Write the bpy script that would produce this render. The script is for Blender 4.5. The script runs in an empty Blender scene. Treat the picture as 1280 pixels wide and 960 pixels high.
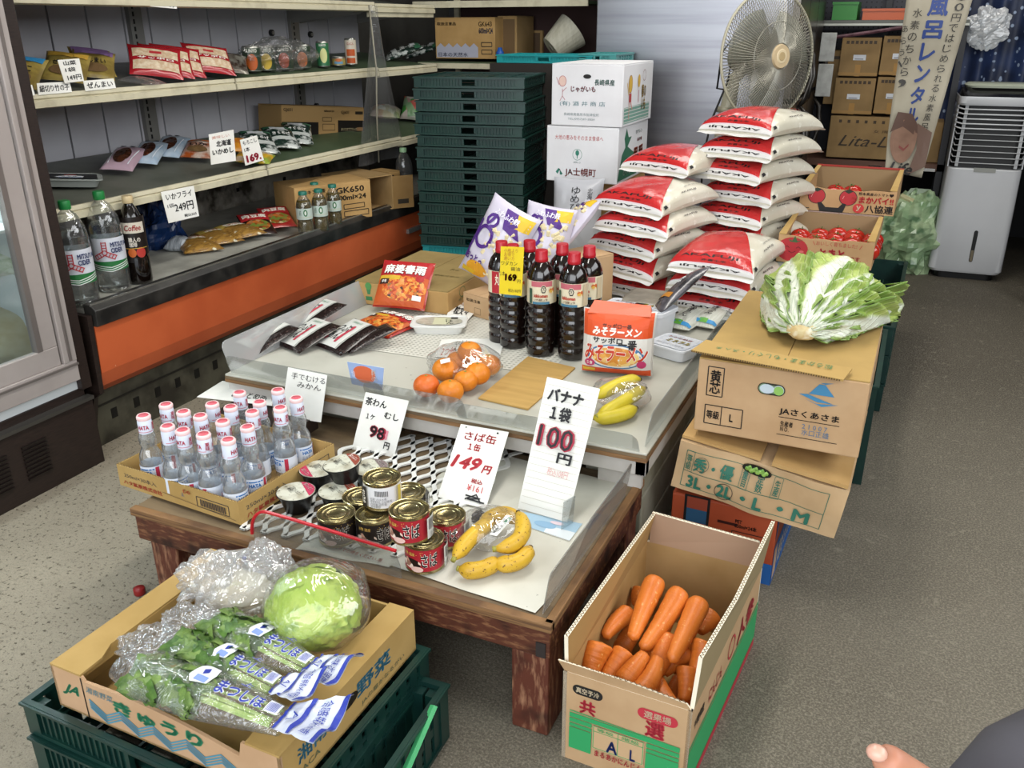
import bpy, bmesh, math, random
import numpy as np
from mathutils import Vector, Matrix, noise
random.seed(7)
D = bpy.data; SC = bpy.context.scene; COL = SC.collection
pi = math.pi
# ---------------------------------------------------------------- camera
F = 1085.0; HC = 1.2
AX = Vector((0.91184251, 0.15410168, -0.38052058)); AY = Vector((0.41052589, -0.34999466, 0.84200489)); AZ = Vector((-0.0034258, -0.9239894, -0.38240274))
cam_d = D.cameras.new('camera'); cam = D.objects.new('camera', cam_d); COL.objects.link(cam); SC.camera = cam
cam_d.sensor_width = 36; cam_d.lens = F/1280*36; cam_d.clip_start = .02
R3 = Matrix(((AX[0], -AX[1], -AX[2]), (AY[0], -AY[1], -AY[2]), (AZ[0], -AZ[1], -AZ[2])))
cam.matrix_world = Matrix.Translation((0, 0, HC)) @ R3.to_4x4()
# ---------------------------------------------------------------- light
wd = D.worlds.new('sky'); SC.world = wd; wd.use_nodes = True
wd.node_tree.nodes['Background'].inputs[0].default_value = (.86, .93, 1, 1); wd.node_tree.nodes['Background'].inputs[1].default_value = 1.0
def area(name, loc, rot, sx, sy, e, col):
    l = D.lights.new(name, 'AREA'); l.shape = 'RECTANGLE'; l.size = sx; l.size_y = sy; l.energy = e; l.color = col
    o = D.objects.new(name, l); COL.objects.link(o); o.location = loc; o.rotation_euler = rot; return o
area('open_shopfront_daylight', (.4, -1.5, 1.9), (math.radians(64), 0, math.radians(6)), 4.2, 2.5, 128, (.95, .98, 1))
area('ceiling_tube_light', (-.7, 1.9, 2.6), (0, 0, math.radians(90)), 2.4, .3, 34, (1, .97, .9))
area('ceiling_tube_light', (-.3, 3.9, 2.5), (0, 0, math.radians(0)), 2.4, .3, 22, (1, .97, .9))
area('side_fill_light', (1.62, 1.6, 1.75), (math.radians(72), 0, math.radians(90)), 3.4, 1.5, 78, (.95, .98, 1))  # unseen fill light added to brighten the display case; this wall has no window
vs = SC.view_settings
vs.view_transform = 'Standard'; vs.look = 'None'; vs.gamma = 1; vs.use_curve_mapping = False; vs.exposure = 0.16
# ---------------------------------------------------------------- helpers
def ray(px, py):
    r = Vector((px-640, py-480, F)); return Vector((r.dot(AX), r.dot(AY), r.dot(AZ)))
def at(px, py, z=None, y=None, x=None, d=None):
    """a point of the room, found on a plane of known height, depth or side"""
    w = ray(px, py)
    if z is not None: t = (z-HC)/w[2]
    elif y is not None: t = y/w[1]
    elif x is not None: t = x/w[0]
    else: t = d/F
    return Vector((w[0]*t, w[1]*t, w[2]*t+HC))
def lin(h):
    h = h.lstrip('#'); r = []
    for i in (0, 2, 4):
        c = int(h[i:i+2], 16)/255; r.append(c/12.92 if c <= .04045 else ((c+.055)/1.055)**2.4)
    return (*r, 1)
MATS = {}
class NB:
    def __init__(s, name):
        s.m = D.materials.new(name); s.m.use_nodes = True; s.t = s.m.node_tree; s.t.nodes.clear()
        s.out = s.n('ShaderNodeOutputMaterial'); s.co = s.n('ShaderNodeTexCoord')
    def n(s, ty, **k):
        x = s.t.nodes.new(ty)
        for a, b in k.items():
            if a.startswith('i_'):
                key = a[2:]; key = int(key) if key.isdigit() else key.replace('_', ' ')
                x.inputs[key].default_value = b
            else: setattr(x, a, b)
        return x
    def l(s, a, b): s.t.links.new(a, b)
    def noise(s, scale, detail=3, stretch=None, coord='Object', rough=.55, dist=0):
        src = s.co.outputs[coord]
        if stretch:
            mp = s.n('ShaderNodeMapping'); mp.inputs['Scale'].default_value = stretch; s.l(src, mp.inputs[0]); src = mp.outputs[0]
        x = s.n('ShaderNodeTexNoise'); x.inputs['Scale'].default_value = scale; x.inputs['Detail'].default_value = detail
        x.inputs['Roughness'].default_value = rough; x.inputs['Distortion'].default_value = dist
        s.l(src, x.inputs['Vector']); return x.outputs['Fac']
    def ramp(s, fac, a, b):
        x = s.n('ShaderNodeMapRange'); x.inputs[1].default_value = a; x.inputs[2].default_value = b; s.l(fac, x.inputs[0]); return x.outputs[0]
    def mix(s, fac, a, b):
        x = s.n('ShaderNodeMix', data_type='RGBA')
        for sock, v in ((0, fac), (6, a), (7, b)):
            if isinstance(v, (tuple, float, int)): x.inputs[sock].default_value = v
            else: s.l(v, x.inputs[sock])
        return x.outputs[2]
def M(name, col='808080', rough=.5, metal=0, c2=None, sc=8, rng=(.4, .65), st=None, c3=None, sc3=60, rng3=(.6, .7), bump=0, bs=40, bd=3, bst=None, emit=0, coat=0, trans=0, ior=1.45, alpha=1, sub=0, spec=.5, det=4, coord='Object'):
    if name in MATS: return MATS[name]
    b = NB(name); p = b.n('ShaderNodeBsdfPrincipled'); b.l(p.outputs[0], b.out.inputs[0])
    c = lin(col)
    if c2: c = b.mix(b.ramp(b.noise(sc, det, st, coord), *rng), c, lin(c2))
    if c3: c = b.mix(b.ramp(b.noise(sc3, 2, None, coord), *rng3), c, lin(c3))
    if isinstance(c, tuple): p.inputs['Base Color'].default_value = c
    else: b.l(c, p.inputs['Base Color'])
    p.inputs['Roughness'].default_value = rough; p.inputs['Metallic'].default_value = metal; p.inputs['IOR'].default_value = ior
    p.inputs['Coat Weight'].default_value = coat; p.inputs['Coat Roughness'].default_value = .12
    p.inputs['Transmission Weight'].default_value = trans; p.inputs['Alpha'].default_value = alpha
    p.inputs['Specular IOR Level'].default_value = spec
    if sub: p.inputs['Subsurface Weight'].default_value = sub; p.inputs['Subsurface Radius'].default_value = (.02, .01, .005)
    if emit: p.inputs['Emission Color'].default_value = lin(col); p.inputs['Emission Strength'].default_value = emit
    if bump:
        bn = b.n('ShaderNodeBump'); bn.inputs['Strength'].default_value = bump; bn.inputs['Distance'].default_value = .004
        b.l(b.noise(bs, bd, bst, coord), bn.inputs['Height']); b.l(bn.outputs[0], p.inputs['Normal'])
    MATS[name] = b.m; return b.m
def film(name, tint='ffffff', gl=.04, white=.02, bump=.5, bs=30, rough=.1, edge=.5):
    """thin clear plastic: see-through, glossy, crinkled"""
    if name in MATS: return MATS[name]
    b = NB(name); tr = b.n('ShaderNodeBsdfTransparent'); tr.inputs[0].default_value = lin(tint)
    g = b.n('ShaderNodeBsdfGlossy'); g.inputs['Roughness'].default_value = rough
    df = b.n('ShaderNodeBsdfDiffuse'); df.inputs[0].default_value = (.9, .9, .9, 1)
    lw = b.n('ShaderNodeLayerWeight'); lw.inputs[0].default_value = .35
    if bump:
        bn = b.n('ShaderNodeBump'); bn.inputs['Strength'].default_value = bump; bn.inputs['Distance'].default_value = .01
        b.l(b.noise(bs, 3, None, 'Object', .6, 1.2), bn.inputs['Height']); b.l(bn.outputs[0], g.inputs['Normal']); b.l(bn.outputs[0], lw.inputs['Normal'])
    ma = b.n('ShaderNodeMath', operation='MULTIPLY_ADD', use_clamp=True); b.l(lw.outputs['Facing'], ma.inputs[0]); ma.inputs[1].default_value = edge; ma.inputs[2].default_value = gl
    m1 = b.n('ShaderNodeMixShader'); b.l(ma.outputs[0], m1.inputs[0]); b.l(tr.outputs[0], m1.inputs[1]); b.l(g.outputs[0], m1.inputs[2])
    m2 = b.n('ShaderNodeMixShader'); m2.inputs[0].default_value = white; b.l(m1.outputs[0], m2.inputs[1]); b.l(df.outputs[0], m2.inputs[2])
    b.l(m2.outputs[0], b.out.inputs[0]); MATS[name] = b.m; return b.m
def food(name, cols, scale=60, rough=.35):
    """mottled print of a food picture: patches of a few colours"""
    if name in MATS: return MATS[name]
    b = NB(name); p = b.n('ShaderNodeBsdfPrincipled'); p.inputs['Roughness'].default_value = rough
    v = b.n('ShaderNodeTexVoronoi'); v.inputs['Scale'].default_value = scale; b.l(b.co.outputs['Object'], v.inputs[0])
    r = b.n('ShaderNodeValToRGB'); r.color_ramp.interpolation = 'LINEAR'; n = len(cols)
    while len(r.color_ramp.elements) < n: r.color_ramp.elements.new(.5)
    for i, c in enumerate(cols): r.color_ramp.elements[i].position = .2+.6*i/max(1, n-1); r.color_ramp.elements[i].color = lin(c)
    sp = b.n('ShaderNodeSeparateColor'); b.l(v.outputs['Color'], sp.inputs[0]); b.l(sp.outputs[0], r.inputs[0])
    b.l(r.outputs[0], p.inputs['Base Color']); b.l(p.outputs[0], b.out.inputs[0]); MATS[name] = b.m; return b.m
def flat(col, rough=.5):
    return M('ink_'+col, col, rough)
class MB:
    def __init__(s): s.v = []; s.f = []; s.mi = []; s.uv = {}; s.T = Matrix.Identity(4); s.k = 0
    def add(s, vs, fs, uv=None):
        o = len(s.v); s.v += [tuple(s.T @ Vector(p)) for p in vs]
        for i, f in enumerate(fs):
            if uv: s.uv[len(s.f)] = [uv[j] for j in f]
            s.f.append([j+o for j in f]); s.mi.append(s.k)
        return s
    def box(s, x0, y0, z0, x1, y1, z1):
        return s.add([(x0,y0,z0),(x1,y0,z0),(x1,y1,z0),(x0,y1,z0),(x0,y0,z1),(x1,y0,z1),(x1,y1,z1),(x0,y1,z1)],
                     [(3,2,1,0),(4,5,6,7),(0,1,5,4),(1,2,6,5),(2,3,7,6),(3,0,4,7)])
    def cbox(s, c, sx, sy, sz): return s.box(c[0]-sx/2, c[1]-sy/2, c[2]-sz/2, c[0]+sx/2, c[1]+sy/2, c[2]+sz/2)
    def prism(s, pts, a, b, ax='y'):
        """2D outline pushed between a and b along an axis"""
        n = len(pts); P = {'y': lambda p, q: (p[0], q, p[1]), 'x': lambda p, q: (q, p[0], p[1]), 'z': lambda p, q: (p[0], p[1], q)}[ax]
        return s.add([P(p, a) for p in pts]+[P(p, b) for p in pts], [list(range(n)), list(range(2*n-1, n-1, -1))]+[(i, i+n, (i+1) % n+n, (i+1) % n) for i in range(n)])
    def lathe(s, prof, n=20, caps=True):
        vs = [(r*math.sin(2*pi*i/n), -r*math.cos(2*pi*i/n), z) for r, z in prof for i in range(n)]
        fs = [(j*n+i, j*n+(i+1) % n, (j+1)*n+(i+1) % n, (j+1)*n+i) for j in range(len(prof)-1) for i in range(n)]
        if caps: fs += [list(range(n-1, -1, -1)), list(range((len(prof)-1)*n, len(prof)*n))]
        return s.add(vs, fs)
    def tube(s, pts, r, n=8, caps=True, flatn=1):
        pts = [Vector(p) for p in pts]; vs = []; up = None
        for i, p in enumerate(pts):
            t = (pts[min(i+1, len(pts)-1)]-pts[max(i-1, 0)]).normalized()
            if up is None: up = t.orthogonal().normalized() if abs(t.z) > .95 else Vector((0, 0, 1))
            a = t.cross(up)
            if a.length < 1e-4: a = t.orthogonal()
            a.normalize(); b = t.cross(a).normalized(); rr = r[i] if isinstance(r, (list, tuple)) else r
            vs += [p+(a*math.cos(2*pi*k/n)+b*math.sin(2*pi*k/n)*flatn)*rr for k in range(n)]
        m = len(pts); fs = [(j*n+i, j*n+(i+1) % n, (j+1)*n+(i+1) % n, (j+1)*n+i) for j in range(m-1) for i in range(n)]
        if caps: fs += [list(range(n-1, -1, -1)), list(range((m-1)*n, m*n))]
        return s.add(vs, fs)
    def grid(s, fn, nu, nv, cu=False, flip=False):
        W = nu if cu else nu+1
        vs = [fn(i/nu, j/nv) for j in range(nv+1) for i in range(W)]
        uv = [(i/nu, j/nv) for j in range(nv+1) for i in range(W)]
        fs = [(j*W+i, j*W+(i+1) % W, (j+1)*W+(i+1) % W, (j+1)*W+i) for j in range(nv) for i in range(nu)]
        if flip: fs = [f[::-1] for f in fs]
        return s.add(vs, fs, uv)
    def ico(s, c, r, sub=2, sq=(1, 1, 1), nz=0, ns=3):
        bm = bmesh.new(); bmesh.ops.create_icosphere(bm, subdivisions=sub, radius=1)
        vs = []
        for v in bm.verts:
            p = v.co.normalized(); k = 1+nz*noise.noise(p*ns+Vector(c)*9) if nz else 1
            vs.append((c[0]+p.x*r*sq[0]*k, c[1]+p.y*r*sq[1]*k, c[2]+p.z*r*sq[2]*k))
        fs = [[v.index for v in f.verts] for f in bm.faces]; bm.free(); return s.add(vs, fs)
    def mesh(s, name, mats, smooth=False):
        me = D.meshes.new(name); me.from_pydata(s.v, [], s.f)
        for m in (mats if isinstance(mats, (list, tuple)) else [mats]): me.materials.append(m)
        me.polygons.foreach_set('material_index', s.mi)
        if smooth: me.polygons.foreach_set('use_smooth', [True]*len(s.f))
        if s.uv:
            ul = me.uv_layers.new(name='UVMap'); L = 0
            for fi, f in enumerate(s.f):
                q = s.uv.get(fi)
                for k in range(len(f)): ul.data[L].uv = q[k] if q else (0, 0); L += 1
        me.update(); return me
    def build(s, name, mats, parent=None, smooth=False, bevel=0, sharp=None):
        me = s.mesh(name, mats, smooth); o = D.objects.new(name, me); COL.objects.link(o)
        if parent: o.parent = parent
        if bevel:
            bv = o.modifiers.new('bevel', 'BEVEL'); bv.width = bevel; bv.segments = 2; bv.limit_method = 'ANGLE'; bv.angle_limit = math.radians(40)
        if smooth and sharp: 
            me.set_sharp_from_angle(angle=math.radians(sharp))
        return o
def obj(name, me, parent=None, loc=(0, 0, 0), rot=(0, 0, 0)):
    o = D.objects.new(name, me); COL.objects.link(o); o.parent = parent; o.location = loc; o.rotation_euler = rot; return o
def tag(o, label, cat, group=None, kind=None):
    if label: o['label'] = label
    if cat: o['category'] = cat
    if group: o['group'] = group
    if kind: o['kind'] = kind
    return o
def thing(name, label, cat, loc=(0, 0, 0), rot=0, group=None):
    o = D.objects.new(name, None); o.empty_display_size = .05; COL.objects.link(o); o.location = loc
    o.rotation_euler = (0, 0, rot) if isinstance(rot, (int, float)) else rot
    return tag(o, label, cat, group)
def struct(name, mb, mat, parent=None, **k):
    o = mb.build(name, mat, parent, **k)
    if not parent: o['kind'] = 'structure'
    return o
def dup(o, parent=None):
    c = o.copy(); COL.objects.link(c); c.parent = parent
    for ch in list(o.children): dup(ch, c)
    return c
GC = {}; _cu = D.curves.new('glyphs', 'FONT'); _cu.resolution_u = 2; _fo = D.objects.new('glyphs', _cu)
def glyphs(body, bold=0, shear=0):
    k = (body, bold, shear)
    if k not in GC:
        _cu.body = body; _cu.offset = 0; _cu.shear = shear; _cu.space_line = .92
        me = _fo.to_mesh(); v = [(p.co.x, p.co.y) for p in me.vertices]; f = [list(p.vertices) for p in me.polygons]; _fo.to_mesh_clear()
        if bold > .015 and v:                                         # heavier strokes: the outline laid down again at small shifts
            b0, n0, f0 = min(bold, .07)*.8, v, f; v, f = list(n0), list(f0)
            sh = [(b0, 0), (-b0, 0), (0, b0), (0, -b0)] if bold < .09 else [(b0*math.cos(q*pi/4), b0*math.sin(q*pi/4)) for q in range(8)]
            for dx, dy in sh:
                o = len(v); v += [(p[0]+dx, p[1]+dy) for p in n0]; f += [[i+o for i in q] for q in f0]
        xs = [p[0] for p in v] or [0, 1]; ys = [p[1] for p in v] or [0, 1]
        x0, x1, y0, y1 = min(xs), max(xs), min(ys), max(ys); w = max(x1-x0, 1e-3); h = max(y1-y0, 1e-3)
        GC[k] = ([((p[0]-x0)/w-.5, (p[1]-y0)/h-.5) for p in v], f)
    return GC[k]
class Decal:
    """flat print laid onto a surface given by mapf(x, y, lift)"""
    def __init__(s, mapf, cell=None, lift=.0006): s.mapf = mapf; s.cell = cell; s.lift = lift; s.it = []; s.mats = []
    def _a(s, v, f, m):
        m = flat(m) if isinstance(m, str) else m
        if m not in s.mats: s.mats.append(m)
        s.it.append((v, f, s.mats.index(m))); return s
    def poly(s, pts, m): return s._a(list(pts), [list(range(len(pts)))], m)
    def rect(s, x0, y0, x1, y1, m): return s.poly([(x0, y0), (x1, y0), (x1, y1), (x0, y1)], m)
    def ell(s, cx, cy, rx, ry, m, n=24): return s.poly([(cx+rx*math.cos(2*pi*i/n), cy+ry*math.sin(2*pi*i/n)) for i in range(n)], m)
    def ring(s, cx, cy, rx, ry, w, m, n=28): return s.line([(cx+rx*math.cos(2*pi*i/n), cy+ry*math.sin(2*pi*i/n)) for i in range(n+1)], w, m)
    def line(s, pts, w, m):
        v = []; n = len(pts)
        for i, p in enumerate(pts):
            a = pts[max(0, i-1)]; b = pts[min(n-1, i+1)]; dx, dy = b[0]-a[0], b[1]-a[1]; L = math.hypot(dx, dy) or 1
            v += [(p[0]-dy/L*w/2, p[1]+dx/L*w/2), (p[0]+dy/L*w/2, p[1]-dx/L*w/2)]
        return s._a(v, [[2*i, 2*i+1, 2*i+3, 2*i+2] for i in range(n-1)], m)
    def frame(s, x0, y0, x1, y1, w, m):
        for a, b in (((x0, y0), (x1, y0)), ((x1, y0), (x1, y1)), ((x1, y1), (x0, y1)), ((x0, y1), (x0, y0))): s.line([a, b], w, m)
        return s
    def text(s, body, cx, cy, w, h, m, bold=.02, shear=0, rot=0):
        v, f = glyphs(body, bold, shear); c, q = math.cos(rot), math.sin(rot)
        return s._a([(cx+x*w*c-y*h*q, cy+x*w*q+y*h*c) for x, y in v], f, m)
    def build(s, parent, name='printing', label=None):
        V = []; Fc = []; MI = []
        for k, (v, f, mi) in enumerate(s.it):
            if s.cell:
                bm = bmesh.new(); bv = [bm.verts.new((p[0], p[1], 0)) for p in v]
                for q in f:
                    try: bm.faces.new([bv[i] for i in q])
                    except ValueError: pass
                bmesh.ops.triangulate(bm, faces=bm.faces[:])
                for _ in range(5):
                    e = [e for e in bm.edges if e.calc_length() > s.cell]
                    if not e: break
                    bmesh.ops.subdivide_edges(bm, edges=e, cuts=1); bmesh.ops.triangulate(bm, faces=[x for x in bm.faces if len(x.verts) > 3])
                bm.verts.index_update(); v = [(p.co.x, p.co.y) for p in bm.verts]; f = [[a.index for a in q.verts] for q in bm.faces]; bm.free()
            o = len(V); V += [tuple(s.mapf(x, y, s.lift+(.00028 if s.cell else .00012)*k)) for x, y in v]; Fc += [[i+o for i in q] for q in f]; MI += [mi]*len(f)
        me = D.meshes.new(name); me.from_pydata(V, [], Fc)
        for m in s.mats: me.materials.append(m)
        me.polygons.foreach_set('material_index', MI); me.update()
        o = obj(name, me, parent)
        if label: o['label'] = label
        return o
def plane_map(o, u, v, n=None):
    o, u, v = Vector(o), Vector(u), Vector(v); n = (Vector(n) if n else u.cross(v)).normalized()
    return lambda x, y, t: o+u*x+v*y+n*t
def cyl_map(R, z0, a0=0):
    return lambda x, y, t: ((R(y) if callable(R) else R)+t, x, y, z0, a0) and Vector((((R(y) if callable(R) else R)+t)*math.sin(a0+x/(R(y) if callable(R) else R)), -((R(y) if callable(R) else R)+t)*math.cos(a0+x/(R(y) if callable(R) else R)), z0+y))
# ---------------------------------------------------------------- common materials
KRAFT = M('kraft_board', 'b5915c', .8, c2='a8844f', sc=9, bump=.08, bs=14)
KRAFT_IN = M('kraft_inside', 'a98a5c', .85, c2='997a4c', sc=6)
KRAFT_PALE = M('kraft_pale', 'bb9a74', .8, c2='b08e68', sc=9, bump=.08, bs=14)
KRAFT_DIM = M('kraft_olive', '96804f', .8, c2='8a7446', sc=9)
EDGE_D = flat('5a4528', .9); EDGE_L = flat('e6dcc6', .9)
WHITECARD = M('white_card', 'dcdcdf', .6, c2='d2d1d4', sc=5)
PAPER = M('paper', 'e8e7e2', .7, c2='dddbd3', sc=6)
CREAM_METAL = M('cream_enamel', 'c9c2a8', .45, c2='a79f86', sc=14, rng=(.5, .8))
GREY_METAL = M('grey_steel', '77766f', .4, .5, c2='605e57', sc=10)
BLACK = M('black_plastic', '0c0c0d', .35); DARKWOOD = M('dark_veneer', '2a1f1b', .45, c2='1d1512', sc=30, st=(1, 1, 12))
WHITEPL = M('white_plastic', 'dfe0dd', .35)
GREENCR = M('dark_green_plastic', '0f2e2a', .34, c2='14372f', sc=20, spec=.6)
CYANCR = M('teal_plastic', '1c8f92', .4)
CLEAR = film('clear_plastic', 'f3f5f5', .05, .05, 0, edge=.35)
LFILM = film('loose_film', 'fbfbfb', .05, .03, .7, 12, .06, .6)
BAGFILM = film('bag_film', 'fafafa', .07, .05, 1.0, 30, .07, .7)
PET = film('pet_film', 'f4f7f7', .07, .03, .25, 20, .06, .75)
# ---------------------------------------------------------------- floor, walls
def floor_mat():
    b = NB('concrete'); p = b.n('ShaderNodeBsdfPrincipled'); p.inputs['Roughness'].default_value = .72; p.inputs['Specular IOR Level'].default_value = .35
    base = b.mix(b.ramp(b.noise(1.3, 5), .35, .7), lin('625c50'), lin('4f4a3f'))
    sep = b.n('ShaderNodeSeparateXYZ'); b.l(b.co.outputs['Object'], sep.inputs[0])
    worn = b.ramp(sep.outputs[0], -.95, -1.45)                        # old rough slab on the left
    base = b.mix(worn, base, b.mix(b.ramp(b.noise(3, 5), .3, .7), lin('a39b89'), lin('888070')))
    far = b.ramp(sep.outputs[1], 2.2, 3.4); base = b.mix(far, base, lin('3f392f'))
    base = b.mix(b.ramp(b.noise(210, 4, None, 'Object', .7), .45, .75), base, lin('8f887a'))
    base = b.mix(b.ramp(b.noise(38, 4, None, 'Object', .75, 1.5), .56, .72), base, lin('7f796b'))
    pit = b.ramp(b.noise(95, 4, None, 'Object', .6), .43, .34); pm = b.n('ShaderNodeMath', operation='MULTIPLY'); b.l(pit, pm.inputs[0]); b.l(worn, pm.inputs[1])
    base = b.mix(pm.outputs[0], base, lin('4a4337'))
    base = b.mix(b.ramp(b.noise(330, 2), .58, .8), base, lin('3d382f'))
    b.l(base, p.inputs['Base Color'])
    bn = b.n('ShaderNodeBump'); bn.inputs['Strength'].default_value = .5; bn.inputs['Distance'].default_value = .004; b.l(b.noise(110, 4), bn.inputs['Height'])
    b.l(bn.outputs[0], p.inputs['Normal']); b.l(p.outputs[0], b.out.inputs[0]); return b.m
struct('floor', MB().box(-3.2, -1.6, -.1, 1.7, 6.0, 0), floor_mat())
WALLM = M('grey_wall', '5c5a55', .8, c2='4a4843', sc=3)
struct('wall_left', MB().box(-3.3, -1.6, 0, -3.2, 6.0, 2.7), WALLM)
struct('wall_right', MB().box(1.7, -1.6, 0, 1.8, 6.0, 2.7), WALLM)
struct('wall_back', MB().box(-3.2, 6.0, 0, 1.7, 6.1, 2.7), M('dark_wall', '3a3a3c', .8))
struct('ceiling', MB().box(-3.3, -1.6, 2.7, 1.8, 6.1, 2.8), M('ceiling_paint', '8f8c84', .8))
# ---------------------------------------------------------------- open display case on the left
CX = -2.06; CY0 = 1.66; CY1 = 4.15
def s1(x): return .712+(-2.2-x)*.09
def s0(x): return 1.012+(-2.3-x)*.14
case = thing('display_case', 'long open chilled display case with orange front and three cream shelves along the left wall', 'display case', (CX, CY0, 0))
def cb(x0, y0, z0, x1, y1, z1): return MB().box(x0-CX, y0-CY0, z0, x1-CX, y1-CY0, z1)
case['label'] = 'long open display case with orange front panel and cream shelves'
# orange front: rounded in towards its foot
prof = [(-2.06, .405), (-2.065, .33), (-2.07, .26), (-2.085, .215), (-2.12, .185), (-2.16, .175), (-2.16, .19), (-2.12, .2), (-2.1, .23), (-2.085, .27), (-2.08, .405)]
m = MB(); n = len(prof)
ORANGE = M('orange_enamel', 'bf5c34', .42, c2='b0502c', sc=4, c3='d8b49a', sc3=45, rng3=(.77, .8), bump=.05, bs=6)
m.add([(x-CX, y, z) for y in (0, 2.42) for x, z in prof], [list(range(n)), list(range(2*n-1, n-1, -1))]+[(i+n, i, (i+1) % n, (i+1) % n+n) for i in range(n)])
m.build('front_panel', ORANGE, case, smooth=False)
m = MB(); m.add([(x-CX, y, z) for y in (2.425, 3.09) for x, z in prof], [list(range(n)), list(range(2*n-1, n-1, -1))]+[(i+n, i, (i+1) % n, (i+1) % n+n) for i in range(n)])
m.build('front_panel', ORANGE, case)
m = MB(); m.prism([(-.03, .40), (.012, .405), (.014, .452), (-.004, .468), (-.035, .468)], 0, CY1-CY0); m2 = MB()
rim = m.build('rim', M('rim_black', '1d1c1b', .35, c2='34322f', sc=12), case, bevel=.003)
# the prism axis runs along y already
cb(-2.067, CY0, .462, -2.062, CY1, .4705).build('edge_strip', M('bright_strip', 'b9b7ae', .25, .8), rim)
cb(-2.73, CY0, .44, -2.095, CY1, .452).build('deck', M('deck_sheet', 'a9a79f', .3, .3, c2='8c8a82', sc=12), case)
kick = cb(-2.2, CY0, 0, -2.15, CY1, .2).build('kickboard', M('kick_metal', '5c5a4d', .5, .3, c2='37342d', sc=9), case)
m = MB(); m.box(-.003, 0, 0, .001, .022, .032); vm = m.mesh('vent_slot', flat('0a0a09'))
for k in range(27): obj('vent_slot', vm, kick, (-2.149-CX, .07+k*.09, .07))
cb(-2.151, CY0, .125, -2.146, CY1, .13).build('seam', flat('25231e'), kick)
# back of the case: upright planks with recessed joints, stained metal below
ys = [y for y in (1.66, 1.95, 2.102, 2.269, 2.429, 2.593, 2.719, 2.881, 3.04, 3.207, 3.377, 3.553, 3.72, 3.882, 4.15)]
wbk = cb(-2.80, CY0, .0, -2.765, CY1, 1.75).build('back_wall', flat('141312'), case)
PANELM = M('pale_panel', 'bdbcc2', .5, c2='b0aeb4', sc=2.5)
for a, c in zip(ys, ys[1:]): cb(-2.765, a+.004, .75, -2.75, c-.004, 1.75).build('back_plank', PANELM, wbk)
wl = cb(-2.765, CY0, .44, -2.74, CY1, .74).build('well_back', M('stained_steel', 'a39c90', .5, .3, c2='3f3930', sc=7, rng=(.45, .6), c3='87817a', sc3=18, rng3=(.5, .7)), case)
m = MB(); m.cbox((0, 0, 0), .004, .016, .016); vm = m.mesh('vent_hole', flat('0a0908'))
for k in range(4):
    for q in range(4): obj('vent_hole', vm, wl, (-2.738-CX, 2.42+k*.33-CY0, .52+q*.05))
# slotted wall rails
RAIL = M('rail_metal', '8b8984', .4, .4)
for y in (2.636, 3.592):
    r = cb(-2.75, y-.03, .76, -2.73, y+.03, 1.7).build('slotted_rail', RAIL, case)
    m = MB()
    for k in range(34): m.cbox((-2.729-CX, y-CY0-.012, .8+k*.026), .003, .006, .016)
    m.build('slots', flat('111111'), r)
for k, (y, z) in enumerate(((3.43, 1.17), (3.72, 1.16), (3.43, .84), (3.72, .83))):
    t = MB(); t.tube([(-.69+.002, y-CY0, z), (-.675, y-CY0, z)], .014, 12); rr = t.build('bolt_ring', flat('1a1a1a'), case)
    t = MB(); t.tube([(-.684, y-CY0, z), (-.671, y-CY0, z)], .008, 10); t.build('bolt_head', RAIL, rr)
# shelves
SHELF = M('shelf_dark', '66685f', .45, .1, c2='55584f', sc=8); SHELF_G = M('shelf_green', '4a5a42', .5, c2='3f4f37', sc=9)
def shelf(xf, z0, zb, y0, y1, top, lip=.03, br=True):
    # board: tilted; front lip in cream enamel
    m = MB(); q = [(xf, z0-.012), (xf, z0-.004), (-2.745, zb), (-2.745, zb-.014)]
    m.add([(x-CX, y-CY0, z) for y in (y0, y1) for x, z in q], [(0, 1, 2, 3), (7, 6, 5, 4), (4, 5, 1, 0), (5, 6, 2, 1), (6, 7, 3, 2), (7, 4, 0, 3)])
    b = m.build('shelf_board', top, case)
    m = MB(); q = [(xf-.012, z0+.006), (xf+.006, z0+.008), (xf+.009, z0-.004), (xf+.004, z0-.008), (xf+.011, z0-.012), (xf+.011, z0-lip), (xf-.012, z0-lip-.004)]
    n = len(q); m.add([(x-CX, y-CY0, z) for y in (y0, y1) for x, z in q], [list(range(n)), list(range(2*n-1, n-1, -1))]+[(i+n, i, (i+1) % n, (i+1) % n+n) for i in range(n)])
    m.build('shelf_lip', CREAM_METAL, b)
    if br:
        for y in (y0+.03, y1-.03):
            m = MB(); m.prism([(-2.735-CX, zb-.02), (xf-CX-.06, z0-.02), (xf-CX-.1, z0-.035), (-2.735-CX, zb-.12)], y-CY0-.002, y-CY0+.002); m.build('bracket', RAIL, b)
shelf(-2.2, .712, .762, 1.66, 2.63, SHELF); shelf(-2.2, .712, .762, 2.64, 3.60, SHELF_G); shelf(-2.2, .706, .756, 3.605, 4.15, SHELF_G)
shelf(-2.3, 1.015, 1.075, 1.66, 2.63, SHELF); shelf(-2.3, 1.015, 1.075, 2.64, 3.60, SHELF_G); shelf(-2.3, 1.01, 1.07, 3.605, 4.15, SHELF_G)
shelf(-2.3, 1.288, 1.33, 1.66, 3.60, SHELF, .028); shelf(-2.3, 1.283, 1.33, 3.605, 4.15, SHELF, .028)
cb(-2.35, 3.62, 1.235, -2.3, 4.15, 1.255).build('valance', CREAM_METAL, case)
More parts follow.
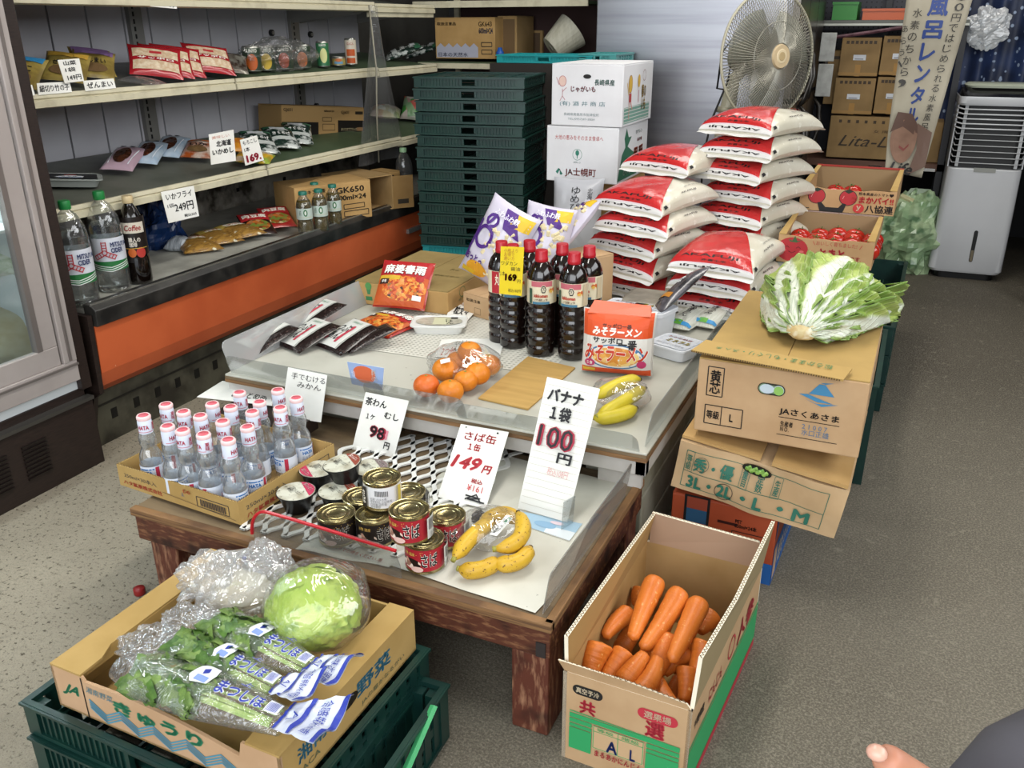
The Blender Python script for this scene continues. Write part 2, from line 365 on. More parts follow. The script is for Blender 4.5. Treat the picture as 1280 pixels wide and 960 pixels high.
# ends
MB().prism([(-2.8-CX, 0), (-2.15-CX, 0), (-2.1-CX, .18), (-2.07-CX, .2), (-2.06-CX, .44), (-2.76-CX, .46), (-2.8-CX, 1.7)], -.02, -.004).build('end_panel', DARKWOOD, case)
cb(-2.069, 4.3-0.9, .315, -2.052, 3.52, .335).build('name_plate', M('dull_silver', '9b9a96', .3, .6), case)
# clear strip hanging at the join
curt = thing('clear_curtain', 'clear plastic sheet hanging from the top shelf beside the crates', 'plastic sheet', (-2.235, 3.5, .62))
m = MB(); m.grid(lambda u, v: (.012*math.sin(u*9+v*2)+.02*v*0, (u-.5)*(.06+.34*(1-v)), v*.66), 24, 12); m.build('sheet', film('curtain_film', 'f4f4f2', .05, .06, .4, 8, .12, .35), curt, True)
m = MB(); m.tube([(.01, -.05, .66), (.015, -.03, .4), (.012, -.045, .2), (.012, -.05, 0)], .004, 5); m.build('fold', M('yellowed_plastic', '8b8676', .3), curt, True)
# ---------------------------------------------------------------- glass-front fridge, far left
fr = thing('glass_door_fridge', 'grey-framed glass-front refrigerator on dark wood base at the left edge', 'refrigerator', (-2.06, .6, 0))
ALU = M('pinkish_aluminium', 'b0a7a3', .4, .3, c2='a69d99', sc=5); ALU2 = M('aluminium_edge', '7d7571', .35, .5)
Y1 = 1.0
def fb(x0, y0, z0, x1, y1, z1): return MB().box(x0, y0, z0, x1, y1, z1)
fb(-.62, 0, 0, -.02, Y1, .24).build('base', DARKWOOD, fr, bevel=.004)
b_ = fb(-.02, 0, .0, -.002, Y1+.005, .20).build('base_front', DARKWOOD, fr)
for k in range(5):
    for q in range(9):
        o = fb(-.003, .28+k*.12, .055+q*.012, .004, .28+k*.12+.075, .060+q*.012)
        o.build('vent_slat', flat('17100d', .4), b_)
fb(-.02, 0, .205, .008, Y1+.005, .215).build('trim_strip', M('dull_steel', '5d5a56', .35, .7), fr)
fb(-.62, .98, .24, .0, Y1+.012, 1.95).build('side_wall', DARKWOOD, fr)
fb(-.62, 0, .24, -.60, .98, 1.95).build('inner_back', M('fridge_white', 'c8cdcf', .4), fr)
fb(-.60, .962, .30, -.03, .979, 1.9).build('inner_wall', M('fridge_white', 'c8cdcf', .4), fr)
fb(-.62, 0, .24, -.02, .98, .30).build('inner_floor', M('fridge_white', 'c8cdcf', .4), fr)
fb(-.60, 0, .705, -.06, .955, .712).build('wire_shelf', WHITEPL, fr)
m = MB()
for k in range(60): m.cbox((-.05, .955, .35+k*.012), .012, .004, .005)
m.build('shelf_rail', flat('6b6a68'), fr)
dr = fb(-.012, 0, .275, .006, .976, .335).build('bottom_rail', ALU, fr, bevel=.002)
fb(.006, 0, .322, .012, .976, .328).build('groove', ALU2, dr)
fb(-.02, 0, .335, .0, .93, .39).build('door_rail', ALU, fr, bevel=.002)
fb(-.02, .885, .39, .0, .93, 1.95).build('door_stile', ALU, fr, bevel=.002)
st = fb(-.012, .935, .335, .008, .976, 1.95).build('frame_post', ALU, fr, bevel=.002)
fb(.007, .95, .34, .013, .957, 1.95).build('groove', ALU2, st)
fb(-.02, .868, .39, .002, .884, 1.95).build('gasket', ALU2, fr)
fb(-.013, 0, .39, -.009, .87, 1.95).build('glass_pane', film('pane_glass', 'eef4f4', .05, .01, 0, edge=.4), fr)
area('fridge_lamp', (-2.2, 1.1, 1.85), (0, 0, 0), .1, .7, 26, (.95, .98, 1))
g = MB(); g.ico((0, 0, .1), .13, 3, (1, 1.2, .75), .25); o = g.build('parcel', M('beige_parcel', 'b7a987', .7, c2='cfc6ae', sc=12), None, True); o.location = at(14, 432, x=-2.33)-Vector((0, 0, .06)); tag(o, 'beige wrapped parcel on the bottom of the glass-front fridge', 'package')
g = MB(); g.ico((0, 0, .03), .11, 3, (1, 1.1, .35), .3); o = g.build('greens_bag', M('pale_greens', '9fb08a', .5, c2='d7dccd', sc=25), None, True); o.location = at(4, 325, x=-2.3)-Vector((0, 0, .03)); tag(o, 'pale bag of greens on the wire shelf of the glass-front fridge', 'bag')
# ---------------------------------------------------------------- tables
OLDWOOD = M('old_red_wood', '552e1f', .55, c2='8c6243', sc=95, st=(.3, 1, 1.3), rng=(.5, .7), c3='28120c', sc3=14, rng3=(.52, .7), bump=.25, bs=60, bst=(.3, 1, 1.5))
OLDLEG = M('old_red_leg', '5a2e20', .55, c2='9a7055', sc=100, st=(1, 1, .2), rng=(.5, .7), c3='28120c', sc3=14, rng3=(.55, .75), bump=.25, bs=60, bst=(1, 1, .3))
PLYEDGE = M('ply_edge', '86633f', .7, c2='5c412b', sc=80, st=(.1, .1, 3))
TOPWOOD = M('weathered_top', '7d6a50', .7, c2='5f4f3c', sc=20, st=(.2, 1, 1))
DIRTYWHITE = M('marked_white_sheet', 'cfcdc2', .5, c2='bdbbae', sc=5, c3='6d6a60', sc3=70, rng3=(.73, .78))
SHEETW = M('white_sheet', 'c9c8be', .45, c2='b3b2a6', sc=4, c3='77746a', sc3=60, rng3=(.74, .8))
lt = thing('low_table', 'low worn red-brown wooden table in front, with cans and bananas on it', 'table', (-1.396, 1.13, 0))
W = .955; DP = .56
m = MB(); m.box(0, 0, .244, W, DP, .254); m.build('tabletop', TOPWOOD, lt)
MB().box(-.004, -.006, .238, W+.004, .012, .256).build('edge_strip', PLYEDGE, lt, bevel=.002)
MB().box(W-.012, 0, .238, W+.004, DP, .256).build('edge_strip', PLYEDGE, lt, bevel=.002)
MB().box(.0, .0, .178, W, .03, .238).build('apron', OLDWOOD, lt, bevel=.004)
MB().box(0, .03, .178, .03, DP, .238).build('apron', OLDWOOD, lt, bevel=.004)
MB().box(W-.03, .03, .178, W, DP, .238).build('apron', OLDWOOD, lt, bevel=.004)
for x0, y0 in ((.028, .004), (W-.075, .004), (.03, DP-.1), (W-.075, DP-.1)): MB().box(x0, y0, 0, x0+.072, y0+.075, .18).build('leg', OLDLEG, lt, bevel=.004)
m = MB(); m.cbox((W-.016, -.001, .196), .018, .004, .03); m.build('iron_strap', M('charred', '2c2523', .7), lt)
# white sheets and net on the low table
o = MB(); o.grid(lambda u, v: (-.86+.385*u+.01*math.sin(v*7), 1.145+.03*(1-u)*math.sin(2)+v*.5, .2555+.002*abs(math.sin(u*5+v*4))), 16, 12)
o = o.build('white_sheet', DIRTYWHITE, None, True); tag(o, 'speckled white sheet under the bananas on the low table', 'sheet')
o = MB(); o.grid(lambda u, v: (-.98+.2*u, 1.14+v*.1+.02*u, .2565+.002*math.sin(u*9)), 10, 6); o = o.build('white_sheet', SHEETW, None, True); tag(o, 'small white sheet with red printed line under the cans at the front edge', 'sheet')
d = Decal(lambda x, y, t: (x, y, .262+t)); d.text('袋入りでお持ちください 用', -.86, 1.168, .12, .012, 'b02a3a', .03, 0, -.02); pr = d.build(o); 
m = MB()
for i in range(17):                                                  # expanded white net: wavy strands that touch each other
    x = -1.13+i*.0236; ph = i % 2
    for side in (0, 1):
        pts = []
        for k in range(49):
            y = 1.15+k*.0105+.0; a = math.cos(k*pi/4+ph*pi); xx = x+a*.0105
            pts.append((xx, y+.12*(x+1.13)))
        vs = []; 
    for k, (a, b2) in enumerate(pts):
        vs += [(a-.0063, b2, .258), (a+.0063, b2, .258), (a+.0063, b2, .262), (a-.0063, b2, .262)]
    fs = [];
    for k in range(len(pts)-1):
        q = 4*k; fs += [(q+3, q+2, q+6, q+7), (q, q+4, q+5, q+1), (q, q+3, q+7, q+4), (q+1, q+5, q+6, q+2)]
    m.add(vs, fs)
o = m.build('net_mat', M('white_net', 'dcdcd8', .45), None); tag(o, 'white diamond mesh net spread on the low table behind the cans', 'net')
# upper table
ut = thing('upper_table', 'tall white-fronted display table carrying soy sauce, oranges and rice', 'table', (-1.543, 1.6, 0))
W = 1.13; DP = 1.72
FASC = M('white_fascia', 'bdb9b4', .5, c2='aaa69f', sc=6)
MB().box(0, 0, .343, W, DP, .352).build('table_board', PLYEDGE, ut); MB().box(.0, .002, .352, W-.002, DP, .360).build('table_board', TOPWOOD, ut)
MB().box(0.002, .0, .360, W, DP, .3655).build('white_top', M('white_top', 'bfbdb2', .4, c2='a5a397', sc=3, c3='6d6a60', sc3=50, rng3=(.74, .8)), ut, bevel=.002)
MB().box(-.01, .02, .30, W-.005, .045, .343).build('fascia', FASC, ut, bevel=.002)
MB().box(W-.03, .02, .30, W-.005, DP, .343).build('fascia', FASC, ut, bevel=.002)
MB().box(W-.12, .045, .255, W-.02, .06, .30).build('fascia', FASC, ut)
BLOCK = M('concrete_block', '9b9889', .8, c2='86836f', sc=10)
for k in range(3):
    for q in range(5): MB().box(W-.17, .10+q*.385+.003, k*.1+.002, W-.03, .10+(q+1)*.385-.003, (k+1)*.1-.002).build('block', BLOCK, ut, bevel=.004)
for k in range(3): MB().box(.05, .15, k*.1+.002, .35, .30, (k+1)*.1-.002).build('block', BLOCK, ut)
# things lying as covers on the upper table
Z = .3665
m = MB(); nx, ny = 46, 22; a0 = at(520, 478, z=Z); a1 = at(628, 395, z=Z); a2 = at(455, 400, z=Z)
U = Vector((.62, .03, 0)); V = Vector((0, .42, 0)); O = Vector((-1.40, 1.90, Z))
for i in range(nx+1):
    p = O+U*i/nx; m.add([(p.x-.0035, p.y, Z), (p.x+.0035, p.y, Z), (p.x+.0035+V.x, p.y+V.y, Z), (p.x-.0035+V.x, p.y+V.y, Z)], [(0, 1, 2, 3)])
for j in range(30):
    p = O+V*j/29; q = p+U; m.add([(p.x, p.y-.004, Z+.0006), (q.x, q.y-.004, Z+.0006), (q.x, q.y+.004, Z+.0006), (p.x, p.y+.004, Z+.0006)], [(0, 1, 2, 3)])
o = m.build('lace_mat', M('cream_mat', 'd6d3c8', .55), None); tag(o, 'cream openwork plastic mat on the upper table under the bean paste packs', 'mat')
c = [at(598, 499, z=Z), at(660, 513, z=Z), at(719, 461, z=Z), at(660, 447, z=Z)]
m = MB(); m.add([tuple(p) for p in c]+[(p.x, p.y, p.z+.004) for p in c], [(3, 2, 1, 0), (4, 5, 6, 7), (0, 1, 5, 4), (1, 2, 6, 5), (2, 3, 7, 6), (3, 0, 4, 7)])
o = m.build('cardboard_sheet', M('golden_card', 'b08d50', .8, c2='a58348', sc=60, st=(.1, 1, 1)), None); tag(o, 'bare tan cardboard sheet lying in the gap between oranges and bananas', 'cardboard')
# clear guards along the edges
GUARD = film('guard_plastic', 'e8ebeb', .07, .05, 0, edge=.4)
def guard(name, label, p0, p1, h, lean=(0, 0), r=.012, t=.0022, z=Z, mat=None):
    p0, p1 = Vector(p0), Vector(p1); u = (p1-p0); L = u.length; u.normalize(); n = Vector((-u.y, u.x, 0)).normalized()
    out = [(0, 0), (L, 0)]+[(L-r+r*math.cos(a), h-r+r*math.sin(a)) for a in (0, .5, 1.05, 1.57)]+[(r-r*math.sin(a), h-r+r*math.cos(a)) for a in (0, .5, 1.05, 1.57)]
    vs = []
    for s_ in (0, 1):
        for a, b2 in out: vs.append(tuple(u*a+Vector((lean[0]*b2, lean[1]*b2, b2))+n*t*s_))
    k = len(out); me = MB().add(vs, [list(range(k)), list(range(2*k-1, k-1, -1))]+[(i+k, i, (i+1) % k, (i+1) % k+k) for i in range(k)])
    o = me.build(name, mat or GUARD, None); o.location = p0; tag(o, label, 'guard'); return o
guard('clear_guard', 'clear plastic guard at the left front edge of the upper table', (-1.53, 1.612, Z), (-1.06, 1.612, Z), .055, (0, -.35), .02)
guard('clear_guard', 'clear plastic guard at the front edge of the upper table, before the oranges', (-1.11, 1.607, Z), (-.84, 1.607, Z), .055, (0, -.35), .02)
guard('clear_guard', 'clear plastic guard at the right front edge of the upper table, behind the banana card', (-.86, 1.604, Z), (-.43, 1.604, Z), .05, (0, -.6), .02)
guard('clear_guard', 'clear plastic guard along the right edge of the upper table', (-.425, 1.63, Z-.006), (-.42, 2.45, Z-.006), .085, (.12, 0), .02)
guard('clear_guard', 'milky plastic guard along the left edge of the upper table', (-1.535, 1.62, Z), (-1.535, 2.28, Z), .075, (-.35, 0), .02, mat=film('milky_guard', 'cfd3d2', .1, .25, 0, edge=.35))
guard('clear_guard', 'clear plastic guard along the right edge of the low table', (-.462, 1.15, .2555), (-.455, 1.60, .2555), .085, (.15, 0), .01, mat=film('guard_smoky', 'd5d2cc', .1, .1, 0, edge=.4))
g = guard('red_trimmed_guard', 'clear plastic guard with red trim at the front edge of the low table', (-1.08, 1.139, .2565), (-.74, 1.139, .2565), .07, (0, -.1), .04)
m = MB(); pts = []
for a in range(9): t_ = a/8*pi/2; pts.append((.045-.045*math.cos(t_), -.004, .012+.06*math.sin(t_)))
pts += [(.1, -.005, .072), (.2, -.005, .068), (.335, -.005, .062)]; m.tube(pts, .0036, 6); m.build('red_trim', M('red_plastic', 'b3202a', .35), g)
# ---------------------------------------------------------------- cartons
def carton(name, label, loc, rz, w, d, h, mat, group=None, front=None, right=None, top=None, cat='box', rot=None, flaps=True, mat_top=None, cell=None):
    t = thing(name, label, cat, loc, rot or (0, 0, rz), group)
    MB().box(0, 0, 0, w, d, h-.003).build('carton_body', mat, t, bevel=.003)
    mt = mat_top or mat
    if flaps:
        MB().box(.001, .001, h-.003, w/2-.001, d-.001, h).build('flap', mt, t); MB().box(w/2+.001, .001, h-.003, w-.001, d-.001, h).build('flap', mt, t)
    for fn, mp, nm in ((front, plane_map((0, 0, 0), (1, 0, 0), (0, 0, 1)), 'front_printing'), (right, plane_map((w, 0, 0), (0, 1, 0), (0, 0, 1)), 'side_printing'), (top, plane_map((0, 0, h), (1, 0, 0), (0, 1, 0)), 'top_printing')):
        if fn:
            dd = Decal(mp, cell); fn(dd, w if fn is not right else d, h if fn is not top else d); dd.build(t, nm)
    return t
# three stacked boxes by the right side of the table
def f_bot(d, w, h):
    B = M('ink_box_blue', '1f5aa0', .6); d.rect(0, 0, w, .055, B); d.rect(.03, .075, .09, .19, '1a1a1c'); d.rect(.036, .08, .084, .185, '9a4632'); d.rect(.036, .12, .084, .155, '2f5a7e')
    d.ell(.06, .10, .02, .012, '141414'); d.ell(.06, .10, .017, .009, '9a7a52'); d.rect(.11, .135, .155, .142, '3a1512')
    d.text('PET\n650ml×24本', .175, .142, .05, .022, '1a1a1a', .03); d.frame(.145, .088, .225, .122, .0018, '1a1a1a'); d.text('取扱注意 天地無用', .178, .105, .05, .02, '1a1a1a', .03)
    d.text('↑↑', .212, .104, .018, .018, '1a1a1a', .03); d.rect(.17, .008, .21, .05, 'c9a58a')
    for k in range(9): d.rect(.174+k*.0036, .012, .1758+k*.0036, .046, '1a1a1a')
def r_bot(d, w, h):
    B = M('ink_box_blue', '1f5aa0', .6); d.rect(0, 0, w, .1, B); d.rect(.01, .01, .05, .09, 'c9a58a'); d.text('絶対', .10, .05, .07, .06, 'd8cbb4', .04, 0); d.text('おいしい', .19, .05, .09, .045, 'd8cbb4', .03)
    d.poly([(0, .12), (.03, .17), (.08, .15), (.1, .19), (0, .19)], B)
carton('drinks_carton', 'orange and blue drinks carton on the floor, lowest of the stack beside the table', (-.392, 1.78, 0), math.radians(-2), .243, .36, .188, M('orange_print', 'b2502f', .6, c2='a54626', sc=7), front=f_bot, right=r_bot)
def f_mid(d, w, h):
    G = '2f6a58'; d.frame(.02, .012, .33, .105, .0014, G); d.line([(.02, .052), (.33, .052)], .0014, G); 
    for x in (.02, .145, .215): d.frame(x, .052, x+.018, .105 if x > .1 else .105, .001, G)
    d.text('等\n級', .029, .078, .012, .04, G, .02); d.text('量\n目', .154, .078, .012, .04, G, .02); d.text('生\n産', .224, .078, .012, .04, G, .02)
    d.text('秀・優', .085, .078, .09, .036, G, .04); d.text('3L・2L', .085, .031, .105, .032, G, .05); d.text('・L', .18, .031, .05, .03, G, .05); d.text('・M', .27, .031, .07, .03, G, .05); d.text('定\n数', .188, .078, .016, .04, G, .02)
    d.ring(.118, .031, .02, .02, .0015, '222222'); d.ring(.058, .082, .016, .018, .0012, '44584c')
t = thing('greens_carton', 'crushed tan carton marked 3L 2L, tilted in the middle of the stack beside the table', 'box', (-.39, 1.745, .222), (0, math.radians(7.5), math.radians(-1)))
def crush(x, y, z, w=.36): return Vector((x, y+.006*noise.noise(Vector((x*14, z*14, 1)))+.004*math.sin(x*25+z*30), z+.004*noise.noise(Vector((x*12, y*9, 4)))))
m = MB(); m.k = 0
w, dd_, h = .365, .45, .122
m.grid(lambda u, v: crush(u*w, 0, v*h), 30, 12); m.grid(lambda u, v: crush(w, u*dd_, v*h), 16, 8); m.grid(lambda u, v: crush(0, dd_-u*dd_, v*h), 16, 8)
m.grid(lambda u, v: crush(u*w, v*dd_, h+.0), 24, 16); m.grid(lambda u, v: crush(u*w, dd_-v*dd_, 0), 8, 8); m.grid(lambda u, v: crush(w-u*w, dd_, v*h), 8, 8)
m.build('carton_body', M('crushed_kraft', 'c0a27c', .75, c2='b3946d', sc=7, bump=.3, bs=18), t, True, sharp=40)
MB().box(0, .004, h+.004, w*.48, .2, h+.010).build('flap', KRAFT, t); MB().box(w*.55, -.002, h+.005, w-.005, .2, h+.014).build('flap', KRAFT, t)
d = Decal(lambda x, y, tt: crush(x, -tt-.001, y), .02); f_mid(d, w, h); d.build(t, 'front_printing')
m = MB(); m.prism([(.175+.032*math.cos(a*pi/8), .108-.001+.011*math.sin(a*pi/8)-.05*(.032*math.cos(a*pi/8))) for a in range(16)], -.009, -.003); hh = m.build('hand_hole', flat('10140c'), t)
m = MB(); 
for k in range(10): m.ico((.155+.0045*k, -.009, .107+.004*math.sin(k*2.1)), .006, 1, (1, .4, .9), .4)
m.build('greens_inside', M('leaf_mid', '5d8a38', .5, c2='8fb356', sc=120), t)
m = MB(); m.ell = None
# top: Chinese cabbage box
def f_napa(d, w, h):
    K = '1c1a18'; d.frame(.022, .088, .056, .155, .0022, K); d.text('黄\n芯', .039, .121, .024, .055, K, .03); d.frame(.022, .022, .103, .066, .0022, K); d.line([(.058, .022), (.058, .066)], .0018, K)
    d.text('等級', .04, .044, .028, .02, K, .03); d.text('L', .08, .043, .008, .018, K, .04)
    d.poly([(.232, .128), (.25, .152), (.262, .152), (.282, .128)], M('ink_mt', '3e7fa6', .6)); d.poly([(.213, .125), (.23, .127), (.26, .118), (.282, .112), (.25, .112)], M('ink_mt', '3e7fa6', .6)); d.poly([(.225, .116), (.25, .108), (.292, .112), (.26, .103)], M('ink_mt', '3e7fa6', .6)); d.poly([(.252, .155), (.278, .158), (.262, .153)], M('ink_mt', '3e7fa6', .6))
    d.text('JAさくあさま', .238, .079, .12, .018, K, .03); d.line([(.178, .066), (.3, .066)], .0015, K); d.line([(.178, .026), (.3, .026)], .0015, K); d.text('生産者\nＮＯ.', .196, .046, .026, .024, K, .02)
    d.text('2 1 0 0 7\n水口正雄', .255, .046, .055, .026, '4a6f8c', .01); d.ell(.158, .121, .0, .0, K, 3)
    d.rect(.142, .112, .172, .138, '2a2a20'); d.ell(.142, .125, .013, .013, '2a2a20'); d.ell(.172, .125, .013, .013, '2a2a20'); d.rect(.148, .116, .170, .134, '6f8a6a'); d.ell(.142, .125, .011, .011, '6f8a6a'); d.ell(.172, .125, .011, .011, 'a9b3b8'); d.ell(.148, .125, .015, .0105, 'b9c6cf'); d.ell(.172, .124, .010, .010, '87b55a')
nb = carton('cabbage_carton', 'tan carton with blue mountain mark under the Chinese cabbage', (-.352, 1.758, .366), math.radians(-.5), .345, .56, .172, KRAFT_PALE, front=f_napa, right=lambda d, w, h: (d.text('はくさい', .25, .09, .2, .06, '2a3a44', .03)), mat_top=M('flap_tan', 'a98a50', .8, c2='9c7f49', sc=8))
# open flaps on it
def slab(parent, name, pts, t, mat, z=0):
    m = MB(); n = len(pts); m.add([tuple(p) for p in pts]+[(p[0], p[1], p[2]+t) for p in pts], [list(range(n-1, -1, -1)), list(range(n, 2*n))]+[(i, (i+1) % n, (i+1) % n+n, i+n) for i in range(n)]); return m.build(name, mat, parent)
fl = slab(nb, 'loose_flap', [(-.016, -.012, .186), (.295, -.03, .176), (.306, .03, .181), (.0, .055, .19)], .004, M('flap_tan', 'a98a50', .8))
d = Decal(lambda x, y, t: Vector((x, y, .1915-.02*x+t))); d.text('松ろかまま・もしぐリ・ろへま', .15, .02, .24, .026, '3f7a4c', .0, 0, pi-.06); d.build(fl, 'ink')
m = MB(); 
for k in range(62): a = k/62; m.cbox((-.014+.307*a, -.0135-.018*a, .188-.01*a), .0025, .002, .003)
m.build('corrugated_edge', EDGE_D, fl)
m = MB(); m.k = 0
# ---- open carton (tray) with walls
def zigzag(d, p0, p1, t=.0068, w=.0017, step=.0085):
    p0, p1 = Vector(p0), Vector(p1); L = (p1-p0).length; u = (p1-p0)/L; n = Vector((-u.y, u.x)); k = int(L/step)*2
    d.line([tuple(p0+u*(i*L/k)+n*(t*.36*(1 if i % 2 else -1))) for i in range(k+1)], w, EDGE_D)
# carrots carton
cc = thing('carrot_carton', 'open tan carton with green and red print on the floor, full of carrots', 'box', (-.405, 1.103, 0), math.radians(-1.5))
w0, w1, dp, hh_ = .222, .245, .45, .19
T_ = .007
def wall(pts3, nrm, name, mat=KRAFT_PALE, inner=None, parent=cc):
    n = len(pts3); nv = Vector(nrm)*T_; vs = [tuple(Vector(p)) for p in pts3]+[tuple(Vector(p)+nv) for p in pts3]
    m = MB(); m.add(vs, [list(range(n)), list(range(2*n-1, n-1, -1))]+[(i+n, i, (i+1) % n, (i+1) % n+n) for i in range(n)][::1])
    me = m.build(name, [mat, EDGE_L], parent)
    for i, f in enumerate(me.data.polygons):
        if i >= 2: f.material_index = 1
    bm = bmesh.new(); bm.from_mesh(me.data); bmesh.ops.recalc_face_normals(bm, faces=bm.faces[:]); bm.to_mesh(me.data); bm.free()
    return me
fp = wall([(0, 0, 0), (w0, 0, 0), (w0, 0, hh_), (0, 0, hh_)], (0, 1, 0), 'front_panel')
d = Decal(plane_map((0, 0, 0), (1, 0, 0), (0, 0, 1))); G = M('ink_green', '2f9a5c', .6); R_ = 'b83340'
d.ell(.028, .160, .010, .010, '22201f'); d.ell(.062, .160, .010, .010, '22201f'); d.rect(.028, .150, .062, .170, '22201f'); d.text('真空予冷', .045, .160, .042, .012, 'd9c7a8', .03)
d.ell(.144, .156, .011, .011, R_); d.ell(.19, .156, .011, .011, R_); d.rect(.144, .145, .19, .167, R_); d.text('選果場', .167, .156, .046, .015, 'd9c7a8', .02)
d.text('共', .046, .128, .03, .03, R_, .05); d.text('選', .164, .128, .034, .034, R_, .05)
d.line([(.014, .112), (.208, .108)], .002, G); d.rect(.014, .0985, .208, .108, G); d.rect(.014, .088, .055, .097, G); d.rect(.014, .0785, .055, .086, G); d.rect(.014, .03, .055, .077, G)
d.rect(.152, .088, .208, .097, G); d.rect(.152, .0785, .208, .086, G); d.rect(.152, .03, .208, .077, G)
d.rect(.057, .046, .149, .0965, 'c2a27c'); d.frame(.059, .048, .147, .0955, .0012, G); d.line([(.059, .085), (.147, .085)], .001, G); d.line([(.103, .048), (.103, .0955)], .001, G)
d.text('等級', .08, .0905, .03, .007, G, 0); d.text('階級', .125, .0905, .03, .007, G, 0); d.text('A', .093, .062, .020, .026, '1f2f66', .04); d.text('L', .13, .06, .01, .024, '1f2f66', .03); d.text('まるあかにんじん', .105, .038, .085, .013, R_, .03)
d.build(fp, 'front_printing')
wall([(w0, 0, 0), (w1, dp, 0), (w1, dp, hh_), (w0, 0, hh_)], (-1, 0, 0), 'right_panel')
d = Decal(plane_map((w0, 0, 0), ((w1-w0)/dp, 1, 0), (0, 0, 1), (1, 0, 0))); d.poly([(.0, .02), (dp, .02), (dp, .1), (0, .1)], G); d.rect(0, .104, dp, .11, G); d.rect(0, 0, dp, .018, R_)
d.text('千葉県産', .045, .145, .055, .02, '22201f', .04); d.ring(.24, .145, .022, .022, .004, R_); d.text('にんじん', .14, .14, .08, .03, R_, .03); d.text('人参', .34, .14, .12, .05, R_, .04); d.build(cc, 'side_printing')
wall([(0, dp, 0), (w1, dp, 0), (w1, dp, hh_), (0, dp, hh_)], (0, -1, 0), 'back_panel', KRAFT_IN)
wall([(0, 0, 0), (0, dp, 0), (0, dp, hh_), (0, 0, hh_)], (1, 0, 0), 'left_panel', KRAFT)
MB().box(.002, .002, .0, w0, dp-.002, .006).build('base_panel', KRAFT, cc)
f1 = wall([(-.008, -.006, hh_+.024), (w0*.5, -.004, hh_+.022), (w0-.01, -.001, hh_+.012), (w0-.002, .001, hh_), (0.002, .001, hh_)], (0, .8, -.3), 'front_flap')
d = Decal(lambda x, y, t: Vector((x, y, hh_+.0235-(.002 if x < .12 else .002+(x-.12)*.1)+t)), None, .0008); zigzag(d, (-.007, -.0035), (w0*.5, -.0015)); zigzag(d, (w0*.5, -.0015), (w0-.012, .0015)); d.build(f1, 'corrugated_edge')
f2 = wall([(0, .006, hh_), (0, dp, hh_), (.012, dp, hh_+.066), (.004, dp*.5, hh_+.066), (-.004, .01, hh_+.064)], (1, 0, 0), 'left_flap', M('kraft_in2', 'a78450', .85))
d = Decal(lambda x, y, t: Vector((x, y, hh_+.066-.002*max(0, (dp*.5-y)/(dp*.5))+t))); zigzag(d, (-.0005, .01), (.0075, dp*.5)); zigzag(d, (.0075, dp*.5), (.0155, dp)); d.build(f2, 'corrugated_edge')
f3 = wall([(.012, dp, hh_), (w1-.004, dp, hh_), (w1-.012, dp+.008, hh_+.055), (w1*.5, dp+.006, hh_+.062), (.012, dp+.006, hh_+.068)], (0, -1, 0), 'back_flap', M('kraft_pink', 'a0826a', .85))
d = Decal(lambda x, y, t: Vector((x, y, hh_+.068-.05*x+t))); zigzag(d, (.012, dp+.0035), (w1-.012, dp+.005)); d.build(f3, 'corrugated_edge')
f4 = wall([(w0+.001, .006, hh_), (w1, dp, hh_), (w1+.012, dp+.01, hh_+.105), (w1-.004, dp*.45, hh_+.085), (w0+.004, .02, hh_+.092)], (-1, 0, 0), 'right_flap', M('kraft_grey', '93825f', .85))
d = Decal(lambda x, y, t: Vector((x, y, (hh_+.092-.007*(y-.02)/(dp*.45-.02) if y < dp*.45 else hh_+.085+.02*(y-dp*.45)/(dp*.55+.01))+t))); zigzag(d, (w0+.0005, .02), (w1-.0075, dp*.45)); zigzag(d, (w1-.0075, dp*.45), (w1+.0085, dp+.008)); d.build(f4, 'corrugated_edge')
# the carrots
CARR = M('carrot_skin', 'cf742c', .42, c2='c0651f', sc=40, st=(1, 1, .3), c3='dc9a5a', sc3=160, rng3=(.66, .72), bump=.25, bs=90, bst=(.25, .25, 2.2), spec=.5)
def carrot(p0, p1, r, i, tip=.35):
    p0, p1 = Vector(p0), Vector(p1); L = (p1-p0).length; z = (p1-p0).normalized()
    t = thing('carrot', '', 'carrot', p0, z.to_track_quat('Z', 'Y').to_euler(), 'carrots in the open carton')
    m = MB(); pr = []; N = 22; bx, by = random.uniform(-.006, .006), random.uniform(-.006, .006)
    prof = []
    for k in range(N+1):
        s = k/N; rad = r*(1-(1-tip)*s**1.5)
        if s < .12: rad *= math.sqrt(max(0, 1-((.12-s)/.12)**2))*.88+.12
        if s > .93: rad *= math.sqrt(max(.02, 1-((s-.93)/.07)**2))
        rad *= 1+.02*math.sin(s*40+i); prof.append((rad, s*L))
    vs = []; n = 16
    for rad, zz in prof:
        s = zz/L; vs += [(rad*math.cos(2*pi*q/n)+bx*math.sin(s*3), rad*math.sin(2*pi*q/n)+by*math.sin(s*3), zz) for q in range(n)]
    fs = [(j*n+q, j*n+(q+1) % n, (j+1)*n+(q+1) % n, (j+1)*n+q) for j in range(N) for q in range(n)]+[list(range(n-1, -1, -1)), list(range(N*n, N*n+n))]
    m.add(vs, fs); m.build('root', CARR, t, True)
    m = MB(); m.ico((0, 0, .0015), r*.22, 1, (1, 1, .5)); m.build('crown_scar', M('carrot_crown', '8b6a2e', .7), t)
    return t
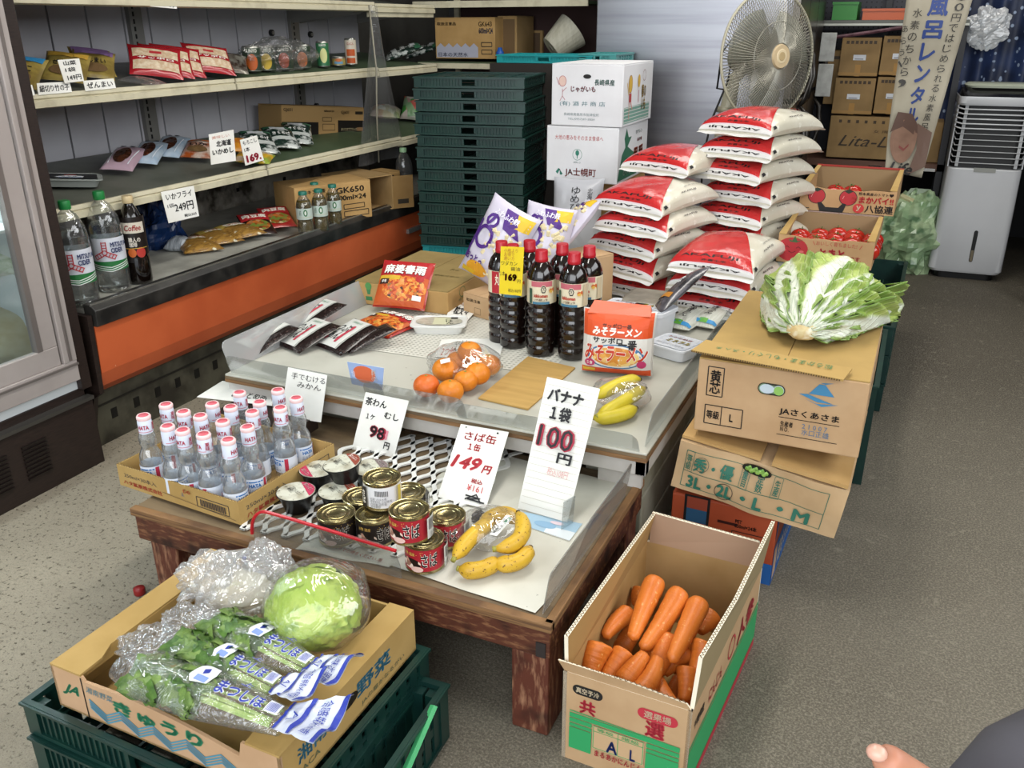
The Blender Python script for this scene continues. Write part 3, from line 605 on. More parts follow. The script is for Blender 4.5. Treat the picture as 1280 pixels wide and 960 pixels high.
CL = [((821, 722), (790, 800), .215, .165, .0185, 'long carrot standing upright at the back left of the pile'), ((852, 737), (802, 812), .21, .16, .0185, 'long carrot in the middle of the three leaning at the back'),
      ((876, 749), (838, 828), .205, .16, .0185, 'long blunt carrot on top, right of the three leaning at the back'), ((789, 764), (756, 797), .165, .15, .0165, 'pale carrot lying against the left wall of the carton'),
      ((752, 803), (738, 850), .175, .13, .0215, 'thick carrot in the front left corner of the carton'), ((783, 812), (756, 856), .165, .125, .018, 'short carrot second from the front left corner'),
      ((778, 856), (808, 816), .14, .175, .0170, 'thin carrot tip-up at the front, left of its twin'), ((799, 868), (823, 820), .14, .175, .0175, 'thin carrot tip-up at the front, right of its twin'),
      ((838, 795), (815, 845), .155, .12, .022, 'carrot half buried under the blunt one'), ((892, 766), (872, 790), .15, .13, .0175, 'carrot crown peeking out at the right wall'),
      ((879, 800), (862, 850), .165, .12, .019, 'carrot standing against the right wall flap'), ((858, 832), (853, 878), .14, .10, .0165, 'dark carrot low in the front right part'),
      ((818, 852), (856, 893), .13, .13, .0160, 'carrot lying across the front right corner'), ((862, 812), (828, 842), .14, .11, .019, 'carrot behind the blunt one to its right'), ((806, 735), (797, 760), .14, .11, .018, 'carrot hidden behind the upright one at the left')]
for i, (a, b2, za, zb, r, lab) in enumerate(CL):
    t = carrot(at(*a, z=za), at(*b2, z=zb), r*1.2, i, .5 if i not in (5, 8) else .65); t['label'] = lab
for i in range(8):
    x = -.38+.055*(i % 4)-.0; y = 1.15+.19*(i//4); c_ = carrot((x, y, .05), (x+.02, y+.15, .08), .021, i+30); c_['label'] = 'carrot deep in the carton, '+['first', 'second', 'third', 'fourth'][i % 4]+' from the left in the '+['front', 'back'][i//4]+' layer'
# ---------------------------------------------------------------- crates
CRC = {}
def crate_meshes(w, d, h, mat, key):
    if key in CRC: return CRC[key]
    P = []
    t = .010; m = MB()                                                # frame: rails and corner posts
    for z0, z1 in ((h-.010, h), (0, .008)):
        m.box(0, 0, z0, w, t, z1); m.box(0, d-t, z0, w, d, z1); m.box(0, t, z0, t, d-t, z1); m.box(w-t, t, z0, w, d-t, z1)
    for x in (0, w-.03): 
        for y in (0, d-.03): m.box(x, y, .008, x+.03, y+.03, h-.010)
    m.box(-.004, -.004, h-.006, w+.004, .004, h-.001); m.box(-.004, d-.004, h-.006, w+.004, d+.004, h-.001); m.box(-.004, .004, h-.006, .004, d-.004, h-.001); m.box(w-.004, .004, h-.006, w+.004, d-.004, h-.001)
    P.append(('frame', m.mesh('frame', mat)))
    for fr_ in (0, 1):                                                # front and back grille with a handle gap
        m = MB(); y = .003 if fr_ == 0 else d-.007; gx0, gx1 = w*.44, w*.56; k = 0; x = .036
        while x < w-.036:
            if not (gx0-.004 < x < gx1): m.box(x, y, .008, x+.004, y+.004, h-.010)
            x += .0135
        yy = y+.004 if fr_ == 0 else y-.002
        m.box(.03, yy, .008, gx0, yy+.002, h-.010); m.box(gx1, yy, .008, w-.03, yy+.002, h-.010); m.box(gx0-.008, y-.004, h*.25, gx0, y+.006, h-.010); m.box(gx1, y-.004, h*.25, gx1+.008, y+.006, h-.010)
        P.append(('end_grille', m.mesh('end_grille', mat)))
    for sx in (0, 1):
        m = MB(); x = .003 if sx == 0 else w-.007; y = .036
        while y < d-.04: m.box(x, y, .008, x+.004, y+.022, h-.010); y += .034
        m.box(x+(.001 if sx == 0 else .001), .03, h*.4, x+.003, d-.03, h*.55)
        P.append(('side_grille', m.mesh('side_grille', mat)))
    m = MB(); y = .02; zt = h-.006 if h < .06 else .012
    while y < d-.02: m.box(t, y, zt-.005, w-t, y+.006, zt); y += .022
    for k in range(1, 5): m.box(w*k/5-.003, t, zt-.007, w*k/5+.003, d-t, zt+.002)
    P.append(('lattice', m.mesh('lattice', mat)))
    CRC[key] = P; return P
def crate(name, label, loc, rz, w, d, h, mat, key, group=None, cat='crate'):
    t = thing(name, label, cat, loc, rz, group)
    for nm, me in crate_meshes(w, d, h, mat, key): obj(nm, me, t)
    return t
# tall stack behind
X0, YF = -1.895, 3.235; NS = 15; z = .318; PIT = (1.012-z)/NS
ordn = ['topmost', 'second', 'third', 'fourth', 'fifth', 'sixth', 'seventh', 'eighth', 'ninth', 'tenth', 'eleventh', 'twelfth', 'thirteenth', 'fourteenth', 'fifteenth']
for k in range(NS):
    j = NS-1-k
    crate('folded_crate', 'dark green folding crate, '+ordn[j]+(' from the top' if j else '')+' in the tall stack', (X0+.004*math.sin(k*2.3), YF+.004*math.sin(k*1.7), z+k*PIT), math.radians(10+1.2*math.sin(k*1.1)), .46, .40, PIT-.004, GREENCR, 'fold', 'dark green crates in the tall stack')
for k in range(6): crate('folded_crate', ['lowest teal folding crate under the green stack', 'second teal folding crate from the floor under the green stack', 'third teal folding crate from the floor under the green stack', 'fourth teal folding crate from the floor under the green stack', 'fifth teal folding crate from the floor under the green stack', 'top teal folding crate right under the dark green stack'][k], (X0, YF+.003*k, .003+k*.052), math.radians(10), .46, .40, .050, CYANCR, 'foldc', 'teal crates under the tall stack')
# crates under the cucumber carton
cr1 = crate('vegetable_crate', 'large dark green crate on the floor under the cucumber carton', (-1.205, .69, 0), math.radians(-.5), .54, .40, .096, GREENCR, 'veg1')
cr1b = crate('vegetable_crate', 'shallow dark green crate directly under the cucumber carton', (-1.21, .695, .098), math.radians(-1), .545, .40, .066, GREENCR, 'veg2')
cr2 = crate('vegetable_crate', 'dark green crate with a light green strap, right of the cucumber carton', (-.66, .70, .0), math.radians(2), .065, .36, .12, GREENCR, 'veg3')
strap = MB(); strap.tube([(.069, .02, .02), (.071, .12, .055), (.071, .22, .095), (.069, .30, .125)], .007, 4, flatn=.3); strap.build('strap', M('light_green_strap', '3f9a62', .45), cr2)
# crates under the tomatoes, on the right
for k in range(3):
    crate('vegetable_crate', ['lowest', 'middle', 'top'][k]+' dark green crate under the tomato boxes', (-.36, 2.92, k*.1+.002), math.radians(-1), .39, .92, .097, GREENCR, 'veg4', 'dark green crates under the tomatoes')
crate('vegetable_crate', 'dark green crate on the floor just behind the cabbage carton', (-.36, 2.36, 0), 0, .37, .52, .30, GREENCR, 'veg5')
# ---------------------------------------------------------------- cucumber tray
ct = thing('cucumber_carton', 'open tan tray carton with green lettering, full of bagged greens', 'box', (-1.143, .715, .166), math.radians(-.8))
w, dp, h = .462, .365, .082; TT = .005
CKP = M('carton_pinkish', 'bd9a78', .75, c2='b3906d', sc=8); CKT = M('carton_golden', 'b09158', .8, c2='a5864d', sc=8)
# front panel: straight ends, arched middle cut
def arc(x): return .070+.012*0-(.016*((x-.2)/.2)**2 if 0 else 0)
mid = [(.075+.31*k/20, .074-.020*((k/20))**2+.006*math.sin(k/20*pi)) for k in range(21)]
m = MB(); m.prism([(0, 0), (w, 0), (w, h), (.392, h), (.385, .052)]+mid[::-1]+[(.07, h), (0, h)], 0, TT); fpn = m.build('front_panel', CKP, ct)
d = Decal(plane_map((0, 0, 0), (1, 0, 0), (0, 0, 1))); GG = '2f7d5a'; BB = '4a8ba3'
d.text('JA', .036, .044, .040, .026, GG, .06, .5)
d.line([(.068, 0), (.068, .08)], .0025, '1d1610')
d.text('湘南野菜', .105, .061, .06, .013, '4a7a86', .0, .2)
d.text('きゅうり', .225, .050, .185, .028, GG, .08)
for r_ in range(4):
    pts = []; 
    for k in range(0, 10):
        x = .078+k*.034; pts.append((x, .030-.0052*r_+(-.008 if k % 2 else .012)))
    d.line(pts, .0030, BB)
d.build(fpn, 'front_printing')
m = MB(); m.box(w-TT, 0, 0, w, dp, h); rp = m.build('right_panel', CKT, ct)
d = Decal(plane_map((w, 0, 0), (0, 1, 0), (0, 0, 1), (1, 0, 0))); d.text('野菜', .235, .05, .10, .032, '3f7286', .04); d.text('湘南', .07, .05, .07, .03, '3f7286', .03); d.text('JAの届かなるがい', .26, .018, .13, .011, '56604a', .0); d.text('JACA', .06, .02, .05, .014, '56604a', .0); d.ell(.162, .048, .026, .011, '1a130c'); d.build(rp, 'side_printing')
MB().box(0, 0, 0, TT, dp, h).build('left_panel', CKT, ct); MB().box(TT, dp-TT, 0, w-TT, dp, h).build('back_panel', CKT, ct); MB().box(0, 0, 0, w, dp, .004).build('base_panel', CKT, ct)
slab(ct, 'left_rim', [(0, 0, h), (.068, 0, h), (.066, .045, h), (.052, .075, h), (.05, dp, h), (0, dp, h)], .004, CKT)
slab(ct, 'right_rim', [(w-.062, 0, h), (w, 0, h), (w, dp, h), (w-.05, dp, h), (w-.05, .09, h), (w-.066, .04, h)], .004, CKT)
m = MB(); m.box(.05, .005, .062, .052, dp, h); m.build('inner_wall', CKT, ct); m = MB(); m.box(w-.052, .09, .03, w-.05, dp, h); m.build('inner_wall', CKT, ct)
# leafy greens in bags
LEAF = [M('greens_a', '46602c', .42, c2='6b8442', sc=40, c3='a5b87c', sc3=90, rng3=(.66, .74), bump=.4, bs=120), M('greens_b', '526f32', .42, c2='78904c', sc=35, bump=.4, bs=120), M('greens_c', '36551f', .45, c2='587a34', sc=40, bump=.4, bs=120)]
STEM = M('stem_green', '9cba5a', .4, c2='c4d488', sc=50)
def leafpatch(m, c, ax, up, L, W, seed, cup=.25):
    ax = Vector(ax).normalized(); up = Vector(up); sd = ax.cross(up).normalized(); up = sd.cross(ax).normalized(); c = Vector(c); rr = random.Random(seed)
    ph = rr.uniform(0, 6)
    def fn(u, v):
        s = (u-.5)*2; wd = W*math.sin(pi*min(1, .08+.92*v))**.7*(1+.14*math.sin(v*17+ph+s*2))
        return c+ax*(L*(v-.5))+sd*(s*wd/2)+up*(cup*W*(1-s*s)*.6-cup*L*(v-.5)**2*1.2+.05*W*math.sin(s*9+v*7+ph))
    m.grid(fn, 6, 7)
GR_ = 'bags of greens in the cucumber carton'
def bunch(i, head, tail, hw, label, zz=.285):
    h0 = at(*head, z=zz); t0 = at(*tail, z=zz+.015); ax = (t0-h0); L = ax.length
    t = thing('bagged_greens', label, 'vegetable bag', h0, (0, 0, math.atan2(ax.y, ax.x)), GR_)
    dz = .015/L
    rr = random.Random(i)
    for q in range(3):
        m = MB()
        for k in range(16):
            a = rr.uniform(-1.5, 1.5); x = rr.uniform(.0, L*.38); rad = hw*(.84-.25*x/L)*rr.uniform(.8, 1)
            p = Vector((x, rad*math.sin(a), rad*.62*math.cos(a)))
            leafpatch(m, p, (-1, rr.uniform(-.7, .7), rr.uniform(-.3, .3)), (0, math.sin(a), math.cos(a)), rr.uniform(.04, .065), rr.uniform(.035, .05), i*100+q*20+k)
        m.build('leaves', LEAF[(q+i) % 3], t, True)
    m = MB()
    for k in range(15):
        a = rr.uniform(-1.4, 1.4); r0 = hw*.55; 
        m.tube([(L*.1, r0*math.sin(a), r0*.6*math.cos(a)), (L*.45, r0*.8*math.sin(a*1.1), r0*.55*math.cos(a)+.004), (L*.80, hw*.4*math.sin(a), hw*.2*math.cos(a))], .0026, 5)
    m.build('stems', STEM, t, True)
    def R(x):
        s = x/L
        return hw*(1.08 if s < .35 else 1.08-.62*(s-.35)/.65)*(1 if s > 0 else max(.25, 1+s*2.2))
    def fn(u, v):
        x = -.05+v*(L*.86+.05); a = u*2*pi; r = R(x)*(1+.06*noise.noise(Vector((u*9*1, v*9, i))))
        fl = .62 if v < .8 else .62-.3*(v-.8)/.2
        return Vector((x, r*math.sin(a), r*fl*math.cos(a)))
    m = MB(); m.grid(fn, 24, 30, cu=True); m.build('bag', BAGFILM, t, True)
    mp = lambda x, y, tt: Vector((x, (R(x)+.002+tt)*math.sin(y/hw), (R(x)*.62+.002+tt)*math.cos(y/hw)))
    wt, bl = 'e4e6ee', '2b3a9a'
    d = Decal(mp, .012)
    d.poly([(L*.30, .022), (L*.33, .03), (L*.40, .03), (L*.42, .012), (L*.41, -.006), (L*.32, -.01), (L*.29, 0)], wt); d.poly([(L*.335, .016), (L*.36, .022), (L*.375, .012), (L*.35, .006)], bl); d.rect(L*.33, -.006, L*.40, .004, '7f95d0')
    d.text('まつしほ', L*.60, .0, L*.27, .026, wt, .14); d.text('まつしほ', L*.60, .0, L*.27, .025, bl, .03); d.text('上', L*.585, .026, .018, .016, wt, .12); d.text('上', L*.585, .026, .018, .016, bl, .02)
    d.rect(L*.755, -.013, L*.83, .014, wt)
    for k in range(9): d.rect(L*(.76+k*.0075), -.011, L*(.763+k*.0075), .010, bl)
    d.build(t, 'bag_print')
    # flat printed tail of the bag
    def tf(u, v):
        x = L*.84+v*L*.30; wdt = hw*(.62+.55*v)
        return Vector((x, (u-.5)*2*wdt, .012+.010*math.sin(u*7+i)*v+.006*noise.noise(Vector((u*5, v*5, i)))+.02*v))
    m = MB(); m.grid(tf, 14, 10); tl = m.build('bag_tail', M('tail_print', 'd3d6e2', .3, c2='bfc5d8', sc=30), t, True)
    d = Decal(lambda x, y, tt: tf(x, y)+Vector((0, 0, .0015+tt)), .12); d.rect(0, .0, 1, .06, bl); d.rect(0, .34, 1, .42, bl); d.rect(0, .90, 1, 1, bl); d.text('南部水耕部会', .5, .66, .8, .2, bl, .01, rot=0); d.text('JA', .5, .2, .3, .16, bl, .01); d.build(tl, 'tail_lettering')
    return t
bunch(1, (185, 842), (388, 905), .042, 'bag of greens nearest the front edge of the cucumber carton')
bunch(2, (232, 812), (372, 862), .036, 'bag of greens in the middle of the three in the cucumber carton')
bunch(3, (278, 784), (412, 838), .036, 'bag of greens behind the other two, touching the lettuce', .29)
# lettuce in its bag
lc = at(393, 762, z=.30); t = thing('bagged_lettuce', 'round light green lettuce in a clear bag, cucumber carton', 'lettuce', lc)
def crink(p, a): return 1+a*(noise.noise(p*3.2)+.55*noise.noise(p*7+Vector((3, 1, 2)))+.25*noise.noise(p*15))
LET = M('lettuce_green', '9cb83f', .42, c2='bccf62', sc=14, c3='7d9c34', sc3=40, rng3=(.55, .7), bump=.9, bs=60)
m = MB(); bm = bmesh.new(); bmesh.ops.create_icosphere(bm, subdivisions=5, radius=1); vs = []
for v in bm.verts:
    p = v.co.normalized(); r = .072*(crink(p*1.3, .10)+.07*abs(noise.noise(Vector((p.x*5, p.y*5, p.z*1.6+4))))+.03*abs(noise.noise(p*11))); vs.append((p.x*r, p.y*r, p.z*r*.85))
m.add(vs, [[v.index for v in f.verts] for f in bm.faces]); bm.free(); m.build('head', LET, t, True)
for k, (a, e, s) in enumerate(((4.9, .75, 1.03), (0.3, .5, 1.02), (1.9, .35, 1.03), (3.3, .6, 1.03), (4.4, .4, 1.02), (5.4, .8, 1.05), (2.6, 1.1, 1.05))):
    n0 = Vector((math.cos(a)*math.cos(e), math.sin(a)*math.cos(e), math.sin(e))); t1 = n0.orthogonal().normalized(); t2 = n0.cross(t1)
    def fn(u, v):
        q, w_ = (u-.5)*1.7, (v-.5)*1.7; k_ = math.hypot(q, w_); p = (n0+t1*q+t2*w_).normalized(); fr = .05*max(0, k_-.65)*math.sin(math.atan2(w_, q)*11+k)
        r = .074*s*(crink(p*1.3+Vector((k, 0, 0)), .07)+.05*abs(noise.noise(Vector((p.x*6, p.y*6, p.z*2+k)))))*(1+fr+.015*k_); return Vector((p.x*r, p.y*r, p.z*r*.87))
    m = MB(); m.grid(fn, 18, 18); m.build('leaf', LET, t, True)
m = MB()
def fn(u, v):
    a = u*2*pi; e = (v-.5)*pi*.98; p = Vector((math.cos(a)*math.cos(e), math.sin(a)*math.cos(e), math.sin(e))); r = .084*(1+.05*noise.noise(p*5)); st_ = 1+.35*max(0, p.y)**4+.2*max(0, p.x)**6
    return Vector((p.x*r*st_, p.y*r*st_, p.z*r*.88+.008))
m.grid(fn, 36, 26, cu=True); m.build('bag', LFILM, t, True)
# crumpled clear bags, empty or holding pale vegetables
def crumple(name, label, c, sx, sy, sz, seed, cat='plastic bag', mat=None, prt=False, white=None):
    t = thing(name, label, cat, c)
    def fn(u, v):
        a = u*2*pi; e = (v-.5)*pi*.96; p = Vector((math.cos(a)*math.cos(e), math.sin(a)*math.cos(e), math.sin(e)))
        q = p*2.1+Vector((seed, 0, 0)); k = 1+.34*noise.noise(q)+.30*abs(noise.noise(q*1.5))+.07*noise.noise(q*4)
        return Vector((p.x*sx*k, p.y*sy*k, p.z*sz*k))
    m = MB(); m.grid(fn, 44, 30, cu=True); m.build('film', mat or BAGFILM, t, False)
    if white:
        m = MB(); m.ico((0, 0, -.01), 1, 3, (sx*.75, sy*.7, sz*.6), .3); m.build('contents', white, t, True)
    if prt:
        m = MB()
        def f2(u, v): q = fn(.55+u*.14, .55+v*.16); return q*1.03
        m.grid(f2, 8, 8); m.build('printed_patch', M('print_blue_white', 'd0d4e6', .3, c2='26348c', sc=40, rng=(.5, .56)), t, True)
    return t
BAG2 = film('bag_film_white', 'f6f6f6', .09, .13, 1.0, 15, .08, .6)
crumple('clear_bag', 'crumpled clear bag at the back of the cucumber carton, with pale contents', at(300, 735, z=.28), .085, .075, .05, 3, white=M('pale_veg', 'cbc6b4', .5, c2='b5a98c', sc=10), mat=BAG2)
crumple('clear_bag', 'crumpled clear bag hanging over the back left rim of the cucumber carton', at(262, 722, z=.29), .05, .05, .04, 8, mat=BAG2, white=M('pale_veg2', 'c9b48e', .6))
crumple('clear_bag', 'crinkled empty bag end with blue and white print, behind the lettuce', at(335, 700, z=.285), .045, .035, .03, 5, mat=BAG2, prt=True)
crumple('clear_bag', 'empty clear bag mouth at the left inside the cucumber carton', at(195, 808, z=.275), .055, .04, .022, 12)
crumple('clear_bag', 'empty clear bag mouth above the middle bag of greens', at(238, 780, z=.285), .05, .035, .022, 15)
# ---------------------------------------------------------------- bottle carton on the low table
hb = thing('bottle_carton', 'shallow tan tray carton of small clear soda bottles on the low table', 'box', (-1.487, 1.184, .262), math.radians(-4))
w, dp, h = .358, .302, .052
for nm, b_ in (('front_panel', (0, 0, 0, w, .004, h)), ('back_panel', (0, dp-.004, 0, w, dp, h)), ('left_panel', (0, .004, 0, .004, dp-.004, h)), ('right_panel', (w-.004, .004, 0, w, dp-.004, h)), ('base_panel', (.004, .004, 0, w-.004, dp-.004, .003))):
    p_ = MB().box(*b_).build(nm, CKT if nm != 'base_panel' else KRAFT, hb)
    if nm == 'front_panel':
        d = Decal(plane_map((0, 0, 0), (1, 0, 0), (0, 0, 1))); d.text('250ml×30本入', .07, .031, .10, .011, '3a3a3c', .01); d.text('ハタ鉱泉株式会社', .075, .013, .12, .011, 'b0392e', .03); d.frame(.24, .012, .33, .036, .0016, '2a2a35')
        for k in range(15): d.rect(.25+k*.005, .016, .2525+k*.005, .032, '2a2a35')
        d.line([(.14, .02), (.35, .009)], .001, '5a4a3a'); d.text('D0', .215, .040, .02, .008, 'b0392e', .02); d.build(p_, 'front_printing')
    if nm == 'right_panel':
        d = Decal(plane_map((w, 0, 0), (0, 1, 0), (0, 0, 1), (1, 0, 0))); d.text('250ml×30本入', .08, .030, .12, .012, '3a3a3c', .01); d.text('ハタ鉱泉株式会社', .085, .012, .13, .012, 'b0392e', .03); d.frame(.2, .012, .28, .036, .0016, '2a2a35'); d.build(p_, 'side_printing')
d = Decal(lambda x, y, t: Vector((x, y, h+t)), None, .0006); zigzag(d, (0, .002), (w, .002), .004, .0013, .008); zigzag(d, (w-.002, 0), (w-.002, dp), .004, .0013, .008); zigzag(d, (0, dp-.002), (w, dp-.002), .004, .001); zigzag(d, (.002, 0), (.002, dp), .004, .001); d.build(hb, 'corrugated_edge')
GLASSB = film('bottle_clear', 'f1f5f7', .12, .07, .0, 30, .04, .85)
def ramune():
    t = thing('soda_bottle', '', 'bottle', (0, 0, 0), 0, 'small clear soda bottles in the tan tray')
    m = MB(); m.lathe([(.004, 0), (.0225, .001), (.0245, .006), (.0245, .062), (.0225, .075), (.0165, .088), (.0155, .093), (.0175, .101), (.0185, .110), (.0175, .118), (.0145, .126), (.0135, .134)], 24); m.build('body', GLASSB, t, True)
    lb = MB(); lb.lathe([(.0252, .016), (.0252, .052)], 24, False); l_ = lb.build('label', M('label_pale', 'd3dae6', .4), t, True)
    d = Decal(cyl_map(.0253, 0), .01, .0002)
    for a in (0, .08): 
        d.rect(a-.024, .044, a+.012, .047, '2f6fb4'); d.text('HATA', a-.006, .037, .026, .009, '2f6fb4', .06); d.rect(a+.014, .018, a+.022, .05, 'b03048'); d.text('ラムネ\n成分表示', a-.008, .025, .026, .010, '5b6b86', .0)
    d.build(l_, 'label_print')
    m = MB(); m.lathe([(.0143, .125), (.0148, .128), (.0150, .150), (.0142, .156)], 24, False); sl = m.build('neck_sleeve', M('sleeve_pale', 'd9dfee', .4), t, True)
    d = Decal(cyl_map(.0151, 0), .006, .0004)
    for a in (0, .047): d.text('HATA', a, .141, .024, .010, 'a8324a', .05); d.rect(a-.02, .130, a+.02, .1312, 'c0566a')
    d.text('夏\n味', .0235, .141, .009, .018, 'a8324a', .02); d.build(sl, 'sleeve_print')
    m = MB(); m.lathe([(.0143, .156), (.0150, .158), (.0150, .163), (.0130, .166), (.0125, .165), (0.0005, .165)], 24, False); cp = m.build('cap', M('cap_pink_white', 'e8c6c6', .4), t, True)
    m = MB(); m.lathe([(.0105, .1652), (.0100, .1662), (.0005, .1664)], 20, False); m.build('cap_disc', M('cap_red', 'c65a66', .45), cp, True)
    return t
RB = [(179, 519), (207, 505), (229, 514), (250, 519), (265, 504), (299, 490), (209, 532), (228, 537), (254, 542), (278, 526), (285, 549), (309, 533), (315, 514), (347, 487), (370, 497), (350, 509), (324, 502), (288, 508)]
rl = ['at the left corner', 'at the back left corner', 'second in the back row from the left', 'in the left middle of the tray', 'in the back middle', 'at the back, tallest looking', 'second along the front edge from the left', 'third along the front edge from the left', 'fourth along the front edge from the left', 'in the very middle of the tray', 'at the front corner, nearest the cans', 'second along the right edge from the front', 'behind the middle one, to its right', 'at the back right, in front of the easy-peel card', 'at the far right corner', 'third along the right edge from the front', 'right of the back middle', 'left of the back middle']
first = ramune()
def place_bottle(o, x, y): o.location = (x, y, .2655)
for i, (px, py) in enumerate(RB):
    o = first if i == 0 else dup(first)
    p = at(px, py, z=.2655+.165); o.location = (p.x, p.y, .2655); o.rotation_euler = (0, 0, [0.5, 0, .3, 1.3, 1.8, .2, 1.6, .1, -.5, .3, 1.7, 1.0, .1, 1.4, 1.5, 0, 1.9, 2.1][i]); o['label'] = 'small clear soda bottle '+rl[i]
# ---------------------------------------------------------------- cans and cups
GOLD = M('can_gold', 'b3a67c', .25, .95, c2='9c9068', sc=40); GOLD2 = M('can_gold_dark', '7d734f', .3, .9)
def can(kind):
    t = thing('mackerel_can', '', 'can', (0, 0, 0), 0, 'tins of mackerel on the low table')
    R_ = .037; H_ = .059
    m = MB(); m.lathe([(.030, 0), (.0365, .0), (.0378, .002), (.0370, .0045), (R_, .006), (R_, .053), (.0370, .0545), (.0380, .0565), (.0380, .0585), (.0370, .0592), (.0355, .0585), (.0350, .0565), (.029, .0562), (.0285, .0572), (.0275, .0562), (.020, .0560), (.0195, .0568), (.0187, .0560), (.0005, .0560)], 36, True); m.build('tin', GOLD, t, True, sharp=50)
    base = {'red': '9f1f2c', 'black': '221a18', 'white': 'd8d6cf'}[kind]
    m = MB(); m.lathe([(R_+.0003, .007), (R_+.0003, .052)], 36, False); lb = m.build('label', M('can_'+kind, base, .4), t, True)
    d = Decal(cyl_map(R_+.0004, 0), .012, .0002)
    if kind == 'white':
        d.rect(-.035, .008, .02, .05, 'd9d9db'); 
        for k in range(12): d.rect(-.020+k*.0022, .034, -.019+k*.0022, .046, '222222')
        d.text('名称 さば水煮\n原材料名 さば食塩\n内容量 固形量\n賞味期限', -.008, .021, .04, .022, '6b6b70', 0); d.rect(.026, .007, .034, .052, 'c9b24a'); d.rect(-.05, .007, -.036, .052, '26211f'); d.text('さ\nば', -.043, .03, .01, .03, 'e6dfcf', .03)
    else:
        dk = food('can_pic', ['1c1412', '5c2b22', 'c99a82', 'e6d3c6'], 90)
        d.ell(-.030, .022, .022, .011, dk); d.text('さば', .008, .031, .032, .030, 'e9e4da', .10); d.text('さば', .008, .031, .032, .029, '141010', .03)
        d.ell(-.016, .012, .012, .006, 'c8a49a' if kind == 'black' else 'dcb9b0'); d.text('水煮 国産', -.032, .043, .026, .007, 'c9a24f', .02)
        for k in range(16): q = random.uniform(-.04, .05); d.ell(q, random.uniform(.04, .051), .0008, .0008, 'd5b04f', 6)
        d.rect(.036, .008, .066, .051, 'cfd0cc')
        for k in range(9): d.rect(.04+k*.0024, .026, .0412+k*.0024, .048, '222222')
        d.text('名称\n内容量', .05, .017, .02, .012, '6b6b70', 0)
    d.build(lb, 'label_print'); return t
protos = {}
CANS = [('black', 420, 641, .319, .0, 'black-label mackerel tin at the front left, behind the red trim'), ('black', 468, 642, .319, .25, 'black-label mackerel tin in the front middle'), ('black', 451, 620, .319, .4, 'mackerel tin half hidden under the white-label one, at the left'), ('black', 509, 614, .319, .3, 'mackerel tin peeking out behind the white-label one, at the right'),
        ('white', 477, 596, .379, .1, 'mackerel tin with white barcode label on top of the pile'), ('red', 511, 636, .379, -.15, 'red-label mackerel tin stacked on another near the middle'), ('red', 530, 672, .319, .0, 'red-label mackerel tin nearest the table edge, under the stacked one'), ('red', 558, 643, .319, -.1, 'red-label mackerel tin standing alone at the right, beside the bananas')]
for k, px, py, z, rz, lab in CANS:
    if k in protos: o = dup(protos[k])
    else: o = protos[k] = can(k)
    p = at(px, py, z=z); o.location = (p.x, p.y, z-.0575); va = math.atan2(p.x, p.y); o.rotation_euler = (0, 0, -va+rz); o['label'] = lab
def cup(col, k):
    t = thing('tofu_cup', '', 'cup', (0, 0, 0), 0, 'black cups of savoury custard')
    m = MB(); m.lathe([(.024, 0), (.026, .001), (.036, .036), (.0375, .038), (.0405, .040), (.0415, .0425), (.040, .043)], 32, True); m.build('bowl', M('bowl_black', '101011', .3), t, True, sharp=50)
    m = MB(); m.lathe([(.0398, .0433), (.0005, .0436)], 32, False); ld = m.build('lid', M('lid_film', 'c9c8b8', .25, c2='98917c', sc=30, c3='5e5a4c', sc3=70, rng3=(.6, .68)), t, True)
    d = Decal(lambda x, y, tt: Vector((x, y, .0437+tt)))
    pts = [(.038*math.cos(a*pi/18), .038*math.sin(a*pi/18)) for a in range(2, 15)] if k else [(.038*math.cos(a*pi/18), .038*math.sin(a*pi/18)) for a in range(20, 33)]
    d.poly(pts, col); cy = .028 if k else -.028; d.text('茶わんむし', 0, cy, .035, .010, 'f0e6e0', .03); d.text('京風だし仕立て\n茶碗蒸し', .0, -.004 if k else .004, .04, .018, '26241f', .01); d.build(ld, 'lid_print'); return t
KP = {}
for col, k, px, py, z, tilt, lab in (('b53355', 0, 397, 586, .303, 0, 'pink-lidded black custard cup behind the others, beside the bottle tray'), ('b53355', 1, 370, 614, .303, 0, 'pink-lidded black custard cup at the front left'), ('8b4232', 1, 422, 613, .303, 0, 'brown-lidded black custard cup under the stacked one'), ('8b4232', 2, 431, 578, .343, .12, 'brown-lidded black custard cup stacked on top of the others'), ('7a6a6a', 1, 463, 584, .303, 0, 'black custard cup half hidden behind the stacked tin')):
    o = cup(col, k); p = at(px, py, z=z); o.location = (p.x, p.y, z-.043); o.rotation_euler = (tilt, -tilt*.5, -.5); o['label'] = lab
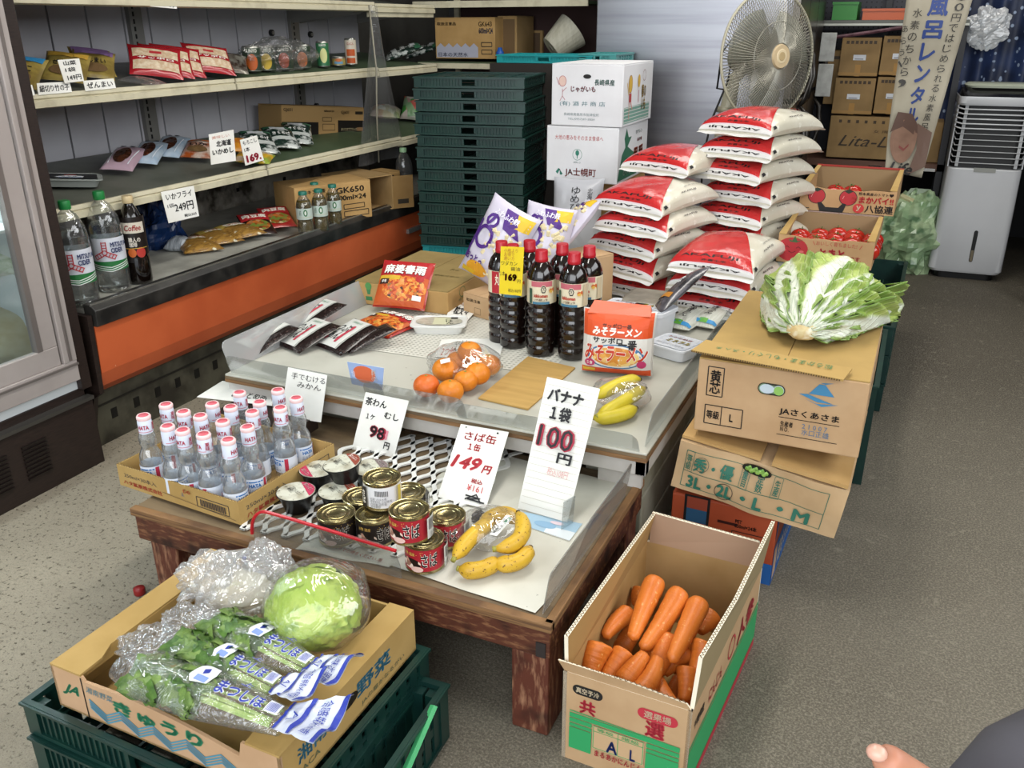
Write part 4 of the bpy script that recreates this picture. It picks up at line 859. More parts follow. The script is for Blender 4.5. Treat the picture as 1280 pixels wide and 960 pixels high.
# ---------------------------------------------------------------- bananas
BANY = M('banana_ripe', 'c9a22c', .45, c2='bb9226', sc=20, c3='5d3c14', sc3=170, rng3=(.64, .68)); BANF = M('banana_yellow', 'c9b52e', .42, c2='b9a828', sc=15)
def banana(parent, p, mat, r=.016):
    t = obj('banana', None, parent); m = MB(); N = 14; pts = []; p = [Vector(q) for q in p]
    for k in range(N+1):
        s = k/N; a = p[0]*(1-s)**2+p[1]*2*s*(1-s)+p[2]*s*s; pts.append(a)
    rs = [r*min(1, .32+3.2*min(k/N, 1)**.9 if k/N < .25 else 1)*(1 if k/N < .8 else max(.28, 1-((k/N-.8)/.2)**2*.75)) for k in range(N+1)]
    m.tube(pts, rs, 7); D.objects.remove(t); b = m.build('banana', mat, parent, True)
    m = MB(); m.tube([pts[0]-(pts[1]-pts[0])*.7, pts[0]+(pts[1]-pts[0])*.3], r*.34, 6); m.build('stem', M('banana_stem', '8f8a3c', .6), b, True)
    m = MB(); m.tube([pts[-1]-(pts[-1]-pts[-2])*.2, pts[-1]+(pts[-1]-pts[-2])*.25], r*.3, 6); m.build('tip', M('banana_tip', '3c2a16', .8), b); return b
bb = thing('bagged_bananas', 'bag of ripe speckled bananas with a green tie on the low table', 'bananas', at(612, 678, z=.263))
o_ = bb.location.copy()
def Q(px, py, z): return at(px, py, z=z)-o_
for a in (((620, 686), (668, 680), (648, 641), .30, .305, .31), ((616, 703), (652, 711), (663, 684), .28, .28, .29), ((568, 698), (588, 668), (616, 650), .285, .30, .31), ((574, 711), (600, 718), (624, 700), .277, .277, .28), ((600, 660), (624, 630), (652, 652), .295, .305, .295)):
    banana(bb, [Q(*a[0], a[3]), Q(*a[1], a[4]), Q(*a[2], a[5])], BANY, .0165)
def bagshell(parent, c, sx, sy, sz, seed, mat=LFILM, neck=None):
    def fn(u, v):
        a = u*2*pi; e = (v-.5)*pi*.98; p = Vector((math.cos(a)*math.cos(e), math.sin(a)*math.cos(e), math.sin(e))); k = 1+.10*noise.noise(p*3+Vector((seed, 0, 0)))
        if neck: q = max(0, p.dot(neck))**10; k += q*.5
        return Vector(c)+Vector((p.x*sx*k, p.y*sy*k, p.z*sz*k))
    m = MB(); m.grid(fn, 36, 24, cu=True); return m.build('bag', mat, parent, True)
bagshell(bb, (.0, .008, .028), .070, .062, .036, 3, neck=Vector((-.75, -.66, 0)))
m = MB(); m.tube([Q(588, 708, .275), Q(600, 716, .272)], .0045, 6); m.build('tie', M('green_tie', '1f7a56', .4), bb)
l0 = [Q(612, 668, .312), Q(621, 670, .312), Q(641, 648, .318), Q(632, 644, .318)]
m = MB(); m.add([tuple(q) for q in l0], [(0, 1, 2, 3)]); lb = m.build('sticker', flat('e4e4e0'), bb)
d = Decal(lambda x, y, t: l0[0].lerp(l0[1], y).lerp(l0[3].lerp(l0[2], y), x)+Vector((0, 0, t+.0006))); 
for k in range(10): d.rect(.1+k*.05, .15, .125+k*.05, .5, '222222')
d.rect(.65, .5, .95, .9, '2f7a5a'); d.text('バナナ', .3, .72, .4, .25, '333333'); d.build(lb, 'sticker_print')
b2 = thing('bagged_bananas', 'bag of yellow bananas at the front right of the upper table', 'bananas', at(775, 505, z=Z)); o_ = b2.location.copy()
for a in (((745, 497), (770, 478), (800, 474), .40, .425, .42), ((748, 520), (775, 505), (806, 485), .39, .40, .405), ((742, 522), (770, 524), (795, 510), .385, .385, .385)): banana(b2, [Q(*a[0], a[3]), Q(*a[1], a[4]), Q(*a[2], a[5])], BANF, .0165)
bagshell(b2, (.002, .0, .028), .072, .058, .035, 7)
# small dark thing and the blue leaflet on the low table
crumple('dried_goods', 'tiny dark crumpled bag beside the banana bag on the low table', at(598, 646, z=.275), .012, .014, .012, 4, mat=M('dark_bits', '2f2824', .6))
# ---------------------------------------------------------------- mandarins
mk = thing('mandarin_bag', 'clear bag of orange mandarins on the upper table', 'bag of fruit', at(580, 470, z=Z)); o_ = mk.location.copy()
bagshell(mk, (-.0, .005, .035), .098, .088, .048, 9)
MAND = M('mandarin_skin', 'd07c1c', .4, c2='c06c14', sc=9, bump=.35, bs=150, sub=.05); MANDR = M('mandarin_red', 'c9601e', .4, bump=.35, bs=150)
for i, (px, py, z, r, lab) in enumerate(((587, 440, .43, .0315, 'topmost mandarin in the bag'), (557, 462, .405, .034, 'mandarin with white label on the film, left of the top one'), (597, 467, .405, .032, 'mandarin right below the topmost one'), (611, 456, .40, .031, 'mandarin at the right end of the bag'), (582, 476, .398, .030, 'mandarin in the middle of the front row'), (563, 489, .399, .032, 'mandarin at the front of the bag, nearest the edge'), (533, 482, .399, .032, 'reddish mandarin at the left end, behind the clear guard'), (572, 452, .40, .030, 'mandarin hidden behind the labelled one'))):
    t = thing('mandarin', lab, 'mandarin', at(px, py, z=z), random.uniform(0, 3), 'mandarins in the clear bag'); 
    m = MB(); m.lathe([(.0008, -r*.84)]+[(r*math.cos(e), r*.86*math.sin(e)) for e in [(-70+k*14)*pi/180 for k in range(11)]]+[(.004, r*.83), (.0008, r*.80)], 24, True); m.build('fruit', MANDR if i == 6 else MAND, t, True)
    m = MB(); m.lathe([(.0035, r*.825), (.002, r*.86), (.0005, r*.865)], 8, False); m.build('stalk_scar', M('stalk_green', '6c7a34', .6), t)
m = MB(); q = [Q(550, 450, .437), Q(551, 455, .436), Q(563, 452, .437), Q(562, 447, .438)]; m.add([tuple(v) for v in q], [(0, 1, 2, 3)]); m.build('sticker', flat('e0e0dc'), mk)
# ---------------------------------------------------------------- pouches
def pouch_fn(W, L, T, seed=0, p=2.6, wr=.12, ze=.25, pinch=.05, bend=0, cr=.0):
    def top(x, y, t=0, side=1):
        u = max(-1, min(1, 2*x/W)); v = max(-1, min(1, 2*y/L)); pr = (max(0, 1-abs(u)**p)*max(0, 1-abs(v)**p))**.55
        q = Vector((x*6/W, y*6/L, seed*3.1)); n = noise.noise(q)+.5*noise.noise(q*2.1)
        X = x*(1-pinch*(1-v*v)); Y = y*(1-pinch*(1-u*u)); z0 = T*ze
        if side > 0: z = z0+(T-z0)*pr*(1+wr*n)+T*cr*noise.noise(q*3)+t
        else: z = z0-z0*min(1, pr*1.8)
        return Vector((X, Y, z-bend*(Y/L)**2))
    return top
def pouch(parent, W, L, T, mat, seed=0, nu=22, nv=26, name='pouch', **k):
    f = pouch_fn(W, L, T, seed, **k); m = MB()
    m.grid(lambda u, v: f((u-.5)*W, (v-.5)*L), nu, nv); m.grid(lambda u, v: f((u-.5)*W, (v-.5)*L, 0, -1), nu, nv, flip=True)
    o = m.build(name, mat, parent, True); return o, f
def pack(name, label, cat, loc, rot, W, L, T, mat, deco=None, group=None, seed=0, cell=.013, **k):
    t = thing(name, label, cat, loc, rot, group); o, f = pouch(t, W, L, T, mat, seed, **k)
    if deco: d = Decal(lambda x, y, tt: f(x, y, tt+.0018), cell); deco(d, W, L); d.build(o)
    return t
# ---------------------------------------------------------------- rice bags
RICE = M('rice_bag_cream', 'cfcabb', .28, c2='c2bcaa', sc=10, c3='dcd9cd', sc3=40, bump=.25, bs=25, coat=.3)
RRED = M('rice_red', 'ba2b2c', .25, c2='ae2426', sc=12, bump=.25, bs=25, coat=.4); RPINK = M('rice_pink', 'd8c3ca', .3); RWH = M('rice_white', 'd9d7d4', .28, coat=.3)
RMESH = {}
def rice_fn(W, L, T, seed):
    """bag surface by arc length: u, v in -1..1 run over the rounded side down to the seam"""
    def f(u, v, t=0, side=1):
        u = max(-1, min(1, u)); v = max(-1, min(1, v))
        X = W/2*(.30*u+.70*math.sin(u*pi/2)); Y = L/2*(.25*v+.75*math.sin(v*pi/2))
        pr = (math.cos(u*pi/2)*math.cos(v*pi/2)+1e-9)**.42 if abs(u) < 1 and abs(v) < 1 else 0
        n = noise.noise(Vector((u*1.7, v*2.2, seed*3.1)))+.5*noise.noise(Vector((u*4, v*5, seed*2.1)))
        X *= 1-.04*(1-v*v)*abs(u); Y *= 1-.03*(1-u*u)*abs(v); z0 = .34*T
        if side > 0: z = z0+(T-z0)*pr*(1+.10*n)+t*(.35+.65*pr)
        else: z = z0*(1-pr)
        k = 1+t*6*(1-pr) if side > 0 else 1
        return Vector((X*k, Y*k, z-.016*v*v))
    return f
def rice(loc, rz, label, var=0, tiltx=0, tilty=0, L=0):
    W, L, T = .27, .335, .084
    if var not in RMESH:
        t = thing('rice_bag', '', 'rice bag', (0, 0, 0), 0, 'white and red bags of rice'); f = rice_fn(W, L, T, var+1)
        m = MB(); m.grid(lambda u, v: f(u*2-1, v*2-1), 44, 56); m.grid(lambda u, v: f(u*2-1, v*2-1, 0, -1), 20, 26, flip=True); o = m.build('bag', RICE, t, True)
        for sg in (-1, 1):
            m = MB(); m.grid(lambda u, v: f(u*2-1, sg, 0)+Vector((0, sg*.016*v, -.005*v+.002*math.sin(u*19)*v)), 24, 3); m.build('seal', RWH, t, True)
        d = Decal(lambda x, y, tt: f(x, y, tt+.0016), .09)
        d.rect(-.98, -.995, .98, -.925, RWH); d.rect(-.97, -.925, .95, -.90, RPINK); d.poly([(-.97, -.90), (.88, -.90), (.10, .30), (-.97, .34)], RRED)
        d.text('AKAFUJI', -.10, -.73, 1.05, .10, '1c1214', .03); d.text('赤富士米', .02, -.835, .42, .05, '1c1214', .02); d.text('AKAFUJI', -.02, -.962, 1.1, .036, '1c1214', .03, 0, pi)
        d.text('米', .32, .42, .30, .2, 'b8262a', .01, .3); d.text('AKAFUJI', .80, .0, .36, .07, '3a3436', .02, 0, pi/2); d.text('産地 精米時期', .62, .25, .5, .05, '6d6a66', 0, 0, pi/2)
        d.poly([(.86, -.76), (.97, -.74), (.97, -.62), (.88, -.66)], '141214'); d.poly([(-.97, -.72), (-.88, -.72), (-.88, -.66), (-.97, -.66)], '141214')
        d.build(o, 'bag_print'); RMESH[var] = t; o_ = t
    else: o_ = dup(RMESH[var])
    o_.location = loc; o_.rotation_euler = (tiltx, tilty, rz); o_['label'] = label; return o_
wd_ = ['topmost', 'second from the top', 'third from the top', 'fourth from the top', 'fifth from the top', 'sixth from the top', 'lowest']
for k in range(5): rice((-.745+.012*math.sin(k*2), 2.80+.01*math.cos(k*3), .368+(4-k)*.0705), math.radians(-19+4*math.sin(k*1.9)), 'rice bag, '+wd_[k]+' of the wide left stack behind the soy sauce', k % 2, tiltx=.05 if k == 0 else 0, tilty=.02)
rice((-.72, 3.02, .735), math.radians(-20), 'rice bag lying behind the wide left stack, at the foot of the fan', 1)
for k in range(4): rice((-.475+.012*math.sin(k*2.6), 3.08+.012*math.cos(k*2), .36+(7-k)*.0715), math.radians(-22+4*math.sin(k*2.9)), 'rice bag, '+wd_[k]+' of the tall stack in front of the fan', (k+1) % 2)
for k in (4, 5): rice((-.475+.01*math.sin(k*2.6), 3.08, .36+(7-k)*.0715), math.radians(-20-3*(k-4)), 'rice bag, '+wd_[k]+' of the tall stack, just above the orange-banded one', k % 2)
for k in range(3): rice((-.475+.006*k, 2.72, .368+(2-k)*.068), math.radians(-9-2*k), ['rice bag on top of the low stack in front, beside the noodles', 'rice bag in the middle of the low stack in front', 'rice bag at the bottom of the low stack in front'][k], k % 2, tiltx=.06 if k == 0 else 0)
def f_or(d, W, L):
    d.rect(-W*.49, -L*.47, W*.49, -L*.22, M('rice_orange', 'c9761a', .3)); d.text('楽しさわか米っしい', 0, -L*.34, W*.8, .03, '2a1a10', .03); d.text('米', W*.2, L*.1, .05, .05, 'b8262a', .02)
pack('rice_bag', 'orange-banded rice bag low in the tall stack', 'rice bag', (-.475, 3.08, .435), math.radians(-28), .245, .36, .07, RICE, f_or, p=3.2, ze=.4)
pack('rice_bag', 'plain white rice bag at the foot of the tall stack', 'rice bag', (-.475, 3.09, .366), math.radians(-28), .245, .36, .07, RICE, None, p=3.2, ze=.4)
# upright white bag beneath the white boxes
c = at(722, 278, y=3.22); 
pack('rice_bag', 'white rice bag with black brush lettering standing below the white boxes', 'rice bag', (c.x, 3.22, .50), (math.radians(80), 0, math.radians(8)), .20, .30, .07, M('bag_grey_white', 'b9bac0', .3, bump=.3, bs=20), lambda d, W, L: (d.text('ゆ\nめ\nぴ\nり', 0, .055, .04, .13, '202024', .0), d.text('北\n海\n道\n産', .055, .07, .02, .09, '202024', 0)))
# ---------------------------------------------------------------- white potato boxes, standing on a pallet of boxes behind
def f_w1(d, w, h):
    R_ = 'a52a3c'; G = '2f7a68'
    d.ell(.045, h*.72, .014, .018, 'd6b9ad'); d.ring(.045, h*.72, .015, .019, .0016, R_); d.line([(.045, h*.60), (.045, h*.48), (.035, h*.4)], .0016, R_); d.line([(.045, h*.48), (.056, h*.42)], .0016, R_); d.line([(.03, h*.66), (.02, h*.78)], .0016, R_); d.line([(.045, h*.55), (.062, h*.62)], .0016, R_)
    d.ell(.145, h*.80, .016, .008, '15110e'); d.text('長崎県産', .215, h*.71, .08, .022, G, .02); d.text('じゃがいも', .13, h*.60, .10, .022, R_, .03); d.text('(有) 酒 井 商 店', .128, h*.36, .185, .02, '5b7f86', .0); d.text('長崎県南島原市加津佐町', .125, h*.19, .145, .011, '7c8b8e', 0); d.text('TEL(0957)87-3034', .125, h*.11, .11, .010, '7c8b8e', 0)
def r_w1(d, w, h):
    d.rect(.02, .01, w*.9, .07, '6f9a8c'); 
    for k in range(5): d.line([(.02, .015+k*.013), (w*.9, .015+k*.013)], .003, 'cfcfcb')
    d.ell(.09, h*.67, .024, .032, 'c9a23c'); d.ring(.09, h*.67, .024, .032, .002, '7a2a2a'); d.rect(.075, h*.38, .105, h*.52, 'a83a3a'); d.line([(.08, h*.38), (.078, h*.1)], .006, 'c98a7a'); d.line([(.1, h*.38), (.12, h*.25)], .006, 'c98a7a'); d.line([(.07, h*.5), (.045, h*.7)], .005, 'c9a23c')
    d.ell(.20, h*.7, .016, .024, 'c9a23c'); d.line([(.2, h*.55), (.2, h*.35)], .005, 'b85a6a'); d.ring(.27, h*.78, .022, .02, .002, '7a2a2a'); d.text('春の\nいも', .27, h*.42, .06, .1, 'c9a23c', .04)
def f_w2(d, w, h):
    d.text('大地の恵みをそのまま食卓へ', .135, h*.80, .20, .019, 'b0403f', .01); d.ring(.13, h*.50, .019, .021, .0015, '2f7a68'); d.ell(.13, h*.53, .008, .011, '2f7a68', 10); d.rect(.1285, h*.43, .1315, h*.52, '2f7a68'); d.text('ホクレン', .13, h*.36, .03, .007, '2f7a68', .02)
    d.poly([(.04, h*.17), (.048, h*.13), (.058, h*.22), (.058, h*.12), (.066, h*.12), (.07, h*.14), (.052, h*.24)], '2f7a68'); d.text('JA士幌町', .145, h*.175, .13, .036, 'b5483c', .02)
def r_w2(d, w, h):
    d.poly([(.0, .01), (.26, .01), (.22, h*.45), (.16, h*.55), (.12, h*.62), (.17, h*.78), (.13, h*.78), (.10, h*.95), (.075, h*.78), (.09, h*.62), (.05, h*.5)], '2f6b50'); d.text('男爵', .27, h*.38, .14, .08, 'a84a2c', .05); d.text('しほろ\nのいも', .12, h*.22, .10, .05, 'd8d8d2', .03); d.text('ホクレン', .27, h*.83, .09, .016, '2f7a68', .02); d.text('馬鈴薯', .28, h*.68, .07, .014, 'b0403f', .02)
YW = 3.3
a = at(689, 156, y=YW); b_ = at(777, 159, y=YW); wb = b_.x-a.x; ht = at(689, 79, y=YW).z-a.z
carton('potato_carton', 'white potato carton with cartoon potatoes, upper of the two', (a.x, YW, a.z), math.radians(0), wb, .40, ht, WHITECARD, front=f_w1, right=r_w1)
a2 = at(683, 225, y=YW); b2_ = at(771, 230, y=YW)
carton('potato_carton', 'white potato carton with red JA lettering, lower of the two', (a2.x, YW-.0, a2.z), math.radians(0), b2_.x-a2.x, .40, a.z-a2.z-.002, WHITECARD, front=f_w2, right=r_w2)
zz = a2.z-.003
carton('carton', 'tan carton under the white potato cartons', (a2.x+.01, YW+.12, .37), 0, .28, .3, zz-.37, KRAFT); 
st_ = thing('carton_stand', 'low box stand under the cartons behind the table', 'stand', (a2.x, YW+.06, 0)); MB().box(0, 0, 0, .29, .28, .368).build('body', DARKWOOD, st_)
# flat box and small box on the upper table
c1 = at(452, 378, z=Z)
def f_long(d, w, h): d.poly([(.04, .06), (.06, .06), (.055, .035), (.045, .035)], '3f7a4c'); d.ell(.05, .062, .012, .012, '4f8a4c'); d.rect(.038, .015, .062, .028, '3f7a4c')
lb_ = carton('long_carton', 'long closed tan carton behind the red noodle packs', (-1.575, 2.26, Z), math.radians(1), .335, .44, .075, KRAFT, front=f_long, right=lambda d, w, h: (d.ring(.1, .05, .02, .016, .002, '3f6a3c'), d.text('ecoサイズ', .1, .03, .05, .012, '3f6a3c', 0)), top=lambda d, w, h: (d.text('Re', .24, .24, .03, .02, '6a5a30', 0), d.text('取扱注意品', .25, .16, .09, .016, '6a5a30', 0)), mat_top=KRAFT_DIM)
def f_small(d, w, h): d.text('取扱注意', .045, h*.72, .06, .010, '3a2c18', .02); d.frame(.05, .01, .075, .03, .001, '3a2c18')
carton('small_carton', 'small tan carton just left of the soy sauce bottles', (-1.205, 2.30, Z), math.radians(-18), .13, .16, .07, KRAFT_PALE, front=f_small)
carton('small_carton', 'small tan carton behind the soy sauce bottles, holding snack bags', (-.985, 2.52, Z), math.radians(-30), .13, .13, .17, KRAFT_PALE)
o = MB().cbox((0, 0, 0), .15, .18, .08).build('grey_bundle', M('bundle_grey', '6f6a60', .4, c2='8d877b', sc=14, bump=.6, bs=25), None, bevel=.02); o.location = (-.66, 2.45, Z+.042); tag(o, 'grey wrapped bundle between the soy sauce and the rice', 'bundle')
# ---------------------------------------------------------------- snack bags (wheat gluten puffs)
PUR = '4a2378'; YEL = 'd9b02a'
def f_snack(d, W, L):
    d.rect(W*.12, L*.30, W*.46, L*.46, YEL); d.poly([(-W*.1, L*.46), (W*.14, L*.46), (W*.40, L*.18), (W*.05, L*.24)], PUR); d.text('の', -W*.20, L*.26, .05, .05, PUR, .08)
    d.ring(-W*.22, L*.04, .030, .034, .012, PUR); d.poly([(-W*.46, L*.2), (-W*.40, L*.2), (-W*.40, -L*.3), (-W*.46, -L*.3)], PUR); d.text('おっとっ', -W*.22, -L*.25, W*.4, .03, PUR, .05); d.ell(-W*.1, -L*.36, .04, .025, 'd99a2a'); d.rect(-W*.4, -L*.46, -W*.1, -L*.40, YEL); d.text('ふわふわ麩', 0, L*.38, W*.5, .02, 'e8e2f0', .03)
def snack(label, loc, rot, W, L, T, seed):
    t = thing('snack_bag', label, 'snack bag', loc, rot, 'purple and yellow bags of puffs'); o, f = pouch(t, W, L, T, M('snack_print', 'c8c2cf', .3, c2='bdb6c6', sc=8, coat=.3), seed, p=2.4, wr=.12)
    d = Decal(lambda x, y, tt: f(x, y, tt+.0012), .02); f_snack(d, W, L); d.build(o)
    # see-through half with puffs
    m = MB(); rr = random.Random(seed)
    for k in range(34):
        x = rr.uniform(-.02, W*.40); y = rr.uniform(-L*.36, L*.26); p = f(x, y, -.004); s = .013; q = MB(); q.T = Matrix.Translation(p) @ Matrix.Rotation(rr.uniform(0, 3), 4, (rr.random(), rr.random(), 1)); q.cbox((0, 0, 0), s*1.4, s, s*.9); m.add(q.v, q.f)
    m.build('puffs', M('puff_cream', 'd6c7a0', .6), t, bevel=.003); return t
snack('large purple and yellow puff bag standing behind the soy sauce, leftmost', at(627, 306, y=2.44), (math.radians(78), math.radians(24), math.radians(-6)), .18, .27, .075, 1)
snack('purple and yellow puff bag behind the soy sauce, in the middle', at(684, 300, y=2.50), (math.radians(78), math.radians(8), math.radians(5)), .16, .22, .07, 2)
snack('purple and yellow puff bag lying on the small carton, rightmost of the puffs', at(727, 283, y=2.58), (math.radians(50), math.radians(-10), math.radians(-60)), .13, .19, .05, 3)
# ---------------------------------------------------------------- soy sauce
SOY = M('soy_dark', '120806', .12, coat=.6, spec=.6); CAPR = M('cap_red_soy', 'a81624', .35)
def soy():
    t = thing('soy_sauce_bottle', '', 'bottle', (0, 0, 0), 0, 'large soy sauce bottles on the upper table')
    prof = [(.028, 0), (.036, .003), (.038, .008)]
    for k in range(5): z = .012+k*.0262; prof += [(.0375, z), (.0385, z+.005), (.0385, z+.016), (.0360, z+.020), (.0360, z+.023)]
    prof += [(.0380, .146), (.0378, .150), (.0378, .213), (.0382, .217), (.036, .228), (.030, .244), (.020, .256), (.0155, .260)]
    m = MB(); m.lathe(prof, 32); m.build('bottle', SOY, t, True)
    m = MB(); m.lathe([(.0383, .151), (.0383, .214)], 32, False); lb = m.build('label', M('label_cream', 'd2c9ae', .45), t, True)
    cm_ = cyl_map(.0385, 0); d = Decal(lambda x, y, tt: cm_(x, .152+(y-.1715)*1.47, tt), .01, .0002); d.rect(-.03, .203, .03, .213, M('ink_pinkish', 'b5606a', .5)); d.ell(.004, .1985, .0085, .0085, 'd8d0b8', 6); d.ell(.004, .1985, .0075, .0075, '14100e', 6); d.ell(.004, .1985, .005, .005, 'd8d0b8', 6); d.text('万', .004, .1985, .006, .006, '14100e', .05)
    d.ell(.027, .196, .008, .007, food('veg_pic', ['c9a24a', 'b5562c', 'd8cba8'], 120)); d.text('kikkoman', -.003, .187, .036, .0065, 'a8321f', .06); d.text('いつでも新鮮 しょうゆ', -.003, .1795, .034, .005, '5b2a1c', .02); d.rect(-.024, .1715, .02, .176, '3f6f88'); d.rect(-.034, .172, -.026, .200, '2c4a38'); d.rect(.036, .172, .05, .212, 'b9a98c')
    d.build(lb, 'label_print')
    m = MB(); m.lathe([(.0165, .259), (.0175, .261), (.0178, .268), (.0165, .270), (.0168, .286), (.0155, .289), (.0005, .2895)], 28); m.build('cap', CAPR, t, True, sharp=45)
    return t
s0_ = None
for px, py, rz, lab in ((641, 308, 0, 'soy sauce bottle carrying the yellow price tag'), (677, 315, .05, 'soy sauce bottle at the front, just right of the yellow tag'), (718, 318, -.25, 'soy sauce bottle at the front, nearest the instant noodles'), (737, 310, -.3, 'soy sauce bottle at the right end of the group'), (703, 307, .2, 'soy sauce bottle in the back row between the two front ones'), (662, 303, .4, 'soy sauce bottle in the back row right behind the tagged one'), (627, 304, 1.5, 'soy sauce bottle with a red label at the left end')):
    o = dup(s0_) if s0_ else soy(); s0_ = s0_ or o
    p = at(px, py, z=Z+.283); o.location = (p.x, p.y, Z); o.rotation_euler = (0, 0, -math.atan2(p.x, p.y)+rz); o['label'] = lab
    if 'red label' in lab:
        for ch in o.children:
            if ch.name.startswith('label'):
                d = Decal(cyl_map(.0387, 0), .01); d.rect(-.03, .152, .03, .213, 'a8202c'); d.text('丸大豆', .0, .19, .04, .03, 'e6ddc8', .03); q = d.build(ch, 'red_label'); q.rotation_euler = (0, 0, -1.5)
# ---------------------------------------------------------------- cards with handwriting
K = '17161a'; RM = 'b8303a'
def card(name, label, TL, TR, BR, BL, deco, mat=PAPER, t=.0012, cell=None, cat='price card', group='handwritten price cards'):
    TL, TR, BR, BL = map(Vector, (TL, TR, BR, BL)); o_ = (BL+BR)/2; T_ = thing(name, label, cat, o_, 0, group)
    f = lambda x, y: (BL.lerp(BR, x)).lerp(TL.lerp(TR, x), y)-o_
    n = (TR-TL).cross(TL-BL).normalized(); 
    if n.y > .2 and abs(n.z) < .9: n = -n
    if n.z < -.9: n = -n
    m = MB(); m.grid(f, 12, 12); m.T = Matrix.Translation(-n*t); m.grid(f, 12, 12, flip=True); m.T = Matrix.Identity(4)
    for e0, e1 in (((0, 0), (1, 0)), ((1, 0), (1, 1)), ((1, 1), (0, 1)), ((0, 1), (0, 0))): m.add([f(*e0), f(*e0)-n*t, f(*e1)-n*t, f(*e1)], [(0, 1, 2, 3)])
    sh = m.build('sheet', mat, T_); d = Decal(lambda x, y, tt: f(x, y)+n*tt, cell or .084, .0006); deco(d); d.build(sh, 'handwriting'); return T_
def pxcard(name, label, pts, ys, zs, deco, **k):
    """corners TL TR BR BL in the picture; top on a plane y=ys[0] (or height), bottom y=ys[1] or zs"""
    a = at(*pts[0], **ys[0]); b = at(*pts[1], **ys[0]); c = at(*pts[2], **zs); d = at(*pts[3], **zs); return card(name, label, a, b, c, d, deco, **k)
def dk1(d): d.text('手でむける', .55, .86, .85, .13, K, .01); d.text('みかん', .60, .70, .60, .12, K, .01)
pxcard('price_card', 'white handwritten card about easy-peel mandarins, behind the bottle tray', [(360, 459), (409, 469), (401, 528), (351, 520)], [dict(y=1.592)], dict(y=1.56), dk1)
def dk2(d): d.text('茶わん', .30, .87, .5, .13, K, .03); d.text('むし', .72, .72, .34, .10, K, .03); d.text('１ケ', .25, .64, .2, .09, K, .02); d.rect(.52, .36, .74, .50, M('marker_pink', 'd98a98', .7)); d.text('98', .50, .43, .40, .20, 'a02038', .10); d.text('98', .49, .43, .34, .18, K, .02); d.text('円', .78, .28, .13, .11, K, .03); d.text('税込106円', .68, .10, .5, .08, K, .02)
pxcard('price_card', 'white handwritten 98 yen card for savoury custard', [(457, 490), (511, 501), (489, 584), (439, 565)], [dict(y=1.59)], dict(y=1.55), dk2)
def dk3(d): d.text('さば缶', .48, .86, .66, .12, RM, .02); d.text('１缶', .42, .72, .26, .10, RM, .04); d.text('149', .36, .50, .62, .18, RM, .05, .25); d.text('円', .80, .46, .2, .11, RM, .05, .2); d.text('税込', .68, .29, .24, .06, RM, .04); d.text('¥161', .68, .20, .32, .08, RM, .01); d.line([(.54, .10), (.85, .09), (.60, .06), (.95, .05)], .02, K); d.line([(.55, .05), (.75, .13), (.88, .04)], .02, K); d.ell(.80, .95, .02, .012, K); d.ell(.14, .96, .015, .01, K)
pxcard('price_card', 'white handwritten 149 yen card for tinned mackerel, in red ink', [(576, 530), (636, 540), (607, 636), (547, 621)], [dict(y=1.585)], dict(z=.262), dk3)
LINES = M('lined_paper', 'dddcd6', .6)
def dk4(d):
    for k in range(19): d.line([(.03, .05+k*.05), (.97, .05+k*.05)], .0025, 'b9b4a8')
    d.text('バナナ', .44, .885, .68, .10, K, .06); d.text('１袋', .42, .755, .40, .11, K, .05); d.text('100', .44, .575, .72, .17, 'a02038', .11); d.text('100', .43, .575, .66, .155, K, .0); d.text('円', .68, .44, .28, .08, K, .04); d.text('税込108円', .62, .33, .4, .06, 'cf9a98', .0)
pxcard('price_card', 'tall lined card reading 100 yen for bananas, leaning on the table edge', [(684, 471), (750, 486), (709, 653), (647, 635)], [dict(y=1.56)], dict(z=.262), dk4, mat=LINES)
guard('card_back_strip', 'narrow clear strip standing behind the tall banana card', at(702, 664, z=.2565), at(716, 655, z=.2565), .06, (0, .2), .002)
def leaf(d): d.rect(0, 0, 1, 1, '9fbcd0'); d.rect(.5, 0, 1, .45, 'd6dde2'); d.ell(.45, .45, .2, .2, '86abc9'); d.ell(.62, .7, .12, .1, 'd8c3cc')
pxcard('leaflet', 'small pale blue leaflet lying under the tall banana card', [(655, 640), (728, 655), (712, 676), (648, 655)], [dict(z=.2585)], dict(z=.2585), leaf, cat='leaflet', group=None)
# yellow tag on the soy sauce
def dky(d): d.text('小瓶より\nお得で\n速いカ', .45, .84, .6, .24, 'a8682a', .0); d.text('ワダカン', .40, .66, .7, .09, K, .01); d.text('醤油', .68, .55, .4, .08, K, .01); d.text('１本', .12, .44, .2, .10, K, .01); d.text('169', .50, .37, .52, .15, 'a02030', .09); d.text('円', .86, .30, .14, .07, K, .01); d.text('税込182円', .68, .10, .55, .07, K, .0)
tg = pxcard('price_tag', 'bright yellow handwritten tag hanging on a soy sauce bottle, 169 yen', [(626, 308), (655, 309), (652, 370), (624, 367)], [dict(y=2.02)], dict(y=2.02), dky, mat=M('yellow_tag', 'dcc21e', .5))
tg.location.y -= .0
